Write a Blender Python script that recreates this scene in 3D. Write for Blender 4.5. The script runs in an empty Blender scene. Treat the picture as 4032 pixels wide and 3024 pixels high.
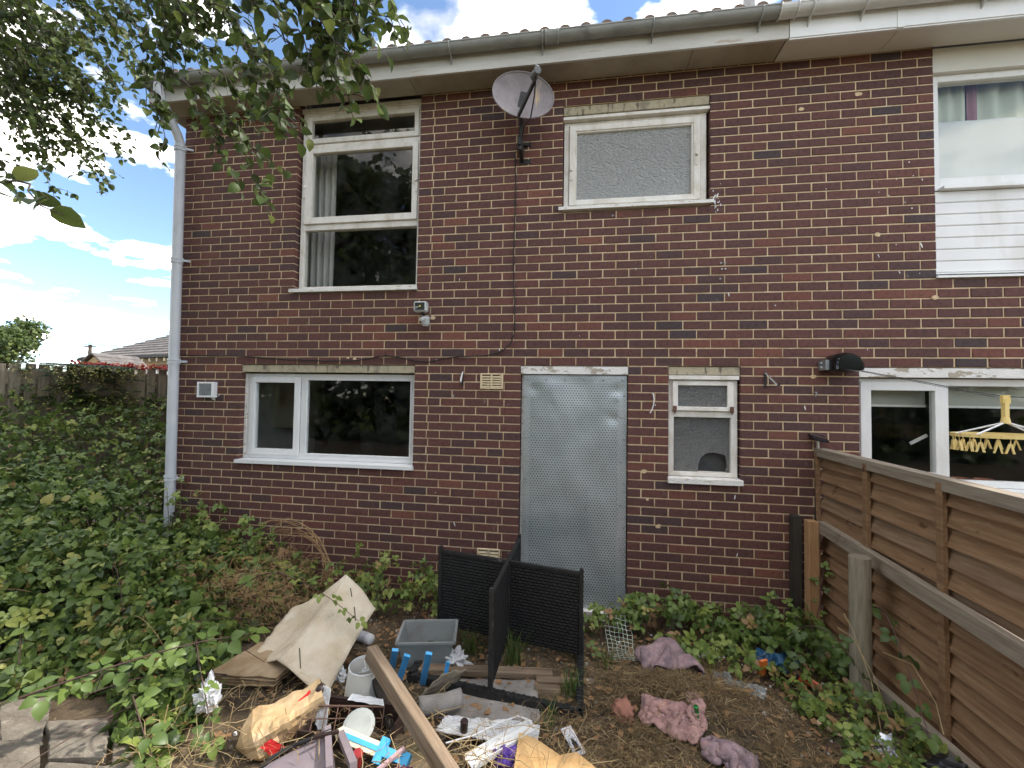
import bpy, bmesh, math, random
import numpy as np
from mathutils import Vector, Matrix, noise as mnoise
R = math.radians
scene = bpy.context.scene
COL = scene.collection
random.seed(7)
rng = np.random.default_rng(7)

# ------------------------------------------------------------------ camera
cd = bpy.data.cameras.new('camera')
cd.sensor_width = 36.0
cd.lens = 36.0 * 1700 / 4032
cd.clip_start = 0.05
cd.clip_end = 2000
cam = bpy.data.objects.new('camera', cd)
COL.objects.link(cam)
CAM = Vector((3.849, -3.844, 1.878))
yaw, pit, rol = 0.1527, 0.0339, 0.0164
Fv = Vector((-math.sin(yaw) * math.cos(pit), math.cos(yaw) * math.cos(pit), math.sin(pit)))
Rv = Vector((math.cos(yaw), math.sin(yaw), 0))
Uv = Rv.cross(Fv)
R2 = Rv * math.cos(rol) + Uv * math.sin(rol)
U2 = Uv * math.cos(rol) - Rv * math.sin(rol)
cam.matrix_world = Matrix(((R2.x, U2.x, -Fv.x, CAM.x), (R2.y, U2.y, -Fv.y, CAM.y), (R2.z, U2.z, -Fv.z, CAM.z), (0, 0, 0, 1)))
scene.camera = cam
scene.render.resolution_x = 1024
scene.render.resolution_y = 768

# ------------------------------------------------------------------ world: clear sky with fair-weather clouds
SUN_EL, SUN_AZ = 48.0, 72.0          # azimuth clockwise from +Y: behind the terrace, to the right
w = bpy.data.worlds.new('World')
scene.world = w
w.use_nodes = True
nt = w.node_tree
nt.nodes.clear()
def wn(t, **kw):
    n = nt.nodes.new(t)
    for k, v in kw.items(): setattr(n, k, v)
    return n
sky = wn('ShaderNodeTexSky', sky_type='NISHITA', sun_disc=False, sun_elevation=R(SUN_EL), sun_rotation=R(SUN_AZ))
sky.air_density = 0.8; sky.dust_density = 0.0; sky.ozone_density = 3.0
tc = wn('ShaderNodeTexCoord')
sep = wn('ShaderNodeSeparateXYZ')
nt.links.new(tc.outputs['Generated'], sep.inputs[0])
zc = wn('ShaderNodeMath', operation='MAXIMUM'); zc.inputs[1].default_value = 0.03
nt.links.new(sep.outputs['Z'], zc.inputs[0])
za = wn('ShaderNodeMath', operation='ADD'); za.inputs[1].default_value = 0.10
nt.links.new(zc.outputs[0], za.inputs[0])
dx = wn('ShaderNodeMath', operation='DIVIDE'); dy = wn('ShaderNodeMath', operation='DIVIDE')
nt.links.new(sep.outputs['X'], dx.inputs[0]); nt.links.new(za.outputs[0], dx.inputs[1])
nt.links.new(sep.outputs['Y'], dy.inputs[0]); nt.links.new(za.outputs[0], dy.inputs[1])
cmb = wn('ShaderNodeCombineXYZ')
nt.links.new(dx.outputs[0], cmb.inputs[0]); nt.links.new(dy.outputs[0], cmb.inputs[1])
cmap = wn('ShaderNodeMapping'); cmap.inputs['Location'].default_value = (3.6, 1.7, 0.0)
nt.links.new(cmb.outputs[0], cmap.inputs['Vector'])
cn = wn('ShaderNodeTexNoise'); cn.inputs['Scale'].default_value = 1.7; cn.inputs['Detail'].default_value = 9; cn.inputs['Roughness'].default_value = 0.52
nt.links.new(cmap.outputs[0], cn.inputs['Vector'])
cr = wn('ShaderNodeValToRGB')
cr.color_ramp.elements[0].position = 0.505; cr.color_ramp.elements[1].position = 0.575
nt.links.new(cn.outputs['Fac'], cr.inputs[0])
cn2 = wn('ShaderNodeTexNoise'); cn2.inputs['Scale'].default_value = 2.6; cn2.inputs['Detail'].default_value = 5
nt.links.new(cmap.outputs[0], cn2.inputs['Vector'])
cc = wn('ShaderNodeValToRGB')
cc.color_ramp.elements[0].position = 0.33; cc.color_ramp.elements[0].color = (3.8, 3.8, 3.9, 1)
cc.color_ramp.elements[1].position = 0.47; cc.color_ramp.elements[1].color = (15.0, 14.2, 12.9, 1)
nt.links.new(cn2.outputs['Fac'], cc.inputs[0])
sat = wn('ShaderNodeMix', data_type='RGBA', blend_type='MULTIPLY'); sat.inputs['Factor'].default_value = 1.0
sat.inputs['B'].default_value = (1.02, 0.98, 0.90, 1)
nt.links.new(sky.outputs[0], sat.inputs['A'])
mx = wn('ShaderNodeMix', data_type='RGBA')
nt.links.new(cr.outputs[0], mx.inputs['Factor'])
nt.links.new(sat.outputs['Result'], mx.inputs['A'])
nt.links.new(cc.outputs[0], mx.inputs['B'])
bg = wn('ShaderNodeBackground'); bg.inputs['Strength'].default_value = 0.11
nt.links.new(mx.outputs['Result'], bg.inputs['Color'])
wo = wn('ShaderNodeOutputWorld')
nt.links.new(bg.outputs[0], wo.inputs[0])

# ------------------------------------------------------------------ sun (thin cloud softens it)
sd = bpy.data.lights.new('sun', 'SUN'); sd.energy = 2.0; sd.angle = R(3.0); sd.color = (1.0, 0.95, 0.87)
sun = bpy.data.objects.new('sun', sd); COL.objects.link(sun)
az, el = R(SUN_AZ), R(SUN_EL)
sdir = Vector((math.sin(az) * math.cos(el), math.cos(az) * math.cos(el), math.sin(el)))
sun.rotation_euler = (-sdir).to_track_quat('-Z', 'Y').to_euler()
sun.location = sdir * 40

scene.view_settings.view_transform = 'Standard'
scene.view_settings.look = 'None'
scene.view_settings.exposure = 1.72
scene.view_settings.gamma = 1.0
scene.render.engine = 'CYCLES'

# ------------------------------------------------------------------ helpers
def tag(o, label=None, cat=None, group=None, kind=None):
    if label: o['label'] = label
    if cat: o['category'] = cat
    if group: o['group'] = group
    if kind: o['kind'] = kind
    return o
def empty(name, loc=(0, 0, 0), label=None, cat=None, group=None, rz=0, parent=None):
    o = bpy.data.objects.new(name, None); COL.objects.link(o)
    o.location = loc; o.rotation_euler = (0, 0, rz); o.empty_display_size = 0.1
    if parent: o.parent = parent
    return tag(o, label, cat, group)
def V(*a): return Vector(a)

class MB:
    """collects faces, builds one mesh object"""
    def __init__(s): s.v = []; s.f = []; s.mi = []; s.att = []
    def add(s, vs, fs, mi=0, att=0.0):
        b = len(s.v); s.v.extend([tuple(p) for p in vs])
        for f in fs: s.f.append(tuple(i + b for i in f)); s.mi.append(mi); s.att.append(att)
        return s
    def box(s, x0, x1, y0, y1, z0, z1, mi=0, att=0.0):
        return s.add([(x0, y0, z0), (x1, y0, z0), (x1, y1, z0), (x0, y1, z0), (x0, y0, z1), (x1, y0, z1), (x1, y1, z1), (x0, y1, z1)],
              [(0, 3, 2, 1), (4, 5, 6, 7), (0, 1, 5, 4), (1, 2, 6, 5), (2, 3, 7, 6), (3, 0, 4, 7)], mi, att)
    def cbox(s, x0, x1, y0, y1, z0, z1, c=0.004, mi=0):
        """box with all edges chamfered"""
        xs, ys, zs = (x0, x1), (y0, y1), (z0, z1)
        vs = []; idx = {}
        for i in (0, 1):
            for j in (0, 1):
                for k in (0, 1):
                    sx, sy, sz = (1 - 2 * i) * c, (1 - 2 * j) * c, (1 - 2 * k) * c
                    p = (xs[i], ys[j], zs[k])
                    idx[i, j, k, 'x'] = len(vs); vs.append((p[0], p[1] + sy, p[2] + sz))
                    idx[i, j, k, 'y'] = len(vs); vs.append((p[0] + sx, p[1], p[2] + sz))
                    idx[i, j, k, 'z'] = len(vs); vs.append((p[0] + sx, p[1] + sy, p[2]))
        fs = []
        q = [(0, 0), (1, 0), (1, 1), (0, 1)]
        for e in (0, 1):
            fs.append([idx[e, a, b, 'x'] for a, b in (q if e else q[::-1])])
            fs.append([idx[a, e, b, 'y'] for a, b in (q[::-1] if e else q)])
            fs.append([idx[a, b, e, 'z'] for a, b in (q if e else q[::-1])])
        for a in (0, 1):
            for b in (0, 1):
                fs.append([idx[a, b, 0, 'x'], idx[a, b, 1, 'x'], idx[a, b, 1, 'y'], idx[a, b, 0, 'y']])
                fs.append([idx[a, 0, b, 'x'], idx[a, 1, b, 'x'], idx[a, 1, b, 'z'], idx[a, 0, b, 'z']])
                fs.append([idx[0, a, b, 'y'], idx[1, a, b, 'y'], idx[1, a, b, 'z'], idx[0, a, b, 'z']])
                for k in (0, 1):
                    fs.append([idx[a, b, k, 'x'], idx[a, b, k, 'y'], idx[a, b, k, 'z']])
        return s.add(vs, fs, mi)
    def obox(s, c, ax, ay, az, mi=0):
        """oriented box: centre and three half-axis vectors"""
        c, ax, ay, az = Vector(c), Vector(ax), Vector(ay), Vector(az)
        vs = [c + ax * i + ay * j + az * k for k in (-1, 1) for (i, j) in ((-1, -1), (1, -1), (1, 1), (-1, 1))]
        return s.add(vs, [(0, 3, 2, 1), (4, 5, 6, 7), (0, 1, 5, 4), (1, 2, 6, 5), (2, 3, 7, 6), (3, 0, 4, 7)], mi)
    def bar(s, p, q, wd, ht, up=(0, 0, 1), mi=0):
        """rectangular bar from p to q, wd across, ht along up"""
        p, q = Vector(p), Vector(q); d = (q - p); L = d.length; d.normalize()
        u = Vector(up); u = (u - d * u.dot(d)).normalized(); r = d.cross(u)
        return s.obox((p + q) / 2, d * L / 2, r * wd / 2, u * ht / 2, mi)
    def tube(s, pts, r, n=8, cap=True, mi=0):
        pts = [Vector(p) for p in pts]; m = len(pts)
        rs = r if isinstance(r, (list, tuple)) else [r] * m
        vs = []; u = None
        for i, p in enumerate(pts):
            d = (pts[min(i + 1, m - 1)] - pts[max(i - 1, 0)]).normalized()
            if u is None: u = d.orthogonal().normalized()
            u = (u - d * u.dot(d)).normalized(); t = d.cross(u)
            for k in range(n):
                a = 2 * math.pi * k / n
                vs.append(p + (u * math.cos(a) + t * math.sin(a)) * rs[i])
        fs = []
        for i in range(m - 1):
            for k in range(n):
                fs.append((i * n + k, i * n + (k + 1) % n, (i + 1) * n + (k + 1) % n, (i + 1) * n + k))
        if cap:
            fs.append(tuple(range(n))[::-1]); fs.append(tuple((m - 1) * n + k for k in range(n)))
        return s.add(vs, fs, mi)
    def lathe(s, prof, c=(0, 0, 0), axis=(0, 0, 1), n=20, mi=0, closed=False):
        """prof: list of (radius, height along axis)"""
        a = Vector(axis).normalized(); u = a.orthogonal().normalized(); t = a.cross(u); c = Vector(c)
        vs = []
        for r, h in prof:
            for k in range(n):
                g = 2 * math.pi * k / n
                vs.append(c + a * h + (u * math.cos(g) + t * math.sin(g)) * r)
        fs = []
        m = len(prof)
        for i in range(m - 1 + (1 if closed else 0)):
            j = (i + 1) % m
            for k in range(n):
                fs.append((i * n + k, i * n + (k + 1) % n, j * n + (k + 1) % n, j * n + k))
        return s.add(vs, fs, mi)
    def prism(s, poly, ext, mi=0):
        """poly: list of 3D points (planar), ext: extrusion vector"""
        n = len(poly); e = Vector(ext); p = [Vector(q) for q in poly]
        vs = p + [q + e for q in p]
        fs = [tuple(range(n))[::-1], tuple(range(n, 2 * n))]
        for i in range(n): fs.append((i, (i + 1) % n, n + (i + 1) % n, n + i))
        return s.add(vs, fs, mi)
    def grid(s, fn, nu, nv, mi=0, flip=False):
        vs = [fn(i / nu, j / nv) for j in range(nv + 1) for i in range(nu + 1)]
        fs = []
        for j in range(nv):
            for i in range(nu):
                a = j * (nu + 1) + i
                q = (a, a + 1, a + nu + 2, a + nu + 1)
                fs.append(q[::-1] if flip else q)
        return s.add(vs, fs, mi)
    def build(s, name, mat, parent=None, smooth=False, att=None, loc=None):
        me = bpy.data.meshes.new(name)
        v = s.v
        if loc is not None: v = [(a - loc[0], b - loc[1], c - loc[2]) for a, b, c in v]
        me.from_pydata(v, [], s.f)
        mats = mat if isinstance(mat, (list, tuple)) else [mat]
        for m in mats: me.materials.append(m)
        if len(mats) > 1: me.polygons.foreach_set('material_index', s.mi)
        if smooth: me.polygons.foreach_set('use_smooth', [True] * len(s.f))
        if att:
            a = me.attributes.new(att, 'FLOAT', 'FACE'); a.data.foreach_set('value', s.att)
        me.update()
        o = bpy.data.objects.new(name, me); COL.objects.link(o)
        if parent: o.parent = parent
        if loc is not None: o.location = loc
        return o

def solidify(o, t, offset=0):
    m = o.modifiers.new('thick', 'SOLIDIFY'); m.thickness = t; m.offset = offset; return o
def autosmooth(o, ang=40):
    me = o.data
    me.polygons.foreach_set('use_smooth', [True] * len(me.polygons))
    try: me.set_sharp_from_angle(angle=R(ang))
    except Exception: pass
    return o
def nz(x, y, z=0.0): return mnoise.noise(Vector((x, y, z)))
def fbm(x, y, z=0.0, o=4): return mnoise.fractal(Vector((x, y, z)), 1.0, 2.0, o)

# ------------------------------------------------------------------ materials
MATS = {}
def mat(name, cols, rough=0.7, scale=8.0, detail=5, metal=0.0, bump=0.0, bscale=None, spec=0.4, stretch=None, fac=(0.35, 0.65),
        spots=None, trans=0.0, coat=0.0, att=None, sub=None, alpha=None, ramp_att=None, bdist=0.01, rough2=None):
    """procedural: colours blended by object-space noise, second noise for spots (wear, dirt), bump"""
    if name in MATS: return MATS[name]
    m = bpy.data.materials.new(name); m.use_nodes = True
    t = m.node_tree; n = t.nodes; l = t.links
    b = n['Principled BSDF']
    b.inputs['Roughness'].default_value = rough; b.inputs['Metallic'].default_value = metal
    b.inputs['Specular IOR Level'].default_value = spec
    if trans: b.inputs['Transmission Weight'].default_value = trans
    if coat: b.inputs['Coat Weight'].default_value = coat
    tcn = n.new('ShaderNodeTexCoord'); mp = n.new('ShaderNodeMapping')
    l.new(tcn.outputs['Object'], mp.inputs['Vector'])
    if stretch: mp.inputs['Scale'].default_value = stretch
    ns = n.new('ShaderNodeTexNoise'); ns.inputs['Scale'].default_value = scale; ns.inputs['Detail'].default_value = detail; ns.inputs['Roughness'].default_value = 0.62
    l.new(mp.outputs[0], ns.inputs['Vector'])
    rp = n.new('ShaderNodeValToRGB')
    k = len(cols)
    e = rp.color_ramp.elements
    while len(e) < k: e.new(0.5)
    for i, c in enumerate(cols):
        e[i].position = fac[0] + (fac[1] - fac[0]) * (i / max(1, k - 1)); e[i].color = (*c, 1)
    l.new(ns.outputs['Fac'], rp.inputs[0])
    col = rp.outputs[0]
    if ramp_att:      # (attribute, [(pos, colour)...], strength of the noise tint)
        an = n.new('ShaderNodeAttribute'); an.attribute_name = ramp_att[0]; an.attribute_type = ramp_att[3] if len(ramp_att) > 3 else 'GEOMETRY'
        r2 = n.new('ShaderNodeValToRGB'); e2 = r2.color_ramp.elements
        while len(e2) < len(ramp_att[1]): e2.new(0.5)
        for i, (p, c) in enumerate(ramp_att[1]): e2[i].position = p; e2[i].color = (*c, 1)
        l.new(an.outputs['Fac'], r2.inputs[0])
        mm = n.new('ShaderNodeMix'); mm.data_type = 'RGBA'; mm.blend_type = 'MULTIPLY'; mm.inputs['Factor'].default_value = ramp_att[2]
        l.new(r2.outputs[0], mm.inputs['A']); l.new(col, mm.inputs['B']); col = mm.outputs['Result']
    for sp in (spots or []):   # (scale, lo, hi, colour, stretch, detail)
        sm = n.new('ShaderNodeMapping'); l.new(tcn.outputs['Object'], sm.inputs['Vector'])
        if len(sp) > 4 and sp[4]: sm.inputs['Scale'].default_value = sp[4]
        sm.inputs['Location'].default_value = (sp[0] * .37, 1.3, sp[0] * .11)
        s2 = n.new('ShaderNodeTexNoise'); s2.inputs['Scale'].default_value = sp[0]; s2.inputs['Detail'].default_value = sp[5] if len(sp) > 5 else 6; s2.inputs['Roughness'].default_value = 0.65
        l.new(sm.outputs[0], s2.inputs['Vector'])
        q = n.new('ShaderNodeMapRange'); q.inputs['From Min'].default_value = sp[1]; q.inputs['From Max'].default_value = sp[2]
        l.new(s2.outputs['Fac'], q.inputs['Value'])
        mm = n.new('ShaderNodeMix'); mm.data_type = 'RGBA'
        l.new(q.outputs[0], mm.inputs['Factor']); l.new(col, mm.inputs['A']); mm.inputs['B'].default_value = (*sp[3], 1)
        col = mm.outputs['Result']
    l.new(col, b.inputs['Base Color'])
    if rough2 is not None:
        rr = n.new('ShaderNodeMapRange'); rr.inputs['To Min'].default_value = rough; rr.inputs['To Max'].default_value = rough2
        l.new(ns.outputs['Fac'], rr.inputs['Value']); l.new(rr.outputs[0], b.inputs['Roughness'])
    if bump:
        bn = n.new('ShaderNodeTexNoise'); bn.inputs['Scale'].default_value = bscale or scale * 3; bn.inputs['Detail'].default_value = 6
        l.new(mp.outputs[0], bn.inputs['Vector'])
        bp = n.new('ShaderNodeBump'); bp.inputs['Strength'].default_value = bump; bp.inputs['Distance'].default_value = bdist
        l.new(bn.outputs['Fac'], bp.inputs['Height']); l.new(bp.outputs[0], b.inputs['Normal'])
    MATS[name] = m
    return m

def leafmat(name, ramp, rough=0.45, trans=0.35):
    """thin leaf: colour from the per-face tone attribute, part of the light passes through"""
    m = bpy.data.materials.new(name); m.use_nodes = True
    t = m.node_tree; n = t.nodes; l = t.links; b = n['Principled BSDF']
    b.inputs['Roughness'].default_value = rough; b.inputs['Specular IOR Level'].default_value = 0.35
    an = n.new('ShaderNodeAttribute'); an.attribute_name = 'tone'
    r2 = n.new('ShaderNodeValToRGB'); e2 = r2.color_ramp.elements
    while len(e2) < len(ramp): e2.new(0.5)
    for i, (p, c) in enumerate(ramp): e2[i].position = p; e2[i].color = (*c, 1)
    l.new(an.outputs['Fac'], r2.inputs[0])
    tcn = n.new('ShaderNodeTexCoord'); ns = n.new('ShaderNodeTexNoise'); ns.inputs['Scale'].default_value = 60
    l.new(tcn.outputs['Object'], ns.inputs['Vector'])
    mm = n.new('ShaderNodeMix'); mm.data_type = 'RGBA'; mm.blend_type = 'MULTIPLY'; mm.inputs['Factor'].default_value = 0.5
    l.new(r2.outputs[0], mm.inputs['A']); l.new(ns.outputs['Fac'], mm.inputs['B'])
    mm2 = n.new('ShaderNodeMix'); mm2.data_type = 'RGBA'; mm2.blend_type = 'MULTIPLY'; mm2.inputs['Factor'].default_value = 1.0
    l.new(mm.outputs['Result'], mm2.inputs['A']); mm2.inputs['B'].default_value = (1.35, 1.35, 1.35, 1)
    l.new(mm2.outputs['Result'], b.inputs['Base Color'])
    tr = n.new('ShaderNodeBsdfTranslucent'); l.new(mm2.outputs['Result'], tr.inputs['Color'])
    ms = n.new('ShaderNodeMixShader'); ms.inputs[0].default_value = trans
    l.new(b.outputs[0], ms.inputs[1]); l.new(tr.outputs[0], ms.inputs[2])
    l.new(ms.outputs[0], n['Material Output'].inputs[0])
    MATS[name] = m
    return m

def glassmat(name, tint=(0.93, 0.94, 0.93), rough=0.02, refl=0.09, dirt=0.03, bump=0.0, bscale=60, milk=0.0, milkcol=(.6, .63, .62)):
    """window pane: see-through with fresnel mirror, a little dirt; obscure glass gets relief and milkiness"""
    m = bpy.data.materials.new(name); m.use_nodes = True
    t = m.node_tree; n = t.nodes; l = t.links
    n.remove(n['Principled BSDF'])
    tr = n.new('ShaderNodeBsdfTransparent'); tr.inputs[0].default_value = (*tint, 1)
    gl = n.new('ShaderNodeBsdfGlossy'); gl.inputs['Roughness'].default_value = rough
    fr = n.new('ShaderNodeFresnel'); fr.inputs['IOR'].default_value = 1.5
    ad = n.new('ShaderNodeMath'); ad.operation = 'ADD'; ad.inputs[1].default_value = refl; ad.use_clamp = True
    l.new(fr.outputs[0], ad.inputs[0])
    ge = n.new('ShaderNodeNewGeometry'); bf = n.new('ShaderNodeMath'); bf.operation = 'SUBTRACT'; bf.inputs[0].default_value = 1.0; l.new(ge.outputs['Backfacing'], bf.inputs[1])
    mu = n.new('ShaderNodeMath'); mu.operation = 'MULTIPLY'; l.new(ad.outputs[0], mu.inputs[0]); l.new(bf.outputs[0], mu.inputs[1])
    ms = n.new('ShaderNodeMixShader'); l.new(mu.outputs[0], ms.inputs[0]); l.new(tr.outputs[0], ms.inputs[1]); l.new(gl.outputs[0], ms.inputs[2])
    df = n.new('ShaderNodeBsdfDiffuse'); df.inputs[0].default_value = (*milkcol, 1)
    tcn = n.new('ShaderNodeTexCoord')
    ns = n.new('ShaderNodeTexNoise'); ns.inputs['Scale'].default_value = 5.0; ns.inputs['Detail'].default_value = 8; ns.inputs['Roughness'].default_value = 0.75
    l.new(tcn.outputs['Object'], ns.inputs['Vector'])
    mr = n.new('ShaderNodeMapRange'); mr.inputs['From Min'].default_value = 0.45; mr.inputs['From Max'].default_value = 0.8
    mr.inputs['To Min'].default_value = milk; mr.inputs['To Max'].default_value = milk + dirt
    l.new(ns.outputs['Fac'], mr.inputs['Value'])
    m2 = n.new('ShaderNodeMixShader'); l.new(mr.outputs[0], m2.inputs[0]); l.new(ms.outputs[0], m2.inputs[1]); l.new(df.outputs[0], m2.inputs[2])
    l.new(m2.outputs[0], n['Material Output'].inputs[0])
    if bump:
        vn = n.new('ShaderNodeTexNoise'); vn.inputs['Scale'].default_value = bscale; vn.inputs['Detail'].default_value = 2
        mp = n.new('ShaderNodeMapping'); mp.inputs['Scale'].default_value = (1, 1, 1.7)
        l.new(tcn.outputs['Object'], mp.inputs['Vector']); l.new(mp.outputs[0], vn.inputs['Vector'])
        bp = n.new('ShaderNodeBump'); bp.inputs['Strength'].default_value = bump; bp.inputs['Distance'].default_value = 0.05
        l.new(vn.outputs['Fac'], bp.inputs['Height'])
        for q in (gl, df, fr): l.new(bp.outputs[0], q.inputs['Normal'])
    MATS[name] = m
    return m

BRICK_RAMP = [(0.0, (.064, .047, .050)), (0.10, (.086, .047, .046)), (0.3, (.104, .050, .045)), (0.55, (.120, .054, .047)), (0.8, (.138, .058, .048)), (0.93, (.168, .066, .050)), (1.0, (.195, .080, .056))]
M_BRICK = mat('brick_clay', [(.62, .62, .62), (1.0, 1.0, 1.0), (1.15, 1.12, 1.1)], rough=0.78, scale=34, bump=0.35, bscale=160, spec=0.3,
              ramp_att=('tone', BRICK_RAMP, 0.75), spots=[(5.5, .67, .80, (.26, .20, .18)), (90, .70, .76, (.24, .20, .19)), (1.1, .52, .85, (.070, .040, .036), (1.3, 1, .5)), (3.2, .70, .80, (.24, .19, .16), (5, 1, .5))])
M_PLINTH = mat('brick_plinth', [(.07, .045, .03), (.11, .07, .045), (.15, .1, .065)], rough=0.85, scale=14, bump=0.5, bscale=120)
M_MORTAR = mat('mortar_buff', [(.52, .385, .225), (.67, .515, .32), (.75, .60, .40)], rough=0.92, scale=9, bump=0.6, bscale=140, spots=[(2.2, .60, .78, (.38, .28, .18)), (40, .62, .72, (.30, .22, .13))])
M_CONC = mat('concrete_lintel', [(.36, .32, .23), (.46, .40, .28), (.27, .24, .18)], rough=0.9, scale=7, bump=0.4, bscale=80, spots=[(16, .56, .62, (.14, .12, .09), (1.6, 1, .35))])
M_CONCPAINT = mat('lintel_flaking_white', [(.70, .68, .65), (.80, .78, .76)], rough=0.75, scale=6, bump=0.5, bscale=70, spots=[(11, .54, .57, (.40, .35, .28), (.8, 1, 1.6), 9)])
M_WPAINT = mat('old_white_timber', [(.62, .57, .49), (.74, .70, .64), (.80, .77, .72)], rough=0.6, scale=9, bump=0.35, bscale=60, stretch=(1, 1, .5), spots=[(40, .66, .72, (.50, .44, .35), None, 8), (6, .60, .85, (.55, .50, .43))])
M_PEEL = mat('peeling_white_timber', [(.74, .72, .68), (.82, .80, .77)], rough=0.65, scale=9, bump=0.7, bscale=70, spots=[(38, .575, .60, (.50, .42, .32), (.3, 1, 1.2), 9)])
M_UPVC = mat('white_upvc', [(.74, .75, .76), (.80, .80, .80)], rough=0.35, scale=3, spots=[(12, .62, .8, (.55, .53, .5))])
M_UPVC2 = mat('white_upvc_clean', [(.76, .76, .75), (.81, .81, .80)], rough=0.36, scale=3, spots=[(4, .54, .85, (.60, .57, .51), (1, 1, .25)), (24, .66, .8, (.52, .49, .44))])
M_FASCIA = mat('fascia_paint', [(.52, .50, .46), (.62, .60, .56)], rough=0.6, scale=5, bump=0.3, bscale=50, stretch=(.3, 1, 1), spots=[(10, .615, .63, (.47, .38, .30), (.16, 1, 1.4), 9), (3, .55, .8, (.46, .43, .38), (.4, 1, 1))])
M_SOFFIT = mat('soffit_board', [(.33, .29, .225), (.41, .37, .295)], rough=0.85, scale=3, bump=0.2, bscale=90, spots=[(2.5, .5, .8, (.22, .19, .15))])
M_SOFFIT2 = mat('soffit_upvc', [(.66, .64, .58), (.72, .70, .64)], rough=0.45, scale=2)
M_GUTTER = mat('gutter_grey_pvc', [(.22, .23, .215), (.31, .31, .29), (.18, .19, .18)], rough=0.5, scale=4, stretch=(.4, 1, 1), spots=[(9, .60, .72, (.16, .16, .15), (.5, 1, 1))])
M_PIPE = mat('downpipe_pale_pvc', [(.52, .54, .58), (.60, .62, .65)], rough=0.45, scale=3, spots=[(6, .60, .8, (.36, .36, .35), (1, 1, .3))])
M_TILE = mat('roof_tile_concrete', [(.13, .09, .07), (.19, .13, .10), (.09, .07, .06)], rough=0.9, scale=8, bump=0.5, bscale=60)
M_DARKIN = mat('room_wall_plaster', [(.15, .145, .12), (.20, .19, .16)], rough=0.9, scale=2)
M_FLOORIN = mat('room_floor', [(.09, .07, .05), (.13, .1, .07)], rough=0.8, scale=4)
M_GLASS = glassmat('window_glass', refl=0.0, dirt=0.03)
M_GLASSN = glassmat('window_glass_clean', refl=0.0, dirt=0.01)
M_OBSC = glassmat('obscure_glass_bright', tint=(.6, .65, .65), rough=0.08, refl=0.34, bump=1.0, bscale=42, milk=0.45, dirt=.04, milkcol=(.62, .65, .64))
M_OBSC2 = glassmat('obscure_glass_dark', tint=(.4, .42, .42), rough=0.08, refl=0.10, bump=1.0, bscale=42, milk=0.16, dirt=.05, milkcol=(.5, .52, .52))
M_BLACKPL = mat('black_plastic', [(.012, .012, .013), (.02, .02, .022)], rough=0.35, scale=10)
M_BLACKMET = mat('black_painted_metal', [(.018, .018, .018), (.035, .032, .03)], rough=0.55, scale=20, metal=0.0, spots=[(30, .64, .72, (.10, .06, .035))])
M_GREYMET = mat('galvanised_metal', [(.30, .32, .33), (.42, .44, .45)], rough=0.45, scale=12, metal=0.7)
M_CHROME = mat('bright_steel', [(.6, .6, .6), (.7, .7, .7)], rough=0.25, scale=10, metal=0.9)
M_CREAMPL = mat('cream_plastic_vent', [(.60, .48, .30), (.68, .56, .37)], rough=0.6, scale=12, spots=[(30, .6, .75, (.40, .31, .19))])
M_CABLE = mat('black_cable', [(.015, .013, .013), (.03, .025, .025)], rough=0.6, scale=30)
M_WHITEPL = mat('white_plastic', [(.72, .72, .72), (.8, .8, .8)], rough=0.4, scale=6, spots=[(14, .6, .8, (.5, .48, .44))])
# ------------------------------------------------------------------ ground (one sheet out to the horizon)
def gz(x, y):
    """height of the ground"""
    yy = max(0.0, min(9.0, -y))
    h = 0.05 * yy
    if -1.0 < x < 6.2 and -4.5 < y < 0.5:
        h += 0.018 * fbm(x * 2.3, y * 2.3, 1.7) + 0.008 * nz(x * 9, y * 9, 4.2)
        # heap of dried grass and soil on the right
        h += 0.13 * math.exp(-(((x - 4.45) / 0.42) ** 2 + ((y + 1.08) / 0.40) ** 2))
        h += 0.05 * math.exp(-(((x - 4.9) / 0.5) ** 2 + ((y + 1.5) / 0.45) ** 2))
    return h
def axis_pts(lo, hi, step, far):
    a = list(np.arange(lo, hi + 1e-6, step)); s = step
    b = [lo]
    while b[-1] > -far: s *= 1.45; b.append(b[-1] - s)
    s = step; c = [hi]
    while c[-1] < far: s *= 1.45; c.append(c[-1] + s)
    return sorted(set(b[1:])) + a + c[1:]
M_SOIL = mat('soil', [(.045, .032, .020), (.085, .060, .036), (.14, .10, .060), (.19, .145, .09)], rough=0.95, scale=5, detail=10, bump=0.9, bscale=45, bdist=0.02, fac=(.3, .72),
             spots=[(38, .60, .70, (.24, .19, .11)), (2.2, .56, .72, (.05, .06, .022))])
xs_ = axis_pts(-1.0, 6.4, 0.06, 260); ys_ = axis_pts(-4.2, 0.3, 0.06, 260)
gv = [(x, y, gz(x, y)) for y in ys_ for x in xs_]
nx_ = len(xs_)
gf = [(j * nx_ + i, j * nx_ + i + 1, (j + 1) * nx_ + i + 1, (j + 1) * nx_ + i) for j in range(len(ys_) - 1) for i in range(nx_ - 1)]
gm = MB(); gm.v = gv; gm.f = gf; gm.mi = [0] * len(gf); gm.att = [0] * len(gf)
tag(gm.build('ground', M_SOIL, smooth=True), kind='structure')

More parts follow.
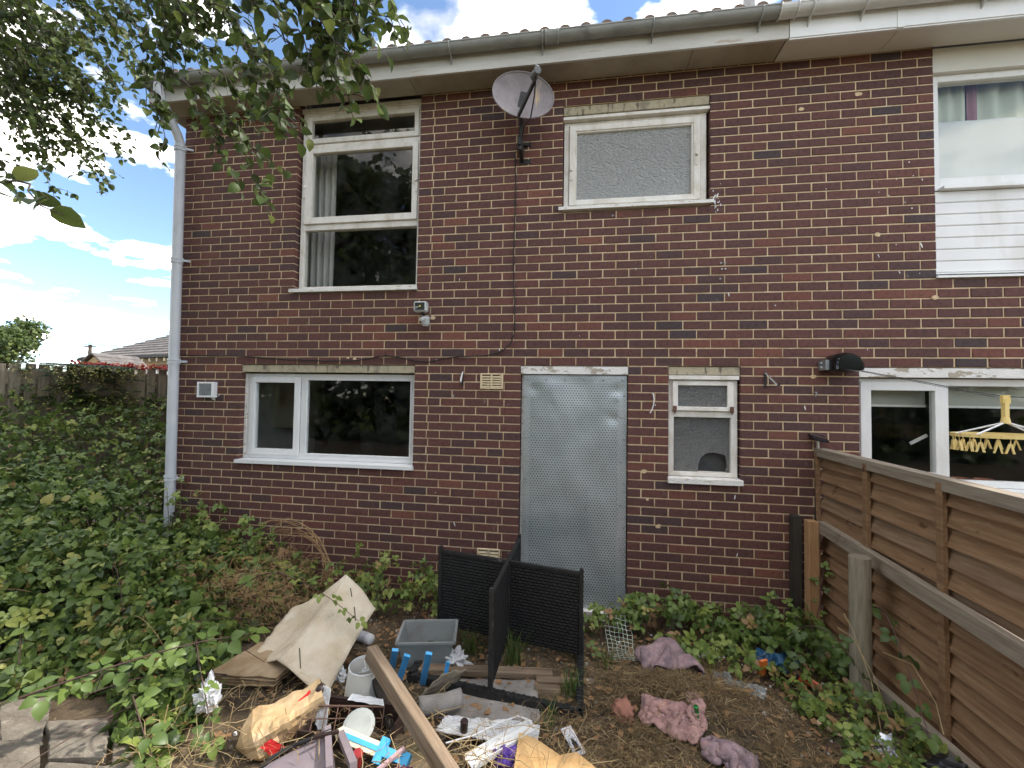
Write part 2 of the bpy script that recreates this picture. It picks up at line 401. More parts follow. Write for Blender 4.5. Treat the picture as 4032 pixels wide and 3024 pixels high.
# ------------------------------------------------------------------ the two houses: shared brick facade at y = 0
def zj(n):
    return 2.175 + 0.075 * n + (0.03 * min(n, 9) / 9 if n > 0 else 0)
PARTY = 5.76
SOF = 4.765
OPEN = [(1.055, 2.335, zj(9), 5.0), (3.69, 4.945, zj(18), zj(31)), (.52, 2.335, zj(-13), zj(0)), (3.335, 4.275, -1.0, zj(0)),
        (4.61, 5.186, zj(-13), zj(0)), (6.077, 8.6, zj(-13), zj(0)), (6.635, 9.2, zj(9), 5.0)]
HX0, HX1 = -0.235, 10.4
house = empty('terraced_house', (2.7, 0, 0), 'dark red brick end house with rotten white windows and a steel sheet over its door', 'house')
nbhouse = empty('terraced_house', (8, 0, 0), 'neighbouring brick house on the right with white plastic windows and cladding', 'house')
def rel(o, par):
    o.matrix_parent_inverse = Matrix.Translation(-Vector(par.location)) if par.parent is None else par.matrix_parent_inverse.copy()
    return o
def part(mb, name, m, par, smooth=False, **kw):
    o = mb.build(name, m, None, smooth, **kw)
    o.parent = par
    if par.type == 'EMPTY': o.location = o.location - Vector(par.location)
    return o
def sub(mb, name, m, par, smooth=False, **kw):
    """part of a part whose mesh was built in world coordinates under a root with no rotation"""
    o = mb.build(name, m, None, smooth, **kw)
    o.parent = par
    base = Vector((0, 0, 0)); q = par
    while q is not None: base += Vector(q.location); q = q.parent
    o.location = o.location - base
    return o
house_wall = MB(); nb_wall = MB()
def cells(mbh, mbn, y0, y1, g):
    ops = [(a - g, b + g, c - g, d + g) for a, b, c, d in OPEN]
    xs = sorted({HX0, PARTY, HX1} | {v for o in ops for v in o[:2] if HX0 < v < HX1})
    zs = sorted({-0.3, 4.9} | {v for o in ops for v in o[2:] if -.3 < v < 4.9})
    for i in range(len(xs) - 1):
        k = 0
        while k < len(zs) - 1:
            def free(kk):
                cx, cz = (xs[i] + xs[i + 1]) / 2, (zs[kk] + zs[kk + 1]) / 2
                return not any(a < cx < b and c < cz < d for a, b, c, d in ops)
            if not free(k): k += 1; continue
            k2 = k
            while k2 + 1 < len(zs) - 1 and free(k2 + 1): k2 += 1
            (mbh if xs[i + 1] <= PARTY + 1e-6 else mbn).box(xs[i], xs[i + 1], y0, y1, zs[k], zs[k2 + 1])
            k = k2 + 1
cells(house_wall, nb_wall, 0.0055, 0.13, 0.003)
wallH = part(house_wall, 'wall', M_MORTAR, house); wallN = part(nb_wall, 'wall', M_MORTAR, nbhouse)
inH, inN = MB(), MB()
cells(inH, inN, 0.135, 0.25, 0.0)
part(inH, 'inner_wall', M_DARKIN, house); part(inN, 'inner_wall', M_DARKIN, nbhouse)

def brick_geo(x0, x1, z0, z1, r):
    j = lambda s: r.uniform(-s, s)
    x0 += j(.0012); x1 += j(.0012); z0 += j(.001); z1 += j(.001)
    yf = j(.0013); c = r.uniform(.0025, .0045); t = j(.0006)
    f = [(x0 + c, yf + t, z0 + c), (x1 - c, yf - t, z0 + c), (x1 - c, yf - t, z1 - c), (x0 + c, yf + t, z1 - c)]
    s = [(x0, yf + c, z0), (x1, yf + c, z0), (x1, yf + c, z1), (x0, yf + c, z1)]
    b = [(x0, .10, z0), (x1, .10, z0), (x1, .10, z1), (x0, .10, z1)]
    fs = [(0, 1, 2, 3)]
    for k in range(4):
        q = (k + 1) % 4
        fs.append((k + 4, q + 4, q, k)); fs.append((k + 8, q + 8, q + 4, k + 4))
    return f + s + b, fs
bricks = []
br = random.Random(11)
for n in range(-32, 35):
    z0, z1 = zj(n) + .005, zj(n + 1) - .005
    if z0 > SOF + .02: continue
    zm = (z0 + z1) / 2
    iv = [(HX0, HX1)]
    for a, b, c, d in OPEN:
        if c < zm < d:
            nv = []
            for p, q in iv:
                if b <= p or a >= q: nv.append((p, q)); continue
                if a > p: nv.append((p, a))
                if b < q: nv.append((b, q))
            iv = nv
    off = 0 if n % 2 == 0 else 0.5
    for a, b in iv:
        js = [(i + off) * .225 for i in range(-3, 50)]
        js = [j for j in js if a + .012 < j < b - .012]
        e = [a] + js + [b]
        if len(e) > 2 and e[1] - e[0] < .085: e[1] = (e[0] + e[2]) / 2
        if len(e) > 2 and e[-1] - e[-2] < .085: e[-2] = (e[-1] + e[-3]) / 2
        for i in range(len(e) - 1):
            p = e[i] + (0 if i == 0 else .005 + br.uniform(-.001, .001)); q = e[i + 1] - (0 if i == len(e) - 2 else .005)
            bricks.append((n, p, q, z0, z1))
def tone():
    u = br.random()
    if u < .04: return br.uniform(0, .10)
    if u < .07: return br.uniform(.90, 1.0)
    return min(.92, max(.1, br.gauss(.5, .20)))
def show(b):
    n, p, q, z0, z1 = b
    c = Vector(((p + q) / 2, 0, (z0 + z1) / 2)); d = (c - CAM)
    if c.z < .5: return 0
    return (q - p) * (-CAM.y) / d.length ** 3
hb = [b for b in bricks if (b[1] + b[2]) / 2 < PARTY and b[0] >= -28]
plinth = [b for b in bricks if b[0] < -28]
nb = [b for b in bricks if (b[1] + b[2]) / 2 >= PARTY and b[0] >= -28]
def single(bl, par):
    for b in bl:
        vs, fs = brick_geo(*b[1:], br)
        sub(MB().add(vs, fs, att=tone()), 'brick', M_BRICK, par, att='tone')
hb.sort(key=show, reverse=True); nb.sort(key=lambda b: show(b) if b[1] < 7.4 else 0, reverse=True)
single(hb[:298], wallH); single(nb[:298], wallN)
for bl, par in ((hb[298:], wallH), (nb[298:], wallN)):
    m = MB()
    for b in bl:
        vs, fs = brick_geo(*b[1:], br); m.add(vs, fs, att=tone())
    tag(sub(m, 'brickwork', M_BRICK, par, att='tone'), kind='stuff')
for par, lo, hi in ((wallH, -9, PARTY), (wallN, PARTY, 99)):
    m = MB()
    for b in plinth:
        if lo <= (b[1] + b[2]) / 2 < hi:
            vs, fs = brick_geo(*b[1:], br); m.add(vs, fs)
    tag(sub(m, 'plinth_brickwork', M_PLINTH, par), kind='stuff')
# mortar smears and filled holes on the wall
m = MB()
for x, z, s in [(5.66, 4.33, .03), (6.09, 4.42, .035), (6.22, 3.25, .03), (6.62, 2.73, .03), (5.74, 2.10, .03), (2.5, 2.62, .03), (4.53, .82, .03), (4.44, 1.04, .02), (1.66, 2.245, .02), (1.73, 2.23, .025), (4.41, 1.28, .03)]:
    a = random.random() * 6
    vs = [(x + s * (.6 + .4 * random.random()) * math.cos(a + k * .785), -.0025, z + s * .8 * (.5 + .5 * random.random()) * math.sin(a + k * .785)) for k in range(8)]
    part(MB().add(vs, [tuple(range(8))[::-1]]), 'mortar_patch', M_MORTAR, house if x < PARTY else nbhouse)
# paint splashes
m = MB()
ps = random.Random(5)
for _ in range(75):
    x, z = ps.choice([(ps.uniform(2.4, 6.5), ps.uniform(.5, 4.2)), (ps.gauss(6.4, .12), ps.uniform(2.9, 4.0)), (ps.gauss(4.98, .02), ps.gauss(3.58, .04))])
    if any(a - .02 < x < b + .02 and c - .02 < z < d + .02 for a, b, c, d in OPEN): continue
    s = ps.uniform(.002, .006); h = s * ps.choice([1, 1, 2.5, 4]); g = ps.uniform(-.4, .4)
    vs = [(x + s * math.cos(k) * math.cos(g) + h * math.sin(k) * math.sin(g), -.003, z + h * math.sin(k)) for k in (0, 1.05, 2.1, 3.14, 4.19, 5.24)]
    m.add(vs, [(5, 4, 3, 2, 1, 0)])
tag(part(m, 'paint_splash', M_WHITEPL, house), kind='stuff')
# rooms
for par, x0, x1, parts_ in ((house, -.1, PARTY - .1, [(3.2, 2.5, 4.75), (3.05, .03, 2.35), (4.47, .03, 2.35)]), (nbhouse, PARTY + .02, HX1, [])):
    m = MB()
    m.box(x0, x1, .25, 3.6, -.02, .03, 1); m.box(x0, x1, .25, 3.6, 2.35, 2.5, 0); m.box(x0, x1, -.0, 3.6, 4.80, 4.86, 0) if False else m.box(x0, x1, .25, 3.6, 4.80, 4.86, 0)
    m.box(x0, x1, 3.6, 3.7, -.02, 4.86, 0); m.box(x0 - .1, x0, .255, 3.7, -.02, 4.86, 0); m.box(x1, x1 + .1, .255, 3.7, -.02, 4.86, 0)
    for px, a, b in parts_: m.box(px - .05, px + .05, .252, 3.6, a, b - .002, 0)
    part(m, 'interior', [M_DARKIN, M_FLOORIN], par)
m = MB(); m.box(-.098, -.09, .45, 2.2, .95, 2.1); part(m, 'kitchen_tiles', mat('pale_tiles', [(.55, .56, .52), (.62, .63, .6)], rough=.4), house)
m = MB(); m.box(-.09, .18, 1.3, 2.0, 1.45, 2.2); part(m, 'wall_cupboard', mat('cream_cupboard', [(.5, .46, .34), (.55, .5, .38)], rough=.5), house)
M_GABLE = mat('gable_brick', [(.08, .045, .04), (.12, .06, .05)], rough=.85, scale=6, bump=.3)
m = MB(); m.box(HX0, HX0 + .13, .1305, 7.0, -.3, 4.9); m.box(HX0, PARTY, 7.0, 7.12, -.3, 4.9)
m.prism([(HX0, .1305, 4.9), (HX0, 7.0, 4.9), (HX0, 3.5, 6.45)], (.13, 0, 0))
part(m, 'gable_wall', M_GABLE, house)
m = MB(); m.box(PARTY, HX1, 7.0, 7.12, -.3, 4.9); m.box(HX1, HX1 + .12, .1305, 7.0, -.3, 4.9)
part(m, 'gable_wall', M_GABLE, nbhouse)

# ------------------------------------------------------------------ eaves: soffit, fascia, gutter, roof
EX = 5.45
GY, GZ, GR = -.335, 4.915, .056
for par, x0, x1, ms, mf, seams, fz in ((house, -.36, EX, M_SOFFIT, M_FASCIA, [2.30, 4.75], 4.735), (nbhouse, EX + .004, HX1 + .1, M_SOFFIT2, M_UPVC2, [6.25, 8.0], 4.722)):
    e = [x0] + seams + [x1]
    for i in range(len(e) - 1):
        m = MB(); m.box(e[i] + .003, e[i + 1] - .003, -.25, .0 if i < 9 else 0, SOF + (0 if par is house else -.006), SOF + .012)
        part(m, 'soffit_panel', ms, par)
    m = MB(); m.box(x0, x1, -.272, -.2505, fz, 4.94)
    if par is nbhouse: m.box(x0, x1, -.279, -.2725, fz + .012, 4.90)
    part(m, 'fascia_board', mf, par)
m = MB(); m.box(6.2, 6.25, -.284, -.2795, 4.725, 4.9); part(m, 'fascia_joint_trim', M_UPVC2, nbhouse)
m = MB(); m.box(-.38, -.3605, -.272, .3, 4.735, 5.05); part(m, 'barge_board', M_FASCIA, house)
def gutter(par, x0, x1, mt, brackets, unions):
    prof = [(GY + GR * math.cos(a), GZ + GR * math.sin(a)) for a in [math.pi + math.pi * k / 10 for k in range(11)]]
    prof += [(GY + (GR - .004) * math.cos(a), GZ + (GR - .004) * math.sin(a)) for a in [2 * math.pi - math.pi * k / 10 for k in range(11)]]
    m = MB(); m.prism([(x0, y, z) for y, z in prof], (x1 - x0, 0, 0))
    m.box(x0, x1, GY - GR - .004, GY - GR + .004, GZ - .002, GZ + .008)
    for e in (x0, x1):
        m.prism([(e, GY + GR * 1.02 * math.cos(a), GZ + GR * 1.02 * math.sin(a)) for a in [math.pi + math.pi * k / 10 for k in range(11)]], (.006, 0, 0))
    g = part(m, 'gutter', mt, par); autosmooth(g, 35)
    for bx in brackets:
        m = MB(); m.tube([(bx, GY + (GR + .005) * math.cos(a), GZ + (GR + .005) * math.sin(a)) for a in [math.pi * .98 + math.pi * 1.05 * k / 9 for k in range(10)]], .007, 6)
        m.prism([(bx - .004, -.28, 4.90), (bx - .004, -.28, 4.80), (bx - .004, -.34, GZ - GR - .004)], (.008, 0, 0))
        sub(m, 'gutter_bracket', mt, g)
    for bx, wd in unions:
        m = MB()
        o = [(GY + (GR + .006) * math.cos(a), GZ + (GR + .006) * math.sin(a)) for a in [math.pi * .97 + math.pi * 1.06 * k / 10 for k in range(11)]]
        i_ = [(GY + (GR + .001) * math.cos(a), GZ + (GR + .001) * math.sin(a)) for a in [math.pi * 2.03 - math.pi * 1.06 * k / 10 for k in range(11)]]
        m.prism([(bx - wd / 2, y, z) for y, z in o + i_], (wd, 0, 0))
        for e in (-wd / 2, wd / 2): m.tube([(bx + e, GY + (GR + .009) * math.cos(a), GZ + (GR + .009) * math.sin(a)) for a in [math.pi * .97 + math.pi * 1.06 * k / 9 for k in range(10)]], .006, 6)
        sub(m, 'gutter_union', mt, g)
M_GUTTER2 = mat('gutter_pale_pvc', [(.56, .55, .52), (.64, .63, .60)], rough=.45, scale=3, spots=[(7, .6, .8, (.36, .34, .3), (.4, 1, 1))])
gutter(house, -.42, 5.39, M_GUTTER, [.1, 1.0, 1.85, 2.72, 3.52, 4.41, 5.22], [(3.60, .10)])
gutter(nbhouse, 5.40, HX1, M_GUTTER2, [5.58, 5.95, 6.75, 7.5, 8.4], [(5.41, .12)])
# roof: ribbed sheet behind, the eave row of tiles one by one
RP = math.tan(R(23))
for par, x0, x1 in ((house, -.43, PARTY - .003), (nbhouse, PARTY + .003, HX1 + .1)):
    m = MB()
    m.add([(x0, -.30, 4.92), (x1, -.30, 4.92), (x1, 3.5, 4.92 + 3.8 * RP), (x0, 3.5, 4.92 + 3.8 * RP), (x0, 7.3, 4.92), (x1, 7.3, 4.92)], [(0, 1, 2, 3), (3, 2, 5, 4)])
    rf = part(m, 'roof', M_TILE, par); solidify(rf, .04, 1)
    x = x0 + .02; i = 0
    while x < min(x1, 8.0):
        m = MB()
        d = Vector((0, math.cos(R(23)), math.sin(R(23))))
        zb = 4.925 + random.uniform(-.004, .004)
        arc = [(x + .085 + .046 * math.cos(math.pi * (1 - k / 8)), -.375 + random.uniform(-.001, .001), zb + .04 * math.sin(math.pi * k / 8)) for k in range(9)]
        m.prism([(x, -.375, zb - .008)] + [(x + .02, -.375, zb)] + arc + [(x + .15, -.375, zb), (x + .166, -.375, zb - .008), (x + .166, -.375, zb - .022), (x, -.375, zb - .022)], d * .36)
        sub(m, 'roof_tile', M_TILE, rf)
        x += .168
m = MB(); m.lathe([(.0, 0), (.055, 0), (.055, 1.75), (.05, 1.78), (0, 1.78)], (5.46, .55, 5.1), n=14)
part(m, 'flue_pipe', mat('flue_pipe', [(.55, .56, .58), (.62, .63, .64)], rough=.5), nbhouse, smooth=True)

# ------------------------------------------------------------------ downpipe
PR = .046
m = MB()
m.tube([(-.20, GY, GZ - .05), (-.20, GY, GZ - .12), (-.203, GY + .03, GZ - .17), (-.214, -.105, 4.50), (-.22, -.07, 4.44), (-.222, -.062, 4.38)], [.042, .042, .042, .042, .044, .046], 14)
m.tube([(-.222, -.062, 4.40), (-.192, -.062, 2.3), (-.166, -.062, .60)], PR, 16)
m.tube([(-.166, -.062, .60), (-.162, -.067, .50), (-.164, -.10, .42)], [PR, PR, PR], 16)
dp = part(m, 'downpipe', M_PIPE, house); autosmooth(dp, 40)
for z, x in ((4.36, -.2215), (3.20, -.205), (2.17, -.190), (1.0, -.172)):
    m = MB(); m.lathe([(PR, 0), (PR + .009, 0), (PR + .009, .022), (PR + .003, .024), (PR + .003, .034), (PR + .009, .036), (PR + .009, .056), (PR, .056)], (x, -.062, z), n=16, closed=True)
    m.bar((x + .05, -.055, z + .028), (x + .11, -.02, z + .028), .012, .02)
    sub(m, 'pipe_clip', M_PIPE, dp)

# ------------------------------------------------------------------ windows
def ring(m, x0, x1, z0, z1, l, r, b, t, y0, y1):
    m.cbox(x0, x0 + l, y0, y1, z0, z1, .003); m.cbox(x1 - r, x1, y0, y1, z0, z1, .003)
    m.cbox(x0 + l - .002, x1 - r + .002, y0 + .001, y1, z0, z0 + b, .003); m.cbox(x0 + l - .002, x1 - r + .002, y0 + .001, y1, z1 - t, z1, .003)
def pane(win, x0, x1, z0, z1, y, m_):
    m = MB(); m.box(x0, x1, y, y + .004, z0, z1); return sub(m, 'pane', m_, win)
def window(par, loc, name='window'):
    o = empty(name, (0, 0, 0)); o.parent = par; o.location = Vector(loc) - Vector(par.location); return o
def sill(win, x0, x1, y0, y1, z0, z1, m_):
    m = MB(); m.prism([(x0, y0, z0), (x0, y0, z0 + (z1 - z0) * .75), (x0, y1, z1), (x0, y1, z0)], (x1 - x0, 0, 0)); return sub(m, 'sill', m_, win)
# upper left: three lights, middle one a pivot sash
wn1 = window(house, (1.7, .08, 2.9))
m = MB(); ring(m, 1.075, 2.33, 2.925, 4.72, .045, .03, .03, .04, .06, .13)
m.cbox(1.118, 2.302, .062, .128, 4.345, 4.40, .003); m.cbox(1.118, 2.302, .062, .128, 3.525, 3.582, .003); sub(m, 'frame', M_WPAINT, wn1)
m = MB(); m.box(1.06, 2.335, .05, .12, 4.72, SOF); sub(m, 'head_board', M_WPAINT, wn1)
m = MB(); ring(m, 1.12, 2.30, 4.402, 4.68, .05, .045, .05, .045, .045, .10); s1 = sub(m, 'top_sash', M_WPAINT, wn1)
m = MB(); ring(m, 1.12, 2.30, 3.584, 4.343, .075, .055, .065, .045, .040, .10); s2 = sub(m, 'pivot_sash', M_WPAINT, wn1)
for hx in (1.112, 2.283):
    m = MB(); m.box(hx, hx + .022, .031, .0395, 3.85, 4.06); m.lathe([(0, 0), (.011, 0), (.011, .02), (0, .02)], (hx + .011, .03, 3.955), (0, -1, 0), n=8); sub(m, 'pivot_hinge', M_WPAINT, wn1)
pane(wn1, 1.16, 2.26, 4.44, 4.645, .075, M_GLASS); pane(wn1, 1.185, 2.25, 3.64, 4.31, .072, M_GLASS); pane(wn1, 1.115, 2.305, 2.95, 3.53, .085, M_GLASS)
sill(wn1, 1.03, 2.34, -.03, .10, 2.885, 2.928, M_PEEL)
# bathroom
wn2 = window(house, (4.3, .08, 3.6))
m = MB(); m.box(3.695, 4.94, .012, .125, 4.452, zj(31) - .004); sub(m, 'lintel', M_CONC, wn2)
m = MB(); m.prism([(3.69, -.005, 4.40), (3.69, -.005, 4.425), (3.69, .06, 4.448), (3.69, .06, 4.40)], (1.25, 0, 0)); sub(m, 'drip_board', M_WPAINT, wn2)
m = MB(); ring(m, 3.697, 4.925, 3.60, 4.398, .045, .05, .03, .03, .045, .125); sub(m, 'frame', M_WPAINT, wn2)
m = MB(); ring(m, 3.745, 4.872, 3.632, 4.366, .05, .055, .04, .055, .03, .09); ring(m, 3.793, 4.819, 3.67, 4.313, .018, .018, .014, .014, .04, .088); sub(m, 'sash', M_WPAINT, wn2)
for hx, hz in ((3.752, 3.86), (4.828, 3.93)):
    m = MB(); m.box(hx, hx + .024, .022, .0295, hz, hz + .2); m.lathe([(0, 0), (.012, 0), (.012, .022), (0, .022)], (hx + .012, .021, hz + .09), (0, -1, 0), n=8); sub(m, 'pivot_hinge', M_WPAINT, wn2)
pane(wn2, 3.80, 4.812, 3.675, 4.31, .064, M_OBSC)
sill(wn2, 3.655, 4.965, -.035, .10, 3.567, 3.604, M_PEEL)
# kitchen, white plastic
wn3 = window(house, (1.4, .08, 1.2))
m = MB(); m.box(.525, 2.33, .010, .125, 2.103, zj(0) - .004); sub(m, 'lintel', M_CONC, wn3)
m = MB(); ring(m, .545, 2.325, 1.245, 2.09, .045, .045, .05, .05, .075, .135); m.cbox(1.13, 1.185, .076, .135, 1.29, 2.045, .004); sub(m, 'frame', M_UPVC, wn3)
m = MB(); ring(m, .575, 1.125, 1.28, 2.06, .058, .058, .06, .06, .058, .12); sub(m, 'casement', M_UPVC, wn3)
m = MB(); ring(m, 1.183, 2.285, 1.292, 2.043, .016, .016, .016, .016, .068, .10); sub(m, 'glazing_bead', M_UPVC, wn3)
pane(wn3, .63, 1.07, 1.335, 2.005, .085, M_GLASS); pane(wn3, 1.19, 2.28, 1.295, 2.04, .085, M_GLASS)
sill(wn3, .505, 2.345, -.035, .12, 1.203, 1.245, M_UPVC)
m = MB(); m.box(.522, .545, .06, .13, 1.245, 2.09); sub(m, 'packing_strip', M_PEEL, wn3)
# wc
wn4 = window(house, (4.9, .08, 1.2))
m = MB(); m.box(4.612, 5.184, .010, .125, 2.106, zj(0) - .004); sub(m, 'lintel', M_CONC, wn4)
m = MB(); m.box(4.613, 5.175, .0, .06, 2.066, 2.100); sub(m, 'drip_board', M_WPAINT, wn4)
m = MB(); ring(m, 4.615, 5.172, 1.245, 2.064, .045, .05, .035, .03, .035, .125); m.cbox(4.658, 5.124, .036, .124, 1.745, 1.80, .003); sub(m, 'frame', M_WPAINT, wn4)
m = MB(); ring(m, 4.645, 5.135, 1.80, 2.05, .045, .048, .035, .035, .012, .05); sub(m, 'top_sash', M_WPAINT, wn4)
for hx in (4.648, 5.105):
    m = MB(); m.box(hx, hx + .03, .004, .0115, 1.79, 1.84); m.box(hx + .008, hx + .022, -.002, .004, 1.775, 1.80); sub(m, 'hinge', mat('rusty_hinge', [(.10, .05, .03), (.16, .09, .06)], rough=.8), wn4)
pane(wn4, 4.69, 5.09, 1.832, 2.018, .028, M_OBSC2)
# lower pane with a broken lower right corner: real hole in the glass, boarded behind
def arc_pane():
    x0, x1, z0, z1 = 4.66, 5.124, 1.275, 1.748
    hole = [(4.865, z0), (4.868, 1.33), (4.89, 1.40), (4.93, 1.435), (4.985, 1.448), (5.04, 1.44), (5.085, 1.425), (5.095, 1.38), (5.10, 1.33), (5.085, 1.30), (5.10, z0)]
    top = [(x0, z0), (x0, z1), (x1, z1), (x1, z0)]
    poly = [(x, .072, z) for x, z in [(x0, z0), (x0, z1), (x1, z1), (x1, z0)] + hole[::-1]]
    m = MB(); m.prism(poly, (0, .004, 0)); return m
sub(arc_pane(), 'pane', M_OBSC2, wn4)
m = MB(); m.box(4.70, 5.12, .14, .15, 1.25, 1.52); sub(m, 'board_behind_glass', mat('dark_board', [(.05, .05, .05), (.09, .09, .09)], rough=.8, scale=5), wn4)
sill(wn4, 4.605, 5.195, -.035, .10, 1.192, 1.247, M_PEEL)
# neighbour's lower window
wn5 = window(nbhouse, (7.2, .08, 1.2))
m = MB(); m.box(6.079, 8.6, .004, .125, 2.098, zj(0) - .004); sub(m, 'lintel', M_CONCPAINT, wn5)
m = MB(); ring(m, 6.09, 8.6, 1.245, 2.09, .05, .05, .05, .055, .07, .13); m.cbox(6.70, 6.755, .071, .13, 1.29, 2.03, .004); sub(m, 'frame', M_UPVC2, wn5)
m = MB(); ring(m, 6.115, 6.725, 1.275, 2.064, .078, .078, .07, .07, .052, .115); sub(m, 'casement', M_UPVC2, wn5)
pane(wn5, 6.19, 6.65, 1.34, 2.0, .085, M_GLASSN); pane(wn5, 6.75, 8.56, 1.29, 2.038, .095, M_GLASSN)
sill(wn5, 6.06, 8.63, -.05, .12, 1.203, 1.245, M_UPVC2)
m = MB(); m.obox((6.60, .16, 1.60), (.062, 0, .036), (0, .006, 0), (-.006, 0, .010)); sub(m, 'handle', M_UPVC2, wn5)
M_BLIND = mat('roller_blind', [(.45, .46, .42), (.5, .51, .47)], rough=.8, scale=3)
for a, b in ((6.15, 6.68), (6.76, 8.5)):
    m = MB(); m.box(a, b, .20, .203, 1.88, 2.08); m.box(a, b, .195, .208, 1.862, 1.88, 1); sub(m, 'roller_blind', [M_BLIND, M_UPVC2], wn5)
m = MB(); m.box(6.10, 8.6, .255, .45, 1.15, 1.20); sub(m, 'window_board', M_UPVC2, wn5)
# neighbour's upper window and cladding
wn6 = window(nbhouse, (7.5, .08, 2.9))
m = MB(); m.box(6.645, 9.2, .02, .12, 4.56, SOF - .008); sub(m, 'head_panel', M_SOFFIT2, wn6)
m = MB(); ring(m, 6.64, 9.2, 3.61, 4.56, .07, .07, .10, .055, .06, .13); sub(m, 'frame', M_UPVC2, wn6)
m = MB(); m.box(6.70, 9.14, .0, .058, 3.60, 3.625); sub(m, 'sill', M_UPVC2, wn6)
pane(wn6, 6.70, 9.14, 3.70, 4.51, .09, M_GLASSN)
m = MB(); m.box(6.639, 6.66, .045, .13, 2.885, 3.61); sub(m, 'corner_trim', M_UPVC2, wn6)
z = 3.598
while z > 2.93:
    m = MB(); zb = max(z - .0925, 2.93); m.prism([(6.66, .058, z), (6.66, .052, z - .006), (6.66, .052, zb + .008), (6.66, .060, zb), (6.66, .075, zb), (6.66, .075, z)], (2.54, 0, 0)); sub(m, 'cladding_board', M_UPVC2, wn6); z -= .0945
m = MB(); m.prism([(6.63, -.02, 2.882), (6.63, -.02, 2.90), (6.63, .10, 2.93), (6.63, .10, 2.882)], (2.58, 0, 0)); sub(m, 'cladding_sill', M_UPVC2, wn6)

# ------------------------------------------------------------------ door opening closed with a perforated steel sheet
door = window(house, (3.8, .05, .02), 'door')
m = MB(); m.box(3.337, 4.273, .0035, .125, 2.103, zj(0) - .004); sub(m, 'lintel', M_CONCPAINT, door)
m = MB(); ring(m, 3.34, 4.27, .07, 2.098, .075, .075, .002, .075, .055, .125); sub(m, 'door_frame', M_PEEL, door)
m = MB(); m.box(3.42, 4.19, .085, .12, .072, 2.02); sub(m, 'door_leaf', mat('old_door_dark', [(.05, .06, .06), (.09, .1, .1)], rough=.7, scale=3), door)
m = MB(); m.box(3.33, 4.28, -.035, .13, .0, .068); sub(m, 'threshold', M_PEEL, door)
def perf_mat():
    mt = mat('perforated_steel', [(.40, .44, .45), (.45, .49, .50), (.50, .54, .55)], rough=.40, metal=.5, scale=3, detail=6, bump=.08, bscale=9, rough2=.5,
             spots=[(30, .68, .71, (.70, .72, .72), (1.6, 1, .35)), (9, .66, .74, (.30, .27, .24), (2, 1, .4))])
    t = mt.node_tree; n = t.nodes; l = t.links
    tcn = n.new('ShaderNodeTexCoord'); sp = n.new('ShaderNodeSeparateXYZ'); l.new(tcn.outputs['Object'], sp.inputs[0])
    def mth(op, a, b=None):
        q = n.new('ShaderNodeMath'); q.operation = op
        for i, x in enumerate((a, b)):
            if x is None: continue
            if isinstance(x, (int, float)): q.inputs[i].default_value = x
            else: l.new(x, q.inputs[i])
        return q.outputs[0]
    P = .0245
    b = mth('DIVIDE', mth('ADD', sp.outputs['Z'], 10), P * .866)
    row = mth('FLOOR', b); a = mth('ADD', mth('DIVIDE', mth('ADD', sp.outputs['X'], 10), P), mth('MULTIPLY', mth('MODULO', row, 2), .5))
    fx = mth('SUBTRACT', mth('FRACT', a), .5); fz = mth('MULTIPLY', mth('SUBTRACT', mth('FRACT', b), .5), .866)
    d = mth('SQRT', mth('ADD', mth('MULTIPLY', fx, fx), mth('MULTIPLY', fz, fz)))
    hole = mth('LESS_THAN', d, .225)
    tr = n.new('ShaderNodeBsdfTransparent'); ms = n.new('ShaderNodeMixShader')
    l.new(hole, ms.inputs[0]); l.new(n['Principled BSDF'].outputs[0], ms.inputs[1]); l.new(tr.outputs[0], ms.inputs[2])
    l.new(ms.outputs[0], n['Material Output'].inputs[0])
    return mt
def sheet_pt(u, v):
    x, z = 3.365 + .902 * u, .062 + 2.03 * v
    e = min(u, 1 - u, v * 2.2, (1 - v) * 2.2)
    k = min(1, e / .10)
    y = .034 + .012 * k * fbm(x * 3.2, z * 2.1, 2.0) - .004 * k
    for dx_, dz_, s, a in ((3.47, 1.97, .05, .018), (4.17, 1.96, .06, .016), (4.15, 1.72, .04, .014), (3.62, 1.83, .02, .008), (4.18, 1.90, .03, -.012)):
        y += a * math.exp(-((x - dx_) ** 2 + (z - dz_) ** 2) / s ** 2)
    if u < .02: y += .006 * nz(z * 3, 1.1)
    if u > .98: y += .008 * nz(z * 3, 7.1)
    return (x, y - .012, z)
m = MB(); m.grid(sheet_pt, 44, 90)
sh = sub(m, 'perforated_sheet', perf_mat(), door, smooth=True)
for i in range(26):
    if i < 6: x, z = 3.40 + .166 * i, 2.055
    elif i < 16: x, z = 3.45 if i % 2 else 3.387, 1.9 - (i - 6) * .185
    else: x, z = 4.22 if i % 2 else 4.245, 1.92 - (i - 16) * .19
    p = sheet_pt((x - 3.365) / .902, (z - .062) / 2.03)
    m = MB(); m.lathe([(.010, 0), (.008, .005), (0, .007)], (x, p[1] - .001, z), (0, -1, 0), n=8); sub(m, 'screw_head', M_GREYMET, door)
# ------------------------------------------------------------------ things fixed to the wall
def thing(name, loc, label, cat, group=None): return empty(name, loc, label, cat, group)
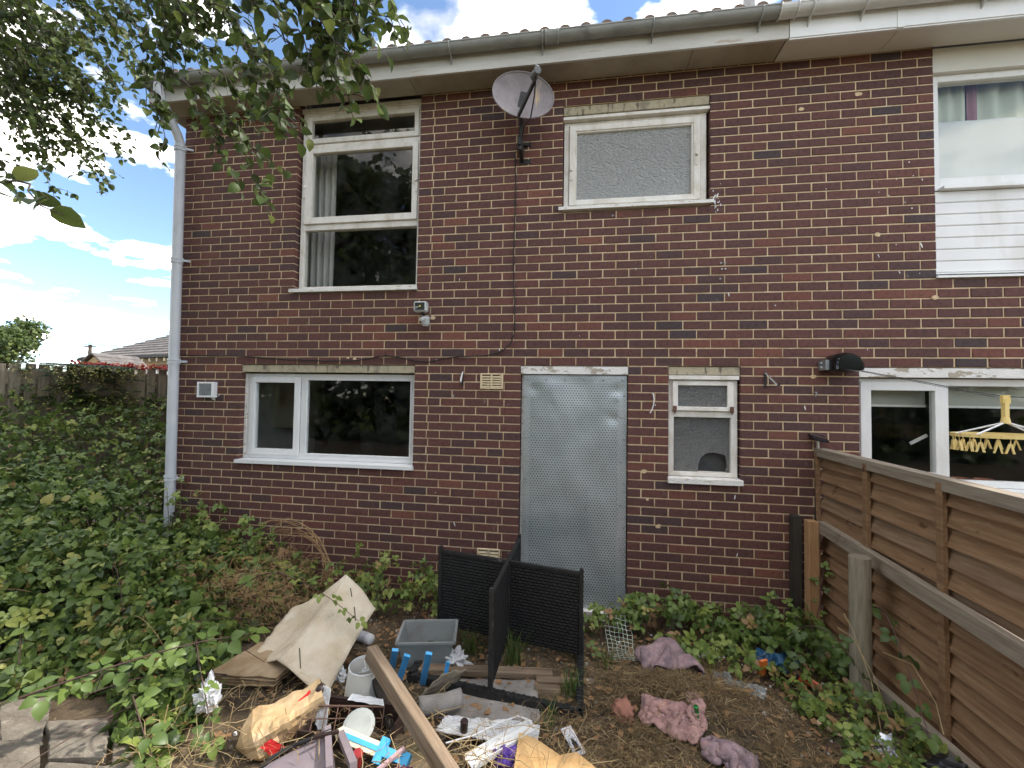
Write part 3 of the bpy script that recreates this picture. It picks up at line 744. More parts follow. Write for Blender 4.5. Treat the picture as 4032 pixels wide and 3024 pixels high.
# satellite dish
dish = thing('satellite_dish', (3.33, 0, 4.2), 'grey weathered satellite dish on a black bracket under the eaves', 'satellite dish')
c = Vector((3.36, -.30, 4.455)); nrm = Vector((.20, -.95, -.02)).normalized()
u = Vector((1, .2, -.20)); u = (u - nrm * u.dot(nrm)).normalized(); t = nrm.cross(u)
if t.z < 0: t = -t
m = MB(); NR, NA = 7, 40
for face, off in ((0, 0.0), (1, -.004)):
    vs = [c - nrm * (.045 - off)] ; fs = []
    for i in range(1, NR + 1):
        r = i / NR
        for k in range(NA):
            a = 2 * math.pi * k / NA
            vs.append(c + u * (.262 * r * math.cos(a)) + t * (.195 * r * math.sin(a)) - nrm * (.045 * (1 - r * r) - off))
    for k in range(NA):
        fs.append((0, 1 + k, 1 + (k + 1) % NA))
        for i in range(NR - 1):
            b = 1 + i * NA; fs.append((b + k, b + NA + k, b + NA + (k + 1) % NA, b + (k + 1) % NA))
    m.add(vs, fs if face == 0 else [f[::-1] for f in fs])
M_DISH = mat('dish_grey', [(.185, .16, .165), (.24, .21, .215), (.29, .255, .26)], rough=.6, scale=5, bump=.1, bscale=60, spots=[(40, .58, .72, (.17, .15, .15)), (3.2, .60, .68, (.50, .36, .20), (2.2, 1, .4))])
part(m, 'reflector', M_DISH, dish, smooth=True)
m = MB(); m.tube([c + u * (.262 * math.cos(a)) + t * (.195 * math.sin(a)) for a in [2 * math.pi * k / NA for k in range(NA + 1)]], .006, 6); part(m, 'reflector_rim', M_DISH, dish)
lowp = c - t * .19; lnb = Vector((3.50, -.62, 4.385))
m = MB(); m.bar(lowp + Vector((0, -.01, .0)), lnb + Vector((-.01, .03, -.03)), .02, .032); part(m, 'feed_arm', M_BLACKMET, dish)
m = MB(); ax = (c - lnb).normalized(); m.lathe([(0, -.05), (.026, -.05), (.028, 0), (.032, .02), (.034, .05), (0, .055)], lnb, ax, n=14); m.lathe([(0, -.03), (.018, -.03), (.018, .035), (0, .035)], lnb + Vector((.0, 0, .02)), (.3, -.6, .6), n=10); part(m, 'lnb_head', mat('lnb_grey', [(.10, .10, .10), (.2, .2, .2)], rough=.6), dish)
m = MB(); m.tube([lnb + Vector((0, 0, -.03)), lnb + Vector((-.02, .10, -.10)), (3.44, -.42, 4.17), (3.37, -.30, 4.18), (3.33, -.16, 4.14), (3.27, -.03, 4.12)], .0055, 6); part(m, 'coaxial_lead', M_CABLE, dish)
m = MB(); m.tube([c + nrm * -.05 - t * .10, (3.335, -.20, 4.30), (3.325, -.16, 4.17), (3.318, -.16, 4.06)], .019, 10); m.bar(c - nrm * .05 - t * .17, c - nrm * .05 + t * .05, .06, .03, nrm); part(m, 'mast', M_BLACKMET, dish)
m = MB(); m.prism([(3.30, -.19, 4.10), (3.30, -.19, 4.16), (3.30, -.0, 4.20), (3.30, -.0, 4.03)], (.035, 0, 0)); m.bar((3.318, -.16, 4.12), (3.36, -.004, 4.20), .02, .02)
for z in (4.02, 4.18): m.box(3.29, 3.40, -.008, -.0015, z, z + .04)
part(m, 'wall_bracket', M_BLACKMET, dish)
# aerial cable down and along the wall
pts = [(3.254, 4.10), (3.262, 3.9), (3.265, 3.697), (3.258, 3.4), (3.257, 3.142), (3.262, 2.9), (3.269, 2.719), (3.277, 2.488), (3.262, 2.425), (3.235, 2.37), (3.165, 2.308), (3.10, 2.285), (3.017, 2.266), (2.8, 2.257), (2.624, 2.24), (2.492, 2.205), (2.357, 2.213), (2.22, 2.243), (2.058, 2.265), (1.96, 2.252), (1.896, 2.238), (1.77, 2.22), (1.661, 2.214), (1.421, 2.214), (1.027, 2.225), (.724, 2.245), (.40, 2.262), (.152, 2.263), (-.16, 2.27)]
cab = thing('cable', (3.26, 0, 3), 'thin black cable stapled down the brick wall from the satellite dish', 'cable')
m = MB(); m.tube([(x, -.012, z) for x, z in pts], .0055, 6); part(m, 'cable_run', M_CABLE, cab, smooth=True)
for x, z in [(3.264, 3.66), (3.258, 3.1), (3.277, 2.5), (2.8, 2.257), (2.058, 2.265)]:
    m = MB(); m.box(x - .008, x + .008, -.021, -.002, z - .006, z + .006); part(m, 'cable_clip', M_BLACKPL, cab)
# floodlight with sensor
fl = thing('floodlight', (2.45, 0, 2.65), 'small grey floodlight with motion sensor below the upper left window', 'floodlight')
M_FLG = mat('floodlight_grey', [(.45, .46, .45), (.55, .56, .55)], rough=.45, spots=[(20, .6, .8, (.3, .3, .28))])
m = MB(); m.cbox(2.365, 2.485, -.145, -.075, 2.652, 2.745, .010); part(m, 'housing', M_FLG, fl)
m = MB(); m.prism([(2.380, -.1465, 2.665), (2.470, -.1465, 2.665), (2.470, -.1465, 2.733), (2.380, -.1465, 2.733)], (0, -.0015, 0)); part(m, 'lens', mat('lamp_lens', [(.03, .03, .032), (.05, .05, .05)], rough=.1, coat=.6), fl)
m = MB(); m.box(2.420, 2.434, -.150, -.1482, 2.694, 2.706); part(m, 'led_chip', mat('led_chip', [(.75, .7, .12), (.8, .75, .15)], rough=.5), fl)
m = MB(); m.add([(2.383, -.1485, 2.668), (2.423, -.1485, 2.697), (2.383, -.1485, 2.70)], [(0, 1, 2)]); part(m, 'reflector', M_GREYMET, fl)
m = MB(); m.tube([(2.435, -.10, 2.655), (2.44, -.07, 2.61), (2.46, -.0, 2.62)], .016, 8); part(m, 'bracket', M_BLACKPL, fl)
m = MB(); m.lathe([(0, -.042), (.03, -.042), (.038, -.02), (.038, .03), (.03, .042), (0, .042)], (2.462, -.085, 2.575), (.1, -.35, 1), n=16); m.lathe([(0, 0), (.018, 0), (.018, .03), (0, .03)], (2.445, -.11, 2.585), (-.3, -1, -.1), n=10); part(m, 'motion_sensor', M_FLG, fl, smooth=False)
m = MB(); m.tube([(2.48, -.09, 2.60), (2.497, -.05, 2.64), (2.495, -.012, 2.69)], .004, 6); part(m, 'lead', M_CABLE, fl)
# air brick with louvres; second one low down
def louvre(x0, x1, z0, z1, label, slots):
    o = thing('air_vent', ((x0 + x1) / 2, 0, z0), label, 'air vent')
    m = MB(); ring(m, x0, x1, z0, z1, .016, .016, .014, .014, -.014, .01); xm = (x0 + x1) / 2; m.box(xm - .008, xm + .008, -.0135, .009, z0 + .013, z1 - .013); m.box(x0 + .01, x1 - .01, .002, .008, z0 + .01, z1 - .01); part(m, 'vent_frame', M_CREAMPL, o)
    h = (z1 - z0 - .034) / slots
    for i in range(slots):
        for a, b in ((x0 + .017, xm - .009), (xm + .009, x1 - .017)):
            zz = z0 + .017 + i * h
            m = MB(); m.prism([(a, -.013, zz), (a, -.011, zz + .004), (a, .001, zz + h * .72), (a, .001, zz + h * .6), (a, -.009, zz)], (b - a, 0, 0)); part(m, 'louvre', M_CREAMPL, o)
    return o
louvre(2.965, 3.176, 1.962, 2.105, 'cream louvred air vent beside the door lintel', 5)
louvre(2.965, 3.176, .452, .513 + .02, 'cream air vent low on the wall behind the black rattan frame', 2)
# white extractor grille left of the kitchen window
ev = thing('extractor_vent', (.16, 0, 1.84), 'white square extractor vent with grey slats left of the kitchen window', 'air vent')
m = MB(); ring(m, .07, .262, 1.84, 1.995, .018, .03, .018, .018, -.05, -.001); m.box(.09, .235, -.01, -.002, 1.855, 1.98); part(m, 'vent_box', M_WHITEPL, ev)
M_SLAT = mat('vent_slat_grey', [(.30, .32, .34), (.42, .44, .45)], rough=.5)
for i in range(9):
    zz = 1.862 + i * .0132
    m = MB(); m.prism([(.09, -.046, zz), (.09, -.043, zz + .003), (.09, -.028, zz + .0105), (.09, -.028, zz + .0085)], (.142, 0, 0)); part(m, 'slat', M_SLAT, ev)
m = MB(); m.add([(.215, -.03, 1.838), (.262, -.03, 1.842), (.255, -.01, 1.808), (.225, -.012, 1.815)], [(0, 1, 2, 3)]); m.tube([(.255, -.02, 1.84), (.29, -.012, 1.86), (.305, -.012, 1.875)], .003, 5); part(m, 'torn_sealant', M_WHITEPL, ev)
# two hanging-basket hooks
def hook(x, z, dx_, label):
    o = thing('wall_hook', (x, 0, z), label, 'wall hook')
    m = MB(); m.box(x - .008, x + .008, -.007, -.001, z - .02, z + .115); part(m, 'wall_plate', M_BLACKMET, o)
    m = MB(); m.bar((x, -.008, z + .105), (x + dx_, -.10, z), .014, .009); part(m, 'arm', M_CHROME, o)
    m = MB(); m.bar((x, -.006, z - .012), (x + dx_, -.10, z - .006), .007, .007); m.tube([(x + dx_, -.10, z), (x + dx_ * 1.15, -.118, z + .004), (x + dx_ * 1.2, -.118, z + .02)], .006, 6); part(m, 'brace', M_BLACKMET, o)
hook(2.80, 2.01, .004, 'small steel bracket hook left of the cream louvred vent')
hook(5.375, 2.02, .055, 'steel bracket hook right of the toilet window')
# dangling stub of white cable
m = MB(); m.tube([(4.475, -.004, 1.945), (4.478, -.03, 1.94), (4.486, -.03, 1.90), (4.484, -.028, 1.85), (4.468, -.026, 1.80), (4.455, -.026, 1.775)], .0045, 6)
o = m.build('cable_stub', M_WHITEPL, loc=(4.475, 0, 1.9)); tag(o, 'short white cable stub hanging from the wall left of the toilet window', 'cable')
# hooks and old screws in the wall
nails = random.Random(3)
for i, (x, z) in enumerate([(2.72, 1.90), (4.13, 3.50), (5.75, 1.97), (5.03, 3.05), (5.06, 3.05), (5.03, 3.00), (5.06, 3.00), (5.02, 2.92), (3.49, 2.57)]):
    m = MB(); m.lathe([(0, 0), (.005, 0), (.005, .012), (.008, .013), (.008, .017), (0, .018)], (x, -.002, z), (nails.uniform(-.2, .2), -1, nails.uniform(-.3, .1)), n=8)
    if i in (0, 2): m.tube([(x, -.02, z), (x, -.024, z - .02), (x - .008, -.02, z - .035)], .004, 6)
    part(m, 'old_fixing', M_GREYMET, house)
# black washing-line reel of the neighbour and its line
rl = thing('washing_line_reel', (5.9, 0, 2.2), 'glossy black retractable washing line reel above the neighbour\'s window', 'washing line')
m = MB()
prof = [(5.80, 2.135), (5.80, 2.225), (5.83, 2.262), (5.89, 2.283), (5.95, 2.278), (6.00, 2.245), (6.03, 2.19), (6.028, 2.14), (5.99, 2.128), (5.85, 2.126)]
n_ = len(prof); cx, cz = 5.91, 2.2
lay = [(-.02, .97), (-.05, 1.0), (-.12, 1.0), (-.16, .93), (-.185, .75)]
vs = []; fs = []
for y, s in lay:
    for x, z in prof: vs.append((cx + (x - cx) * s, y, cz + (z - cz) * s))
for i in range(len(lay) - 1):
    for k in range(n_): fs.append((i * n_ + k, i * n_ + (k + 1) % n_, (i + 1) * n_ + (k + 1) % n_, (i + 1) * n_ + k))
fs.append(tuple(range(n_))); fs.append(tuple((len(lay) - 1) * n_ + k for k in range(n_))[::-1])
m.add(vs, fs); o = part(m, 'reel_case', mat('gloss_black', [(.006, .006, .007), (.01, .01, .011)], rough=.12, spec=.5), rl); autosmooth(o, 50)
m = MB(); m.box(5.775, 5.805, -.11, -.002, 2.145, 2.225); m.lathe([(0, 0), (.010, 0), (.010, .008), (0, .008)], (5.774, -.06, 2.17), (-1, -.6, 0), n=8); m.lathe([(0, 0), (.010, 0), (.010, .008), (0, .008)], (5.774, -.06, 2.205), (-1, -.6, 0), n=8); part(m, 'wall_bracket', M_GREYMET, rl)
m = MB(); m.tube([(6.02, -.12, 2.14), (6.25, -.26, 2.07), (6.5, -.41, 1.99), (6.66, -.50, 1.945), (6.9, -.64, 1.935), (7.6, -1.1, 1.93)], .003, 5); m.tube([(6.02, -.12, 2.134), (6.3, -.29, 2.045), (6.62, -.48, 1.942)], .002, 5); part(m, 'line', mat('line_grey', [(.05, .05, .055), (.08, .08, .085)], rough=.6), rl)
# clip hanger on the line
hg = thing('peg_hanger', (6.66, -.5, 1.7), 'pale yellow plastic clip hanger hung from the washing line', 'clothes hanger')
M_YEL = mat('pale_yellow_plastic', [(.78, .58, .20), (.84, .66, .28)], rough=.4, scale=6)
m = MB(); m.box(6.648, 6.672, -.515, -.485, 1.79, 1.93); m.box(6.640, 6.684, -.512, -.488, 1.90, 1.955); m.lathe([(0, -.018), (.026, -.018), (.02, .02), (0, .02)], (6.66, -.5, 1.785), n=12); part(m, 'hook', M_YEL, hg)
HC = Vector((6.66, -.5, 1.685)); HA, HB = .285, .19
def he(a, r=1.0): return HC + Vector((HA * r * math.cos(a), HB * r * math.sin(a), 0))
m = MB()
q = [he(2 * math.pi * k / 32) for k in range(33)]
for i in range(32): m.bar(q[i], q[i + 1], .02, .022)
m.bar(he(0), he(math.pi), .014, .016); m.bar(he(math.pi / 2), he(-math.pi / 2), .014, .016); part(m, 'ring', M_YEL, hg)
for a in (.45, 2.7, 3.6, 5.8):
    m = MB(); m.tube([(6.66, -.5, 1.775), he(a, .97)], .006, 6)
    part(m, 'chain', M_WHITEPL, hg)
for k in range(22):
    a = 2 * math.pi * (k + .3 * random.random()) / 22; p = he(a, .97)
    m = MB(); s = random.uniform(-.25, .25); dn = Vector((.3 * s, 0, -1)); ax = Vector((-math.sin(a), math.cos(a), 0))
    m.obox(p + dn * .025, ax * .002, ax.cross(dn) * .002, dn * .018)
    m.obox(p + dn * .072 + ax * .010, ax * .005, ax.cross(dn) * .007, (dn + ax * .25) * .032); m.obox(p + dn * .072 - ax * .010, ax * .005, ax.cross(dn) * .007, (dn - ax * .25) * .032)
    part(m, 'peg', M_YEL, hg)
# terracotta pots on the neighbour's inside sill
M_TERRA = mat('terracotta', [(.42, .15, .09), (.5, .2, .12)], rough=.7)
for x in (7.04, 7.20):
    m = MB(); m.lathe([(0, 0), (.045, 0), (.055, .05), (.062, .05), (.064, .072), (.056, .072), (.05, .055), (0, .05)], (x, .34, 1.202), n=18)
    o = m.build('flower_pot', M_TERRA, loc=(x, .34, 1.202)); tag(o, 'small terracotta pot on the neighbour\'s window sill, ' + ('left' if x < 7.1 else 'right') + ' of the two', 'flower pot', 'pots on the neighbour\'s sill')

# ------------------------------------------------------------------ curtains
def curtain(x0, x1, z0, z1, y, folds, name, m_, label, amp=.02, gather=0):
    m = MB()
    def fn(u, v):
        s = u + gather * (u - .5) * (1 - v) * .2
        return (x0 + (x1 - x0) * s, y + amp * math.sin(u * folds * 2 * math.pi + .6 * math.sin(v * 2)) + .004 * nz(u * 9, v * 3), z0 + (z1 - z0) * v)
    m.grid(fn, folds * 10, 14); o = m.build(name, m_, None, True, loc=((x0 + x1) / 2, y, z0)); solidify(o, .003)
    return tag(o, label, 'curtain')
M_CURT = mat('grey_white_curtain', [(.50, .47, .44), (.60, .57, .54)], rough=.9, scale=3, stretch=(1, 1, .1))
curtain(.98, 1.27, 2.80, 4.6, .34, 4, 'curtain', M_CURT, 'pale grey curtain drawn aside in the upper left window', .028)
M_CURT2 = mat('pale_green_curtain', [(.60, .64, .56), (.68, .72, .64)], rough=.9, scale=3, stretch=(1, 1, .1))
M_CURT3 = mat('dull_pink_curtain', [(.34, .18, .22), (.40, .24, .28)], rough=.9, scale=3, stretch=(1, 1, .1))
M_SKYREFL = mat('sky_reflection_sheet', [(.72, .74, .76), (.78, .80, .80)], rough=.9, scale=3)
curtain(6.72, 7.02, 3.64, 4.58, .21, 3, 'curtain', M_CURT2, 'pale green curtain left of the pink strip in the neighbour\'s upper window', .012)
curtain(7.025, 7.10, 3.64, 4.58, .205, 1, 'curtain', M_CURT3, 'narrow dusky pink curtain in the neighbour\'s upper window', .008)
curtain(7.11, 8.6, 3.64, 4.58, .215, 9, 'curtain', M_CURT2, 'wide pale green curtain right of the pink strip in the neighbour\'s upper window', .02)
curtain(6.71, 8.6, 3.64, 4.23, .165, 6, 'sky_reflection_sheet', M_SKYREFL, 'white half-height net across the neighbour\'s upper window', .004)  # added sheet, stands in for bright sky reflected in the lower glass

# ------------------------------------------------------------------ right boundary: lap panel fence, grey rails and posts
def woodmat(name, cols, stretch, scale=6, spots=None, rough=.8, bump=.22):
    return mat(name, cols, rough=rough, scale=scale, detail=9, bump=bump, bscale=scale * 5, stretch=stretch, spots=spots, fac=(.3, .7))
KNOT = [(1.6, .62, .85, (.19, .15, .09), (1, .6, 1.5)), (3.2, .665, .70, (.09, .045, .022), (1, 1.3, 2.2), 3), (9, .62, .78, (.30, .22, .14), (1, .5, 3))]
M_LAP = woodmat('lap_board', [(.145, .076, .037), (.215, .122, .062), (.275, .175, .098)], (6, .55, 9), spots=KNOT)
M_LAP2 = woodmat('lap_board_grey', [(.145, .085, .046), (.20, .128, .076), (.26, .18, .115)], (6, .55, 9), spots=KNOT)
M_GREYW = woodmat('weathered_rail', [(.17, .135, .10), (.25, .205, .155), (.31, .27, .21)], (8, .6, 8), spots=[(5, .63, .75, (.12, .09, .065))])
M_POSTV = woodmat('weathered_post', [(.16, .135, .095), (.24, .205, .15), (.29, .26, .2)], (9, 9, .7))
M_ORANGEW = woodmat('new_orange_timber', [(.30, .155, .07), (.38, .21, .10), (.42, .25, .13)], (9, 9, .7))
M_DARKW = woodmat('dark_wet_timber', [(.018, .014, .011), (.035, .028, .022), (.05, .04, .03)], (9, 9, .7))
fx = 5.80
fence = thing('fence_panel', (fx, -.9, .06), 'brown lap fence panel between the two gardens', 'fence')
FT0, FT1 = 1.50, 1.46
def ftop(y): return FT0 + (FT1 - FT0) * min(1, -y / 1.9)
lr = random.Random(21)
nb_ = 13
for i in range(nb_):
    z0 = .08 + i * .1085; wv = [lr.uniform(-.0035, .0035) for _ in range(9)]
    m = MB()
    def fn(u, v, z0=z0, wv=wv):
        y = -.03 - 1.84 * u; k = u * 8; a = int(min(7, k)); dz = wv[a] + (wv[a + 1] - wv[a]) * (k - a)
        d = (FT1 - FT0) * u * (i / nb_)
        return (fx - .042 + .046 * v, y, z0 + d + (dz if v < .5 else 0) + .132 * v)
    top = [fn(k / 16, 0) for k in range(17)]; bot = [fn(k / 16, 1) for k in range(17)]
    vs = top + bot + [(x + .009, y, z) for x, y, z in top] + [(x + .009, y, z) for x, y, z in bot]
    fs = []
    for k in range(16):
        fs += [(k, 17 + k, 18 + k, k + 1), (34 + k, 35 + k, 52 + k, 51 + k), (k, k + 1, 35 + k, 34 + k), (17 + k, 51 + k, 52 + k, 18 + k)]
    fs += [(0, 34, 51, 17), (16, 33, 67, 50)]
    m.add(vs, fs); part(m, 'board', M_LAP if i not in (7, 9) else M_LAP2, fence)
for y, wd in ((-.03, .035), (-.625, .042), (-1.225, .042), (-1.83, .042)):
    m = MB(); m.cbox(fx - .064, fx - .036, y - wd / 2, y + wd / 2, .05, ftop(y) - .003, .003); part(m, 'batten', M_LAP, fence)
m = MB(); m.bar((fx - .051, -.005, FT0 - .02), (fx - .051, -1.88, FT1 - .02), .022, .045); part(m, 'top_rail', M_GREYW, fence)
m = MB(); m.bar((fx - .018, -.003, FT0 + .012), (fx - .018, -1.885, FT1 + .012), .085, .018); part(m, 'capping', M_GREYW, fence)
m = MB(); m.cbox(fx - .03, fx + .045, -1.97, -1.892, -.1, 1.5, .004); part(m, 'post', M_POSTV, fence)
# low rail fence standing in front of it
rf_ = thing('rail_fence', (5.7, -.8, 0), 'low weathered two-rail timber fence with three posts in front of the lap panel', 'fence')
m = MB(); m.bar((5.725, -.12, .925), (5.715, -2.1, .815), .05, .085); part(m, 'rail', M_GREYW, rf_)
m = MB(); m.bar((5.715, -.30, .075), (5.70, -2.1, .17), .05, .10); part(m, 'rail', M_GREYW, rf_)
m = MB(); m.cbox(5.625, 5.70, -.155, -.075, -.1, .965, .005); part(m, 'post', M_ORANGEW, rf_)
m = MB(); m.cbox(5.545, 5.612, -.085, -.012, -.1, .985, .005); part(m, 'post', M_DARKW, rf_)
m = MB()
pp = [(5.585 + .058 * math.cos(a), -.83 + .058 * math.sin(a) * (1 if math.sin(a) < 0 else .8)) for a in [2 * math.pi * k / 14 for k in range(14)]]
m.prism([(x, y, -.1) for x, y in pp], (0, 0, 1.035)); o = part(m, 'post', M_POSTV, rf_); autosmooth(o, 50)
# solar light clipped on the corner
sl = thing('solar_light', (5.76, -.03, 1.5), 'small black solar garden light on top of the fence corner', 'solar light')
m = MB(); m.obox((5.755, -.04, 1.605), (.055, .0, -.010), (0, .045, .02), (.001, -.003, .008)); part(m, 'solar_panel', mat('solar_cell', [(.012, .012, .016), (.02, .02, .028)], rough=.15, coat=.5), sl)
m = MB(); m.lathe([(.012, -.03), (.012, .08)], (5.755, -.03, 1.51), n=10); m.lathe([(.018, 0), (.018, .02), (0, .022)], (5.755, -.03, 1.57), n=10); part(m, 'neck', M_CHROME, sl)
m = MB(); m.tube([(5.755, -.03, 1.49), (5.75, -.02, 1.3), (5.745, -.02, .9)], .014, 8); part(m, 'pole', M_BLACKPL, sl)

# ------------------------------------------------------------------ left boundary: close paling fence
lf = thing('paling_fence', (-3, 1.4, .3), 'weathered grey vertical paling fence behind the brambles', 'fence')
M_PALE = woodmat('weathered_paling', [(.20, .165, .12), (.29, .245, .185), (.36, .315, .24)], (9, 9, .6))
A_, B_ = Vector((-4.35, -1.15, 0)), Vector((-2.35, 2.75, 0)); dF = (B_ - A_).normalized(); nF = Vector((dF.y, -dF.x, 0)); LF = (B_ - A_).length
pr = random.Random(9); s = 0.0
while s < LF:
    p = A_ + dF * s; wd = .098 + pr.uniform(-.006, .006); top = 2.235 + .012 * s / LF + pr.uniform(-.02, .02); tl = pr.uniform(-.008, .008)
    m = MB(); m.prism([p + V(0, 0, .3), p + dF * wd + V(0, 0, .3), p + dF * (wd + tl) + V(0, 0, top + pr.uniform(-.004, .004)), p + dF * tl + V(0, 0, top)], nF * .018)
    part(m, 'paling', M_PALE, lf)
    p = p + dF * .064 - nF * .062; top -= .055 + pr.uniform(0, .02)
    m = MB(); m.prism([p + V(0, 0, .3), p + dF * wd + V(0, 0, .3), p + dF * wd + V(0, 0, top), p + V(0, 0, top)], nF * .018)
    part(m, 'paling', M_PALE, lf); s += .128
for z in (.6, 2.0):
    m = MB(); m.bar(A_ + V(0, 0, z) - nF * .03, B_ + V(0, 0, z) - nF * .03, .04, .075); part(m, 'rail', M_PALE, lf)
# ------------------------------------------------------------------ foliage tools
def leaf_template(kind='ovate'):
    """one leaf along +X, normal +Z, folded on its midrib; returns verts, faces"""
    if kind == 'ovate':   prof = [(.0, .0), (.16, .26), (.42, .37), (.72, .27), (1.0, .0)]
    elif kind == 'round': prof = [(.0, .0), (.18, .27), (.45, .36), (.75, .26), (1.0, .0)]
    elif kind == 'narrow': prof = [(.0, .0), (.2, .10), (.5, .13), (.8, .08), (1.0, .0)]
    v = []; f = []
    z = lambda x: .10 * math.sin(x * 3.0) - .16 * x * x
    for x, w_ in prof: v.append((x, 0, z(x)))
    for x, w_ in prof[1:-1]: v.append((x - .03, w_, z(x) + .10 * w_ / .37))
    for x, w_ in prof[1:-1]: v.append((x - .03, -w_, z(x) + .10 * w_ / .37))
    f += [(0, 1, 5), (1, 2, 6, 5), (2, 3, 7, 6), (3, 4, 7), (0, 8, 1), (8, 9, 2, 1), (9, 10, 3, 2), (10, 4, 3)]
    return np.array(v, float), f
TPL = {k: leaf_template(k) for k in ('ovate', 'round', 'narrow')}
def compound(n=3):
    v0, f0 = TPL['ovate']; vs = []; fs = []
    angs = {3: [(0, 1.0, .30), (1.15, .82, .12), (-1.15, .82, .12)], 5: [(0, 1.0, .32), (.85, .85, .2), (-.85, .85, .2), (1.75, .6, .1), (-1.75, .6, .1)]}[n]
    for a, s, d in angs:
        c, si = math.cos(a), math.sin(a)
        q = v0 * s; q = np.stack([q[:, 0] * c - q[:, 1] * si + d * c, q[:, 0] * si + q[:, 1] * c + d * si, q[:, 2] + .05 * math.cos(a * 3)], 1)
        b = len(vs); vs.extend(q.tolist()); fs.extend([tuple(i + b for i in f) for f in f0])
    return np.array(vs), fs
TPL['tri'] = compound(3); TPL['quin'] = compound(5)
def frames(P, Dr, Nr):
    """orthonormal frames from directions and approximate normals (arrays)"""
    Dr = Dr / np.linalg.norm(Dr, axis=1, keepdims=True)
    Nr = Nr - Dr * (Nr * Dr).sum(1, keepdims=True); ln = np.linalg.norm(Nr, axis=1, keepdims=True); ln[ln < 1e-6] = 1; Nr = Nr / ln
    return Dr, np.cross(Nr, Dr), Nr
def leafmass(name, P, Dr, Nr, size, tone_, tpl, m_, parent=None, loc=(0, 0, 0)):
    v0, f0 = TPL[tpl]; N = len(P); nv = len(v0)
    X_, Y_, Z_ = frames(P, Dr, Nr)
    s = np.asarray(size).reshape(-1, 1, 1)
    W = P[:, None, :] + s * (v0[None, :, 0:1] * X_[:, None, :] + v0[None, :, 1:2] * Y_[:, None, :] + v0[None, :, 2:3] * Z_[:, None, :]) - np.array(loc)
    me = bpy.data.meshes.new(name)
    me.vertices.add(N * nv); me.vertices.foreach_set('co', W.reshape(-1).astype(np.float32))
    lens = np.array([len(f) for f in f0]); flat = np.concatenate([np.array(f) for f in f0])
    tot = np.tile(lens, N); st = np.concatenate([[0], np.cumsum(tot)[:-1]])
    idx = (flat[None, :] + (np.arange(N) * nv)[:, None]).reshape(-1)
    me.loops.add(len(idx)); me.loops.foreach_set('vertex_index', idx.astype(np.int32))
    me.polygons.add(len(tot)); me.polygons.foreach_set('loop_start', st.astype(np.int32)); me.polygons.foreach_set('loop_total', tot.astype(np.int32))
    me.polygons.foreach_set('use_smooth', [True] * len(tot))
    a = me.attributes.new('tone', 'FLOAT', 'FACE')
    a.data.foreach_set('value', np.repeat(np.asarray(tone_, np.float32), len(f0)))
    me.materials.append(m_); me.update(); me.validate()
    o = bpy.data.objects.new(name, me); COL.objects.link(o); o.location = loc
    if parent:
        o.parent = parent; o.location = Vector(loc) - Vector(parent.location)
    return tag(o, kind='stuff')
LEAFLIB = {}
def leafparts(P, Dr, Nr, size, tone_, tpl, m_, parent):
    """single leaves as objects; mesh data shared between leaves of like tone"""
    X_, Y_, Z_ = frames(P, Dr, Nr)
    for i in range(len(P)):
        t = round(float(tone_[i]) * 8) / 8; key = (tpl, m_.name, t)
        if key not in LEAFLIB:
            v0, f0 = TPL[tpl]; me = bpy.data.meshes.new('leaf'); me.from_pydata(v0.tolist(), [], f0)
            me.polygons.foreach_set('use_smooth', [True] * len(f0)); a = me.attributes.new('tone', 'FLOAT', 'FACE'); a.data.foreach_set('value', [t] * len(f0))
            me.materials.append(m_); LEAFLIB[key] = me
        o = bpy.data.objects.new('leaf', LEAFLIB[key]); COL.objects.link(o); o.parent = parent
        s = float(size[i]); p = P[i] - np.array(parent.location)
        o.matrix_local = Matrix([[X_[i][k] * s, Y_[i][k] * s, Z_[i][k] * s, p[k]] for k in range(3)] + [[0, 0, 0, 1]])
def leaves(parent, P, Dr, Nr, size, tone_, tpl, m_, nparts, name='foliage'):
    """the leaves that show largest become parts, the rest one part of kind stuff"""
    P = np.asarray(P, float); Dr = np.asarray(Dr, float); Nr = np.asarray(Nr, float); size = np.asarray(size, float); tone_ = np.asarray(tone_, float)
    C_ = np.array(CAM); d = P - C_; dist = np.linalg.norm(d, axis=1)
    fw = d @ np.array(Fv); inx = np.abs(d @ np.array(R2)) < 1.15 * fw; iny = np.abs(d @ np.array(U2)) < .87 * fw
    NN = Nr / np.linalg.norm(Nr, axis=1, keepdims=True)
    sc = np.where(inx & iny & (fw > .2), (size / dist) ** 2 * (.3 + np.abs((NN * d / dist[:, None]).sum(1))), 0)
    od = np.argsort(-sc); k = min(nparts, int((sc > 0).sum()))
    a, b = od[:k], od[k:]
    if k: leafparts(P[a], Dr[a], Nr[a], size[a], tone_[a], tpl, m_, parent)
    if len(b): leafmass(name, P[b], Dr[b], Nr[b], size[b], tone_[b], tpl, m_, parent, tuple(parent.location))
def rdir(n, up=0.0, r=rng):
    v = r.normal(size=(n, 3)); v /= np.linalg.norm(v, axis=1, keepdims=True); v[:, 2] += up; return v
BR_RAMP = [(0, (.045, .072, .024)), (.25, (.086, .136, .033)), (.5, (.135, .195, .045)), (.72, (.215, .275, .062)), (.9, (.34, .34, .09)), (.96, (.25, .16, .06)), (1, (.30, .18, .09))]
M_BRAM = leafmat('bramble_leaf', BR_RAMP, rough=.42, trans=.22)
TR_RAMP = [(0, (.035, .052, .018)), (.5, (.068, .10, .026)), (.85, (.125, .17, .04)), (1, (.19, .22, .06))]
M_TREE = leafmat('willow_leaf', TR_RAMP, rough=.5, trans=.35)
M_STEM = mat('bramble_stem', [(.06, .032, .035), (.09, .045, .042), (.07, .06, .03)], rough=.7, scale=20)
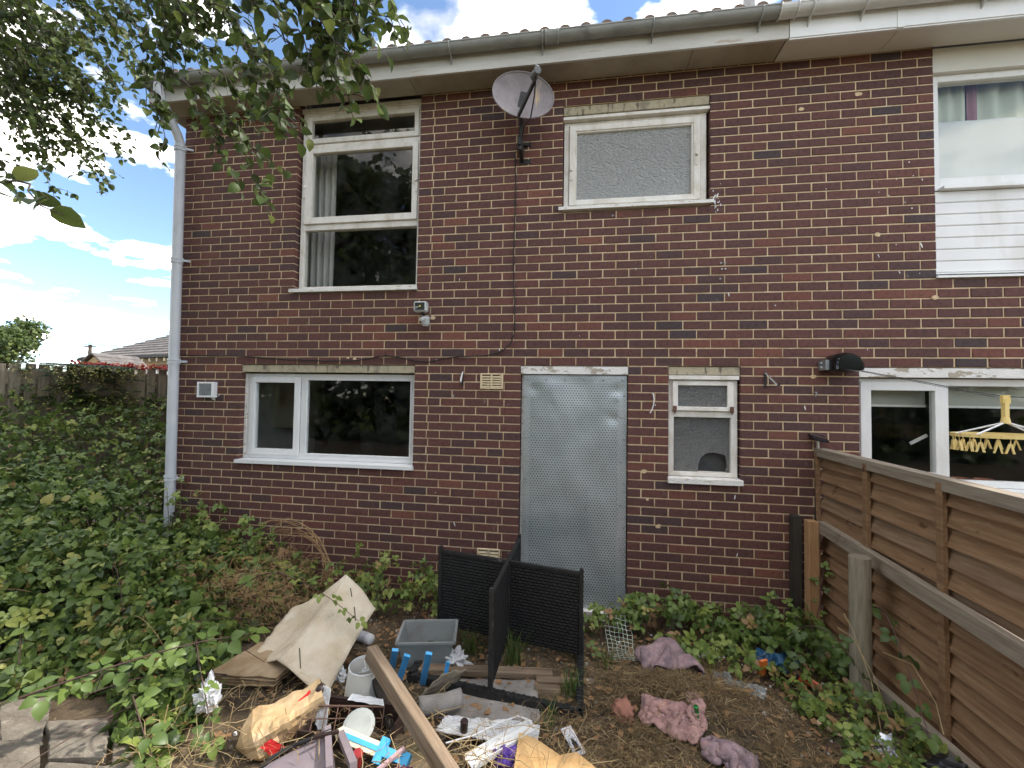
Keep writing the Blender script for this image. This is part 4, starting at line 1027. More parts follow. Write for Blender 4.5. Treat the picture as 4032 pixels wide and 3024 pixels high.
M_DEADST = mat('dead_stem', [(.28, .165, .08), (.40, .26, .13)], rough=.9, scale=20)
M_BARK = mat('bark', [(.05, .04, .03), (.09, .07, .05), (.13, .11, .085)], rough=.95, scale=14, bump=.8, bscale=30, stretch=(1, 1, .3))

# ------------------------------------------------------------------ the big bramble thicket on the left
def lin(x, pts):
    pts = sorted(pts)
    if x <= pts[0][0]: return pts[0][1]
    for (a, b), (c, d) in zip(pts, pts[1:]):
        if x <= c: return b + (d - b) * (x - a) / (c - a)
    return pts[-1][1]
def thick(x, y):
    """height of the thicket above ground, 0 outside"""
    if y > -0.04 and x > -.38: return 0
    # keep to this side of the paling fence
    side = (Vector((x, y, 0)) - A_).dot(nF)
    if side < .06: return 0
    xr = lin(y, [(-2.4, 1.9), (-1.8, 1.85), (-1.5, 1.72), (-1.0, 1.42), (-.5, 1.40), (-.2, 1.62), (0, 1.75)]) if y < 0 else 9
    yf = lin(x, [(-4, -3.0), (-.6, -2.45), (0, -2.0), (.6, -1.68), (1.2, -1.62), (1.5, -1.85), (1.9, -2.0)])
    d = min(xr - x, (y - yf) * .9) + .12 * nz(x * 3, y * 3)
    if d <= 0: return 0
    t = ((x - 1.4) * -.853 + (y + 1.75) * .533) / 5.16
    t = max(0, min(1.1, t))
    h = .24 + 1.40 * t ** 1.1 + .20 * fbm(x * 1.6, y * 1.6, 3.0) + .09 * fbm(x * 5, y * 5, 6.0)
    if x > -.5 and y > -.9: h *= .80
    if x > .3 and y > -.8: h = min(h, max(.12, .80 - .42 * (x - .2)) )
    if x < -2.2: h *= 1.06
    return max(.05, h * min(1, d / .32) ** .6)
bram = thing('bramble_thicket', (-.6, -.5, .2), 'large green bramble thicket filling the left side of the garden', 'bramble')
br2 = np.random.default_rng(42)
Pl, Nl, Tl, Sl = [], [], [], []
tries = 0
while len(Pl) < 17500:
    # denser near the camera
    x, y = (br2.uniform(-4.3, 1.95), br2.uniform(-2.6, 2.6)) if br2.random() < .6 else (br2.uniform(-1.6, 1.95), br2.uniform(-2.4, 0))
    h = thick(x, y)
    if h <= 0: continue
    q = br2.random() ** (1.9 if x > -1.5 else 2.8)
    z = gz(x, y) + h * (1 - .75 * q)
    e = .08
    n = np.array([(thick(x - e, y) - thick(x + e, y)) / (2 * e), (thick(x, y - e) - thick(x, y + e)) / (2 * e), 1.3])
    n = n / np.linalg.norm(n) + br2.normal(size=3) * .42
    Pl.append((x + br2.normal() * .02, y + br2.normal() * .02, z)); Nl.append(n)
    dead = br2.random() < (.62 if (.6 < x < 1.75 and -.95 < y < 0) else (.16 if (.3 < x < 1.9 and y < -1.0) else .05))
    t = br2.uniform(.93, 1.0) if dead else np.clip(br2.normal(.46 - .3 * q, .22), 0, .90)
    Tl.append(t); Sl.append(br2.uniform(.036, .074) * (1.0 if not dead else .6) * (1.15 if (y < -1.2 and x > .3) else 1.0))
Pl = np.array(Pl); Pl[:, 1] = np.where(Pl[:, 0] > -.3, np.minimum(Pl[:, 1], -.05), Pl[:, 1])
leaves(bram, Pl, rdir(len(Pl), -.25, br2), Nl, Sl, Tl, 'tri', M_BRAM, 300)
m = MB(); r_ = random.Random(77)
for _ in range(210):
    x, y = (r_.uniform(-4, 1.8), r_.uniform(-2.2, 2.3)) if r_.random() < .4 else (r_.uniform(-1.2, 1.8), r_.uniform(-2.0, -.05))
    h = thick(x, y)
    if h < .12: continue
    a = r_.uniform(0, 6.28); L = r_.uniform(.3, .9); g = gz(x, y); pts = []
    for k in range(6):
        s = k / 5; xx, yy = x + math.cos(a) * L * (s - .3), y + math.sin(a) * L * (s - .3)
        if xx > -.3: yy = min(yy, -.03)
        pts.append((xx, yy, g + h * (.20 + .66 * math.sin(math.pi * min(1, .1 + .8 * s)))))
    m.tube(pts, [.004, .004, .0035, .003, .0025, .0015], 5, cap=False)
tag(part(m, 'stems', M_STEM, bram), kind='stuff')
# dead grass and withered canes where the thicket meets the wall
m = MB()
for _ in range(2000):
    x, y = r_.gauss(1.22, .26), r_.uniform(-.9, -.04)
    if x > 1.85: continue
    z = gz(x, y) + r_.uniform(0, .46) * max(.2, 1 - abs(x - 1.2)); a = r_.uniform(0, 6.28); L = r_.uniform(.06, .22); b = r_.uniform(-.3, .7)
    p = Vector((x, y, z)); d = Vector((math.cos(a), math.sin(a) * .6, b)).normalized() * L; pe = p + d * .55 + V(0, 0, .02)
    s = Vector((-d.y, d.x, 0)).normalized() * .0016 + V(0, 0, .0008)
    q = p + d; 
    for w_ in (pe, q): w_.y = min(w_.y, -.012)
    m.add([p - s, p + s, pe + s, pe - s, q], [(0, 1, 2, 3), (3, 2, 4)])
tag(part(m, 'dead_stalks', M_DEADST, bram), kind='stuff')
for i in range(12):   # looped withered canes in front of the bricks
    m = MB(); pts = []
    for k in range(14):
        a = -.5 + 2.6 * k / 13; pts.append((1.28 + (.26 + .02 * i) * math.cos(a) + r_.gauss(0, .008), -.10 - .02 * i + r_.gauss(0, .008), .26 + (.30 + .02 * i) * math.sin(a) + r_.gauss(0, .01)))
    m.tube(pts, .0028, 5, cap=False); part(m, 'withered_cane', M_DEADST, bram)

# other weeds in the thicket: broad single leaves, and dry arching stalks
N = 800; Pw, Nw = [], []
while len(Pw) < N:
    x, y = (br2.uniform(-4.2, 1.9), br2.uniform(-2.4, 2.4)) if br2.random() < .5 else (br2.uniform(-1.2, 1.9), br2.uniform(-2.2, 0))
    h = thick(x, y)
    if h <= 0 or fbm(x * 1.1, y * 1.1, 8) < .02: continue
    Pw.append((x, min(y, -.06) if x > -.3 else y, gz(x, y) + h * br2.uniform(.8, 1.06))); Nw.append(np.array([.3, -.5, 1.0]) + br2.normal(size=3) * .5)
leaves(bram, Pw, rdir(N, -.1, br2), Nw, br2.uniform(.05, .12, N), np.clip(br2.normal(.58, .2, N), 0, .92), 'ovate', M_BRAM, 0, 'weed_leaves')
m = MB()
for _ in range(70):
    x, y = (r_.uniform(-3.6, 1.7), r_.uniform(-2.0, 1.8)) if r_.random() < .5 else (r_.uniform(-.5, 1.7), r_.uniform(-1.8, -.15))
    h = thick(x, y)
    if h < .15: continue
    a = r_.uniform(0, 6.28); L = r_.uniform(.15, .45); g = gz(x, y) + h * .75; pts = []
    for k in range(5):
        s = k / 4; yy = y + math.sin(a) * L * s; xx = x + math.cos(a) * L * s; pts.append((xx, min(yy, -.03) if xx > -.3 else yy, g + L * (.75 * s - .45 * s * s)))
    m.tube(pts, [.0028, .0025, .002, .0016, .001], 4, cap=False)
tag(part(m, 'dry_stalks', M_DEADST, bram), kind='stuff')

def cane(parent, pts, r0=.006, leaf_every=.09, size=.05, seed=1, tones=(.3, .7), tpl='tri', hang=.3, nparts=60, m_=M_STEM):
    """an arching cane with leaves along it"""
    rr = np.random.default_rng(seed); P3 = [Vector(p) for p in pts]
    fine = []
    for i in range(len(P3) - 1):
        p0 = P3[max(0, i - 1)]; p1 = P3[i]; p2 = P3[i + 1]; p3 = P3[min(len(P3) - 1, i + 2)]
        for k in range(6):
            t = k / 6; fine.append(.5 * ((2 * p1) + (p2 - p0) * t + (2 * p0 - 5 * p1 + 4 * p2 - p3) * t * t + (3 * p1 - p0 - 3 * p2 + p3) * t ** 3))
    fine.append(P3[-1])
    m = MB(); m.tube(fine, [r0 * (1 - .65 * i / len(fine)) for i in range(len(fine))], 6); part(m, 'stem', m_, parent, smooth=True)
    P, Dr, Nr, S_, T_ = [], [], [], [], []; acc = 0; side = 1
    for i in range(1, len(fine)):
        seg = fine[i] - fine[i - 1]; acc += seg.length
        if acc > leaf_every:
            acc = 0; side = -side; d = seg.normalized(); lat = d.cross(V(0, 0, 1)).normalized() * side
            dr = d * .5 + lat * .9 + Vector(rr.normal(size=3)) * .35 - V(0, 0, hang)
            P.append(fine[i] + dr.normalized() * .02); Dr.append(dr); nn = V(0, -.35, 1) + Vector(rr.normal(size=3)) * .4; Nr.append(nn)
            S_.append(size * rr.uniform(.65, 1.15)); T_.append(rr.uniform(*tones))
    P.append(fine[-1]); Dr.append(fine[-1] - fine[-2]); Nr.append(V(0, -.4, 1)); S_.append(size); T_.append(tones[1])
    if P:
        A = lambda q: np.array([tuple(v) for v in q]); leaves(parent, A(P), A(Dr), A(Nr), S_, T_, tpl, M_BRAM, nparts)
# canes near the camera
cn_ = thing('bramble_cane', (1.4, -1.7, .3), 'long purple bramble cane arching over the stone slabs at lower left', 'bramble')
cane(cn_, [(.75, -2.30, .28), (1.10, -2.15, .37), (1.45, -1.95, .46), (1.75, -1.72, .50), (1.95, -1.5, .46)], .007, .06, .085, 3, (.2, .6))
cn_ = thing('bramble_cane', (1.9, -1.0, .4), 'bramble cane with paired leaves hanging over the folded cardboard', 'bramble')
cane(cn_, [(1.35, -.95, .42), (1.65, -1.02, .60), (1.95, -1.10, .62), (2.22, -1.12, .52), (2.42, -1.1, .38)], .004, .075, .058, 4, (.4, .8))
cn_ = thing('bramble_cane', (1.9, -1.6, .25), 'leafy bramble shoot beside the white plastic bag', 'bramble')
cane(cn_, [(1.55, -1.45, .15), (1.68, -1.6, .45), (1.85, -1.75, .42), (1.98, -1.83, .28), (2.08, -1.9, .16)], .005, .055, .062, 5, (.2, .6))
cn_ = thing('bramble_cane', (1.6, -2.0, .25), 'bramble shoot with large leaves in the lower left foreground', 'bramble')
cane(cn_, [(1.55, -1.75, .15), (1.62, -1.9, .33), (1.75, -2.0, .36), (1.88, -2.07, .30), (1.98, -2.10, .2)], .005, .06, .072, 6, (.2, .6))
# patches along the wall and the fence
def patch(label, x0, x1, y0, y1, h, n, size, seed, tones=(.2, .8), dead=.06, nparts=60, ph=None):
    o = thing('bramble_patch', ((x0 + x1) / 2, (y0 + y1) / 2, .02), label, 'bramble')
    rr = np.random.default_rng(seed); P, Nr, S_, T_ = [], [], [], []
    m = MB()
    for i in range(n):
        x = rr.uniform(x0, x1); y = rr.uniform(y0, y1); u = (x - x0) / (x1 - x0)
        hh = (ph(u) if ph else h) * (.55 + .45 * rr.random()) * (1 + .25 * nz(x * 4, y * 4, seed))
        z = gz(x, y) + hh * (1 - .7 * rr.random() ** 1.6)
        P.append((x, min(y, -.03), z)); Nr.append(np.array([0, -.5, 1.0]) + rr.normal(size=3) * .45); S_.append(size * rr.uniform(.6, 1.15)); T_.append(rr.uniform(.92, 1) if rr.random() < dead else rr.uniform(*tones))
        if i % 5 == 0:
            a = rr.uniform(0, 6.28); b = Vector((x + .12 * math.cos(a), min(-.02, y + .12 * math.sin(a)), gz(x, y) - .01)); e = Vector((x, min(y, -.03), z)); mid = (b + e) / 2 + V(rr.normal() * .03, -abs(rr.normal()) * .02, .03)
            m.tube([b, mid, e], [.004, .003, .002], 5, cap=False)
    tag(part(m, 'stems', M_STEM, o), kind='stuff')
    leaves(o, P, rdir(n, -.2, rr), Nr, S_, T_, 'tri', M_BRAM, nparts)
    return o
patch('bramble patch against the wall behind the folded cardboard', 1.75, 2.75, -.45, -.04, .5, 200, .058, 12, (.3, .82), .12, 60, lambda u: .30 + .30 * math.sin(u * 9 + .8) ** 2)
patch('bramble growing up the wall right of the white downpipe', -.05, 1.45, -.34, -.04, .8, 300, .060, 19, (.35, .8), .10, 110, lambda u: 1.12 - .75 * u)
patch('bramble patch along the foot of the wall right of the door', 4.25, 5.55, -.40, -.03, .36, 250, .068, 13, (.15, .65), .05, 80, lambda u: .30 + .10 * math.sin(u * 8))
patch('bramble growing round the corner posts of the right fence', 5.15, 5.68, -.75, -.12, .34, 95, .072, 14, (.08, .5), .04, 60)
patch('low ground ivy and bramble under the right fence', 5.12, 5.68, -1.55, -.5, .12, 300, .050, 15, (.15, .85), .16, 80)
patch('few bramble leaves at the door sill', 3.98, 4.30, -.40, -.06, .24, 55, .055, 16, (.3, .8), .05, 30)
patch('straggling bramble leaves between the pink rag and the wall', 4.5, 5.1, -.75, -.38, .15, 95, .062, 17, (.3, .75), .08, 40)
patch('sparse bramble leaves under the black rattan frame', 2.7, 4.0, -.65, -.15, .20, 130, .048, 18, (.3, .75), .2, 40)
cn_ = thing('bramble_cane', (5.6, -.8, .3), 'bramble cane with big dark leaves in front of the grey round post', 'bramble')
cane(cn_, [(5.2, -.45, .1), (5.35, -.70, .42), (5.42, -.95, .44), (5.45, -1.15, .30)], .005, .07, .065, 7, (.1, .45))
cn_ = thing('bramble_cane', (5.6, -1.2, .3), 'bramble cane with broad leaves hanging between the two fence rails', 'bramble')
cane(cn_, [(5.74, -.55, .50), (5.70, -.85, .62), (5.62, -1.15, .48), (5.55, -1.40, .28)], .005, .09, .065, 8, (.1, .4))
cn_ = thing('bramble_cane', (5.5, -.3, .4), 'bramble cane climbing the new orange fence post', 'bramble')
cane(cn_, [(5.55, -.30, .05), (5.66, -.22, .35), (5.70, -.18, .55), (5.73, -.16, .62)], .004, .055, .045, 9, (.1, .5))

# ------------------------------------------------------------------ overhanging tree
tree = thing('goat_willow', (-1.0, -2.7, 0), 'leafy tree whose branches hang over the top left of the house', 'tree')
m = MB(); m.tube([(-1.0, -2.7, -.1), (-.98, -2.66, 1.2), (-1.05, -2.62, 2.4), (-1.0, -2.7, 3.4), (-1.1, -3.0, 5.2), (-1.0, -3.4, 7.0)], [.17, .145, .125, .10, .07, .03], 12); part(m, 'trunk', M_BARK, tree, smooth=True)
LIMB = [[(-1.02, -2.65, 2.6), (-.5, -2.6, 4.2), (.6, -2.6, 4.8), (1.6, -2.55, 4.7), (2.3, -2.5, 4.2), (2.75, -2.45, 3.6)],
        [(-1.02, -2.66, 2.9), (-.8, -2.0, 4.4), (-.5, -1.4, 5.2), (.1, -1.25, 5.2), (.8, -1.4, 4.75)],
        [(-1.0, -2.7, 3.3), (-1.5, -1.9, 5.0), (-1.4, -1.2, 5.6), (-.6, -.95, 5.7)],
        [(-1.02, -2.65, 3.0), (-.6, -2.3, 4.3), (.3, -2.1, 4.75), (1.2, -2.1, 4.5), (1.8, -2.1, 4.1)]]
for L_ in LIMB:
    m = MB(); n = len(L_); m.tube(L_, [.065 * (1 - .85 * i / (n - 1)) + .006 for i in range(n)], 9); part(m, 'limb', M_BARK, tree, smooth=True)
SPR = [((1.997, -2.155, 3.355), (2.428, -2.068, 2.741)), ((2.069, -2.142, 3.299), (2.462, -2.066, 2.856)), ((1.943, -2.062, 3.34), (2.238, -1.999, 2.842)), ((2.404, -2.293, 3.295), (2.695, -2.235, 2.907)),
 ((2.357, -2.204, 3.442), (2.596, -2.153, 3.032)), ((2.633, -2.36, 3.34), (2.835, -2.319, 3.046)), ((2.733, -2.444, 3.283), (2.969, -2.398, 3.001)), ((2.817, -2.432, 3.307), (3.153, -2.374, 3.124)),
 ((2.813, -2.335, 3.416), (3.084, -2.291, 3.341)), ((2.846, -2.427, 3.285), (3.121, -2.373, 2.935)), ((2.784, -2.335, 3.282), (2.968, -2.295, 2.951)), ((1.696, -2.002, 3.438), (1.748, -1.979, 3.022)),
 ((2.09, -2.044, 3.477), (2.302, -1.998, 3.09)), ((1.842, -1.883, 3.579), (2.169, -1.826, 3.387)),
 ((-.563, -1.178, 4.708), (.189, -1.039, 4.016)), ((-.316, -1.234, 4.509), (.485, -1.087, 3.791)), ((-.56, -1.167, 4.405), (.361, -1.001, 3.679)), ((-.357, -1.331, 4.198), (.387, -1.189, 3.399)),
 ((-.545, -1.257, 4.152), (.256, -1.108, 3.399)), ((-.277, -1.41, 3.903), (.136, -1.322, 3.19)), ((-.078, -1.3, 4.545), (.606, -1.178, 4.054)), ((.378, -1.431, 4.489), (.892, -1.338, 4.08)),
 ((2.33, -2.98, 2.43), (2.539, -2.947, 2.328)), ((.51, -1.61, 4.414), (1.008, -1.524, 4.122)), ((1.023, -1.729, 4.284), (1.35, -1.664, 3.843)), ((1.41, -1.866, 4.101), (1.821, -1.79, 3.722)),
 ((1.674, -1.923, 4.011), (2.004, -1.859, 3.622)), ((2.099, -2.152, 3.735), (2.386, -2.097, 3.404)), ((.595, -1.501, 4.559), (.805, -1.453, 4.097)), ((-1.203, -1.075, 4.74), (-.307, -.92, 4.24)),
 ((-1.06, -1.143, 4.41), (-.311, -1.007, 3.797)), ((-1.348, -1.013, 5.216), (-.297, -.836, 4.77)), ((-.42, -1.363, 4.826), (.151, -1.257, 4.321)), ((.047, -1.372, 4.241), (.577, -1.279, 3.917))]
tr_ = np.random.default_rng(8)
P, Dr, Nr, S_, T_ = [], [], [], [], []
tw = MB()
def sprig(a, b, size, every, side_n):
    a, b = Vector(a), Vector(b); L = (b - a).length
    mids = [a + (b - a) * t + V(0, 0, .10 * L * math.sin(math.pi * t)) + Vector(tr_.normal(size=3)) * .012 for t in np.linspace(0, 1, 8)]
    tw.tube(mids, [.0040 - .0028 * i / 7 for i in range(8)], 5, cap=False)
    def alongleaf(pts, every, size):
        acc = 0; sd_ = 1
        for i in range(1, len(pts)):
            seg = pts[i] - pts[i - 1]; n = max(1, int(seg.length / every))
            for k in range(n):
                p = pts[i - 1] + seg * ((k + tr_.random()) / n); sd_ = -sd_
                d = seg.normalized(); lat = d.cross(V(0, 0, 1)); lat = lat.normalized() * sd_ if lat.length > .01 else V(1, 0, 0)
                dr = d * .55 + lat * .8 + Vector(tr_.normal(size=3)) * .45 - V(0, 0, .35)
                P.append(tuple(p)); Dr.append(tuple(dr)); Nr.append(tuple(Vector(tr_.normal(size=3)) * .7 + V(0, -.2, .9))); S_.append(size * tr_.uniform(.6, 1.15)); T_.append(np.clip(tr_.normal(.5, .22), 0, 1))
    alongleaf(mids, every, size)
    for k in range(side_n):
        t = tr_.uniform(.05, .9); p = a + (b - a) * t + V(0, 0, .10 * L * math.sin(math.pi * t))
        d = (b - a).normalized() * .7 + Vector(tr_.normal(size=3)) * .55; d.z -= .25; d.normalize(); l2 = L * tr_.uniform(.18, .42) * (1.1 - .5 * t)
        q = [p, p + d * l2 * .5 + V(0, 0, .01), p + d * l2]
        tw.tube(q, [.0022, .0016, .001], 4, cap=False); alongleaf(q, every, size * .9)
for i, (a, b) in enumerate(SPR):
    far = i >= 14 and i != 22
    if i == 22: sprig(a, b, .07, .07, 1); continue
    sprig(a, b, .058 if far else .064, .034, 10 if far else 6)
# fill of the crown between and above the sprays, and the part of it out of view above and behind the camera
nd = 125
for k in range(nd):
    a, b = SPR[14 + int(tr_.integers(0, 20))]; a, b = Vector(a), Vector(b)
    off = Vector(tr_.normal(size=3)) * .14 + V(-.25, 0, .30) * tr_.random()
    if (a - V(2.33, -2.98, 2.43)).length < .1: continue
    sprig(a + off + V(0, 0, .12), a + (b - a) * tr_.uniform(.4, .8) + off, .056, .034, 6)
for k in range(60):
    a, b = SPR[int(tr_.integers(4, 14))]; a, b = Vector(a), Vector(b)
    up_ = tr_.uniform(.15, .55); off = V(-.12, 0, 1) * up_ + Vector(tr_.normal(size=3)) * .10
    sprig(a + off, a + (b - a) * .7 + off, .062, .036, 5)
for k in range(90):   # crown out of view
    c = V(tr_.uniform(-3.2, 1.4), tr_.uniform(-6.5, -2.6), tr_.uniform(4.4, 8.0)); d = Vector(tr_.normal(size=3)); d.z -= .4
    sprig(c, c + d.normalized() * .9, .13, .11, 5)
tag(part(tw, 'twigs', M_BARK, tree), kind='stuff')
leaves(tree, P, Dr, Nr, S_, T_, 'round', M_TREE, 300)

# ------------------------------------------------------------------ garden hedge behind the camera (the windows mirror it)
hedge = thing('garden_hedge', (3, -9.5, 0), 'tall dark garden hedge opposite the house, mirrored in the windows', 'hedge')
hr = np.random.default_rng(31); N = 21000
hx = np.where(hr.random(N) < .62, hr.uniform(-9, 2.4, N), hr.uniform(2.4, 15, N)); top = 3.4 + .6 * np.sin(hx * .9) + np.where(hx < 2.2, 6.2, 0)
P2 = np.stack([hx, -9.5 + hr.normal(0, .5, N), .1 + top * hr.random(N) ** .8], 1)
leafmass('foliage', P2, rdir(N, 0, hr), np.array([0, 1, .6]) + hr.normal(size=(N, 3)) * .5, hr.uniform(.22, .42, N), np.clip(hr.normal(.25, .2, N), 0, 1), 'ovate', M_BRAM, hedge, tuple(hedge.location))
m = MB()
for k in range(24): m.tube([(-9 + k * 1.03, -9.5, -.1), (-9 + k * 1.03 + .1, -9.55, 1.6)], [.05, .02], 6)
tag(part(m, 'trunks', M_BARK, hedge), kind='stuff')

# ------------------------------------------------------------------ conifer and creeper on the paling fence
con = thing('sunlit_tip_conifer', (-3.0, 1.6, .3), 'conifer with yellow tips coloured as if sunlit, drooping over the paling fence', 'conifer')
M_CONF = leafmat('conifer_spray', [(0, (.02, .035, .012)), (.45, (.05, .075, .02)), (.75, (.30, .30, .07)), (1, (.52, .47, .14))], rough=.6, trans=.15)  # yellow tip colours raised to imitate sunlight on the sprays
cr_ = np.random.default_rng(55); P, Dr, Nr, S_, T_ = [], [], [], [], []
for k in range(150):
    s = cr_.normal(2.78, .30); s = min(3.45, max(2.15, s)); base = A_ + dF * s + nF * cr_.uniform(-.05, .30); z = cr_.uniform(1.62, 2.24) if cr_.random() < .7 else 2.22
    a = cr_.uniform(-1, 1); d = (dF * a * 1.2 + nF * cr_.uniform(.1, .8)).normalized(); L = cr_.uniform(.15, .42)
    for j in range(24):
        t = j / 24; p = base + d * L * t + V(0, 0, z + .03 - .16 * t * t * cr_.uniform(.3, 1.2))
        sd_ = 1 if j % 2 else -1; lat = d.cross(V(0, 0, 1)) * sd_
        P.append(tuple(p)); Dr.append(tuple(d * .9 + lat * .7 + V(0, 0, -.15))); Nr.append((0, -.2, 1)); S_.append(.075 * (1.1 - .5 * t)); T_.append(min(1, max(0, .22 + .85 * t * t + cr_.normal() * .08 - (2.25 - z) * .3)))
leaves(con, P, Dr, Nr, S_, T_, 'narrow', M_CONF, 0)
m = MB()
for k in range(3): m.tube([A_ + dF * (2.5 + .5 * k) - nF * .25 + V(0, 0, .2), A_ + dF * (2.6 + .45 * k) - nF * .15 + V(0, 0, 1.5), A_ + dF * (2.7 + .4 * k) + V(0, 0, 2.2)], [.04, .03, .012], 6); 
tag(part(m, 'stems', M_BARK, con), kind='stuff')
rc = thing('red_creeper', (-2.8, 2.0, 2.2), 'scarlet creeper leaves along the top of the paling fence', 'creeper')
M_RED = leafmat('red_creeper_leaf', [(0, (.30, .02, .02)), (.6, (.50, .045, .04)), (.85, (.55, .12, .05)), (1, (.35, .30, .06))], rough=.5, trans=.3)
N = 520; s = cr_.uniform(2.62, 3.9, N); P = np.array([tuple(A_ + dF * a + nF * cr_.uniform(-.06, .06) + V(0, 0, 2.24 + .05 * cr_.random() + .03 * max(0, nz(a * 5, 2)))) for a in s])
leaves(rc, P, rdir(N, -.1, cr_), np.array([0, -.5, .8]) + cr_.normal(size=(N, 3)) * .4, cr_.uniform(.03, .055, N), cr_.random(N), 'ovate', M_RED, 0)
m = MB(); m.tube([A_ + dF * t + V(0, 0, 2.25 + .015 * math.sin(t * 9)) for t in np.linspace(2.4, 4.36, 30)], .005, 5); part(m, 'stem', M_STEM, rc)

# ------------------------------------------------------------------ far background
def bigtree(name, loc, label, h, cz, rx, rz, n, size, seed, lobes=9):
    o = thing(name, loc, label, 'tree'); rr = np.random.default_rng(seed); L = Vector(loc)
    m = MB(); m.tube([L + V(0, 0, -.3), L + V(.1, 0, h * .35), L + V(-.1, .1, h * .7)], [.22, .16, .06], 8)
    for k in range(6):
        a = k * 1.05; m.tube([L + V(0, 0, h * .35), L + V(math.cos(a) * rx * .4, math.sin(a) * rx * .4, cz), L + V(math.cos(a) * rx * .75, math.sin(a) * rx * .75, cz + rz * .4)], [.09, .05, .02], 6)
    part(m, 'trunk', M_BARK, o)
    C_ = rr.normal(size=(lobes, 3)); C_ /= np.linalg.norm(C_, axis=1, keepdims=True); C_ *= np.array([rx, rx, rz]) * .62
    w_ = rr.integers(0, lobes, n); d = rr.normal(size=(n, 3)); d /= np.linalg.norm(d, axis=1, keepdims=True)
    rad = rr.random(n) ** .4 * rr.uniform(.45, .62, lobes)[w_]
    P = C_[w_] + d * rad[:, None] * np.array([rx, rx, rz]) * .75 + np.array(loc) + np.array([0, 0, cz])
    leaves(o, P, rdir(n, -.2, rr), d + np.array([0, 0, .7]), rr.uniform(.7, 1.2, n) * size, np.clip(rr.normal(.55, .2, n), 0, 1), 'round', M_TREE, 0)
    return o
bigtree('garden_tree', (-27.0, 14.9, 0), 'round green tree beyond the fence at the far left', 5.5, 4.3, 2.6, 2.0, 5200, .20, 61)
bigtree('garden_bush', (-24.8, 15.7, 0), 'small bush showing above the paling fence in the distance', 2.2, 2.55, 1.2, .75, 1500, .14, 62)
bg_ = thing('stone_bungalow', (-14, 14, 0), 'yellow stone bungalow with a dark slate hipped roof behind the fence', 'house')
EL = Vector((-23.3, 15.9, 0)); ER = Vector((-14.77, 13.47, 0)); ex = (ER - EL).normalized(); en = Vector((-ex.y, ex.x, 0)); BL, BD = 20.0, 9.0
M_STONE = mat('sandstone_wall', [(.34, .25, .13), (.42, .32, .18), (.30, .21, .11)], rough=.9, scale=3, bump=.4, bscale=9)
def bq(a, b, z): return EL + ex * a + en * b + V(0, 0, z)
m = MB(); m.prism([bq(.4, .4, -.2), bq(BL - .4, .4, -.2), bq(BL - .4, BD - .4, -.2), bq(.4, BD - .4, -.2)], (0, 0, 3.85)); part(m, 'wall', M_STONE, bg_)
for i in range(9):     # courses of stone standing a little proud
    m = MB(); z = .2 + i * .4; m.bar(bq(.38, .392, z), bq(BL - .4, .392, z), .012, .37); part(m, 'stone_course', M_STONE, bg_)
RZ, EZ = 6.1, 3.68
M_SLATE = mat('slate_roof', [(.085, .075, .07), (.13, .115, .105), (.17, .15, .135)], rough=.8, scale=2.5, bump=.4, bscale=14, spots=[(6, .62, .75, (.24, .21, .18), (.3, .3, 3))])
rfb = None
rows = 13
for i in range(rows):
    t0, t1 = i / rows, (i + 1.12) / rows; t1 = min(1.0, t1); b0, b1 = t0 * BD / 2, t1 * BD / 2; z0, z1 = EZ + (RZ - EZ) * t0, EZ + (RZ - EZ) * t1
    m = MB()
    for (p, q, r, s) in [(bq(b0, b0, z0 + .06), bq(BL - b0, b0, z0 + .06), bq(BL - b1, b1, z1), bq(b1, b1, z1)), (bq(b0, BD - b0, z0 + .06), bq(b0, b0, z0 + .06), bq(b1, b1, z1), bq(b1, BD - b1, z1)), (bq(BL - b0, BD - b0, z0 + .06), bq(b0, BD - b0, z0 + .06), bq(b1, BD - b1, z1), bq(BL - b1, BD - b1, z1))]:
        m.add([p, q, r, s, p - V(0, 0, .07), q - V(0, 0, .07)], [(0, 1, 2, 3), (4, 5, 1, 0)])
    o = part(m, 'slate_course', M_SLATE, bg_)
m = MB(); m.bar(bq(-.1, .05, EZ - .05), bq(BL, .05, EZ - .05), .14, .12); part(m, 'gutter', M_BLACKMET, bg_)
for k in range(22):
    m = MB(); m.bar(bq(.7 + k * .62, .05, EZ - .22), bq(.7 + k * .62, .42, EZ - .22), .14, .16); part(m, 'eave_bracket', mat('pale_stone', [(.5, .43, .3), (.56, .5, .36)], rough=.9), bg_)
wx = 7.0
m = MB(); m.prism([bq(wx, .36, 2.2), bq(wx + 1.0, .36, 2.2), bq(wx + 1.0, .36, 3.05), bq(wx, .36, 3.05)], en * -.05); wf = part(m, 'window', M_WHITEPL, bg_)
m = MB(); m.prism([bq(wx + .12, .305, 2.3), bq(wx + .9, .305, 2.3), bq(wx + .9, .305, 2.95), bq(wx + .12, .305, 2.95)], en * -.02); part(m, 'pane', mat('far_pane', [(.03, .035, .04), (.06, .065, .07)], rough=.1), bg_)
m = MB(); m.prism([bq(wx - .15, .33, 3.05), bq(wx + 1.15, .33, 3.05), bq(wx + 1.15, .33, 3.25), bq(wx - .15, .33, 3.25)], en * -.06); part(m, 'window_head', mat('dark_stone', [(.12, .07, .05), (.18, .11, .08)], rough=.9), bg_)
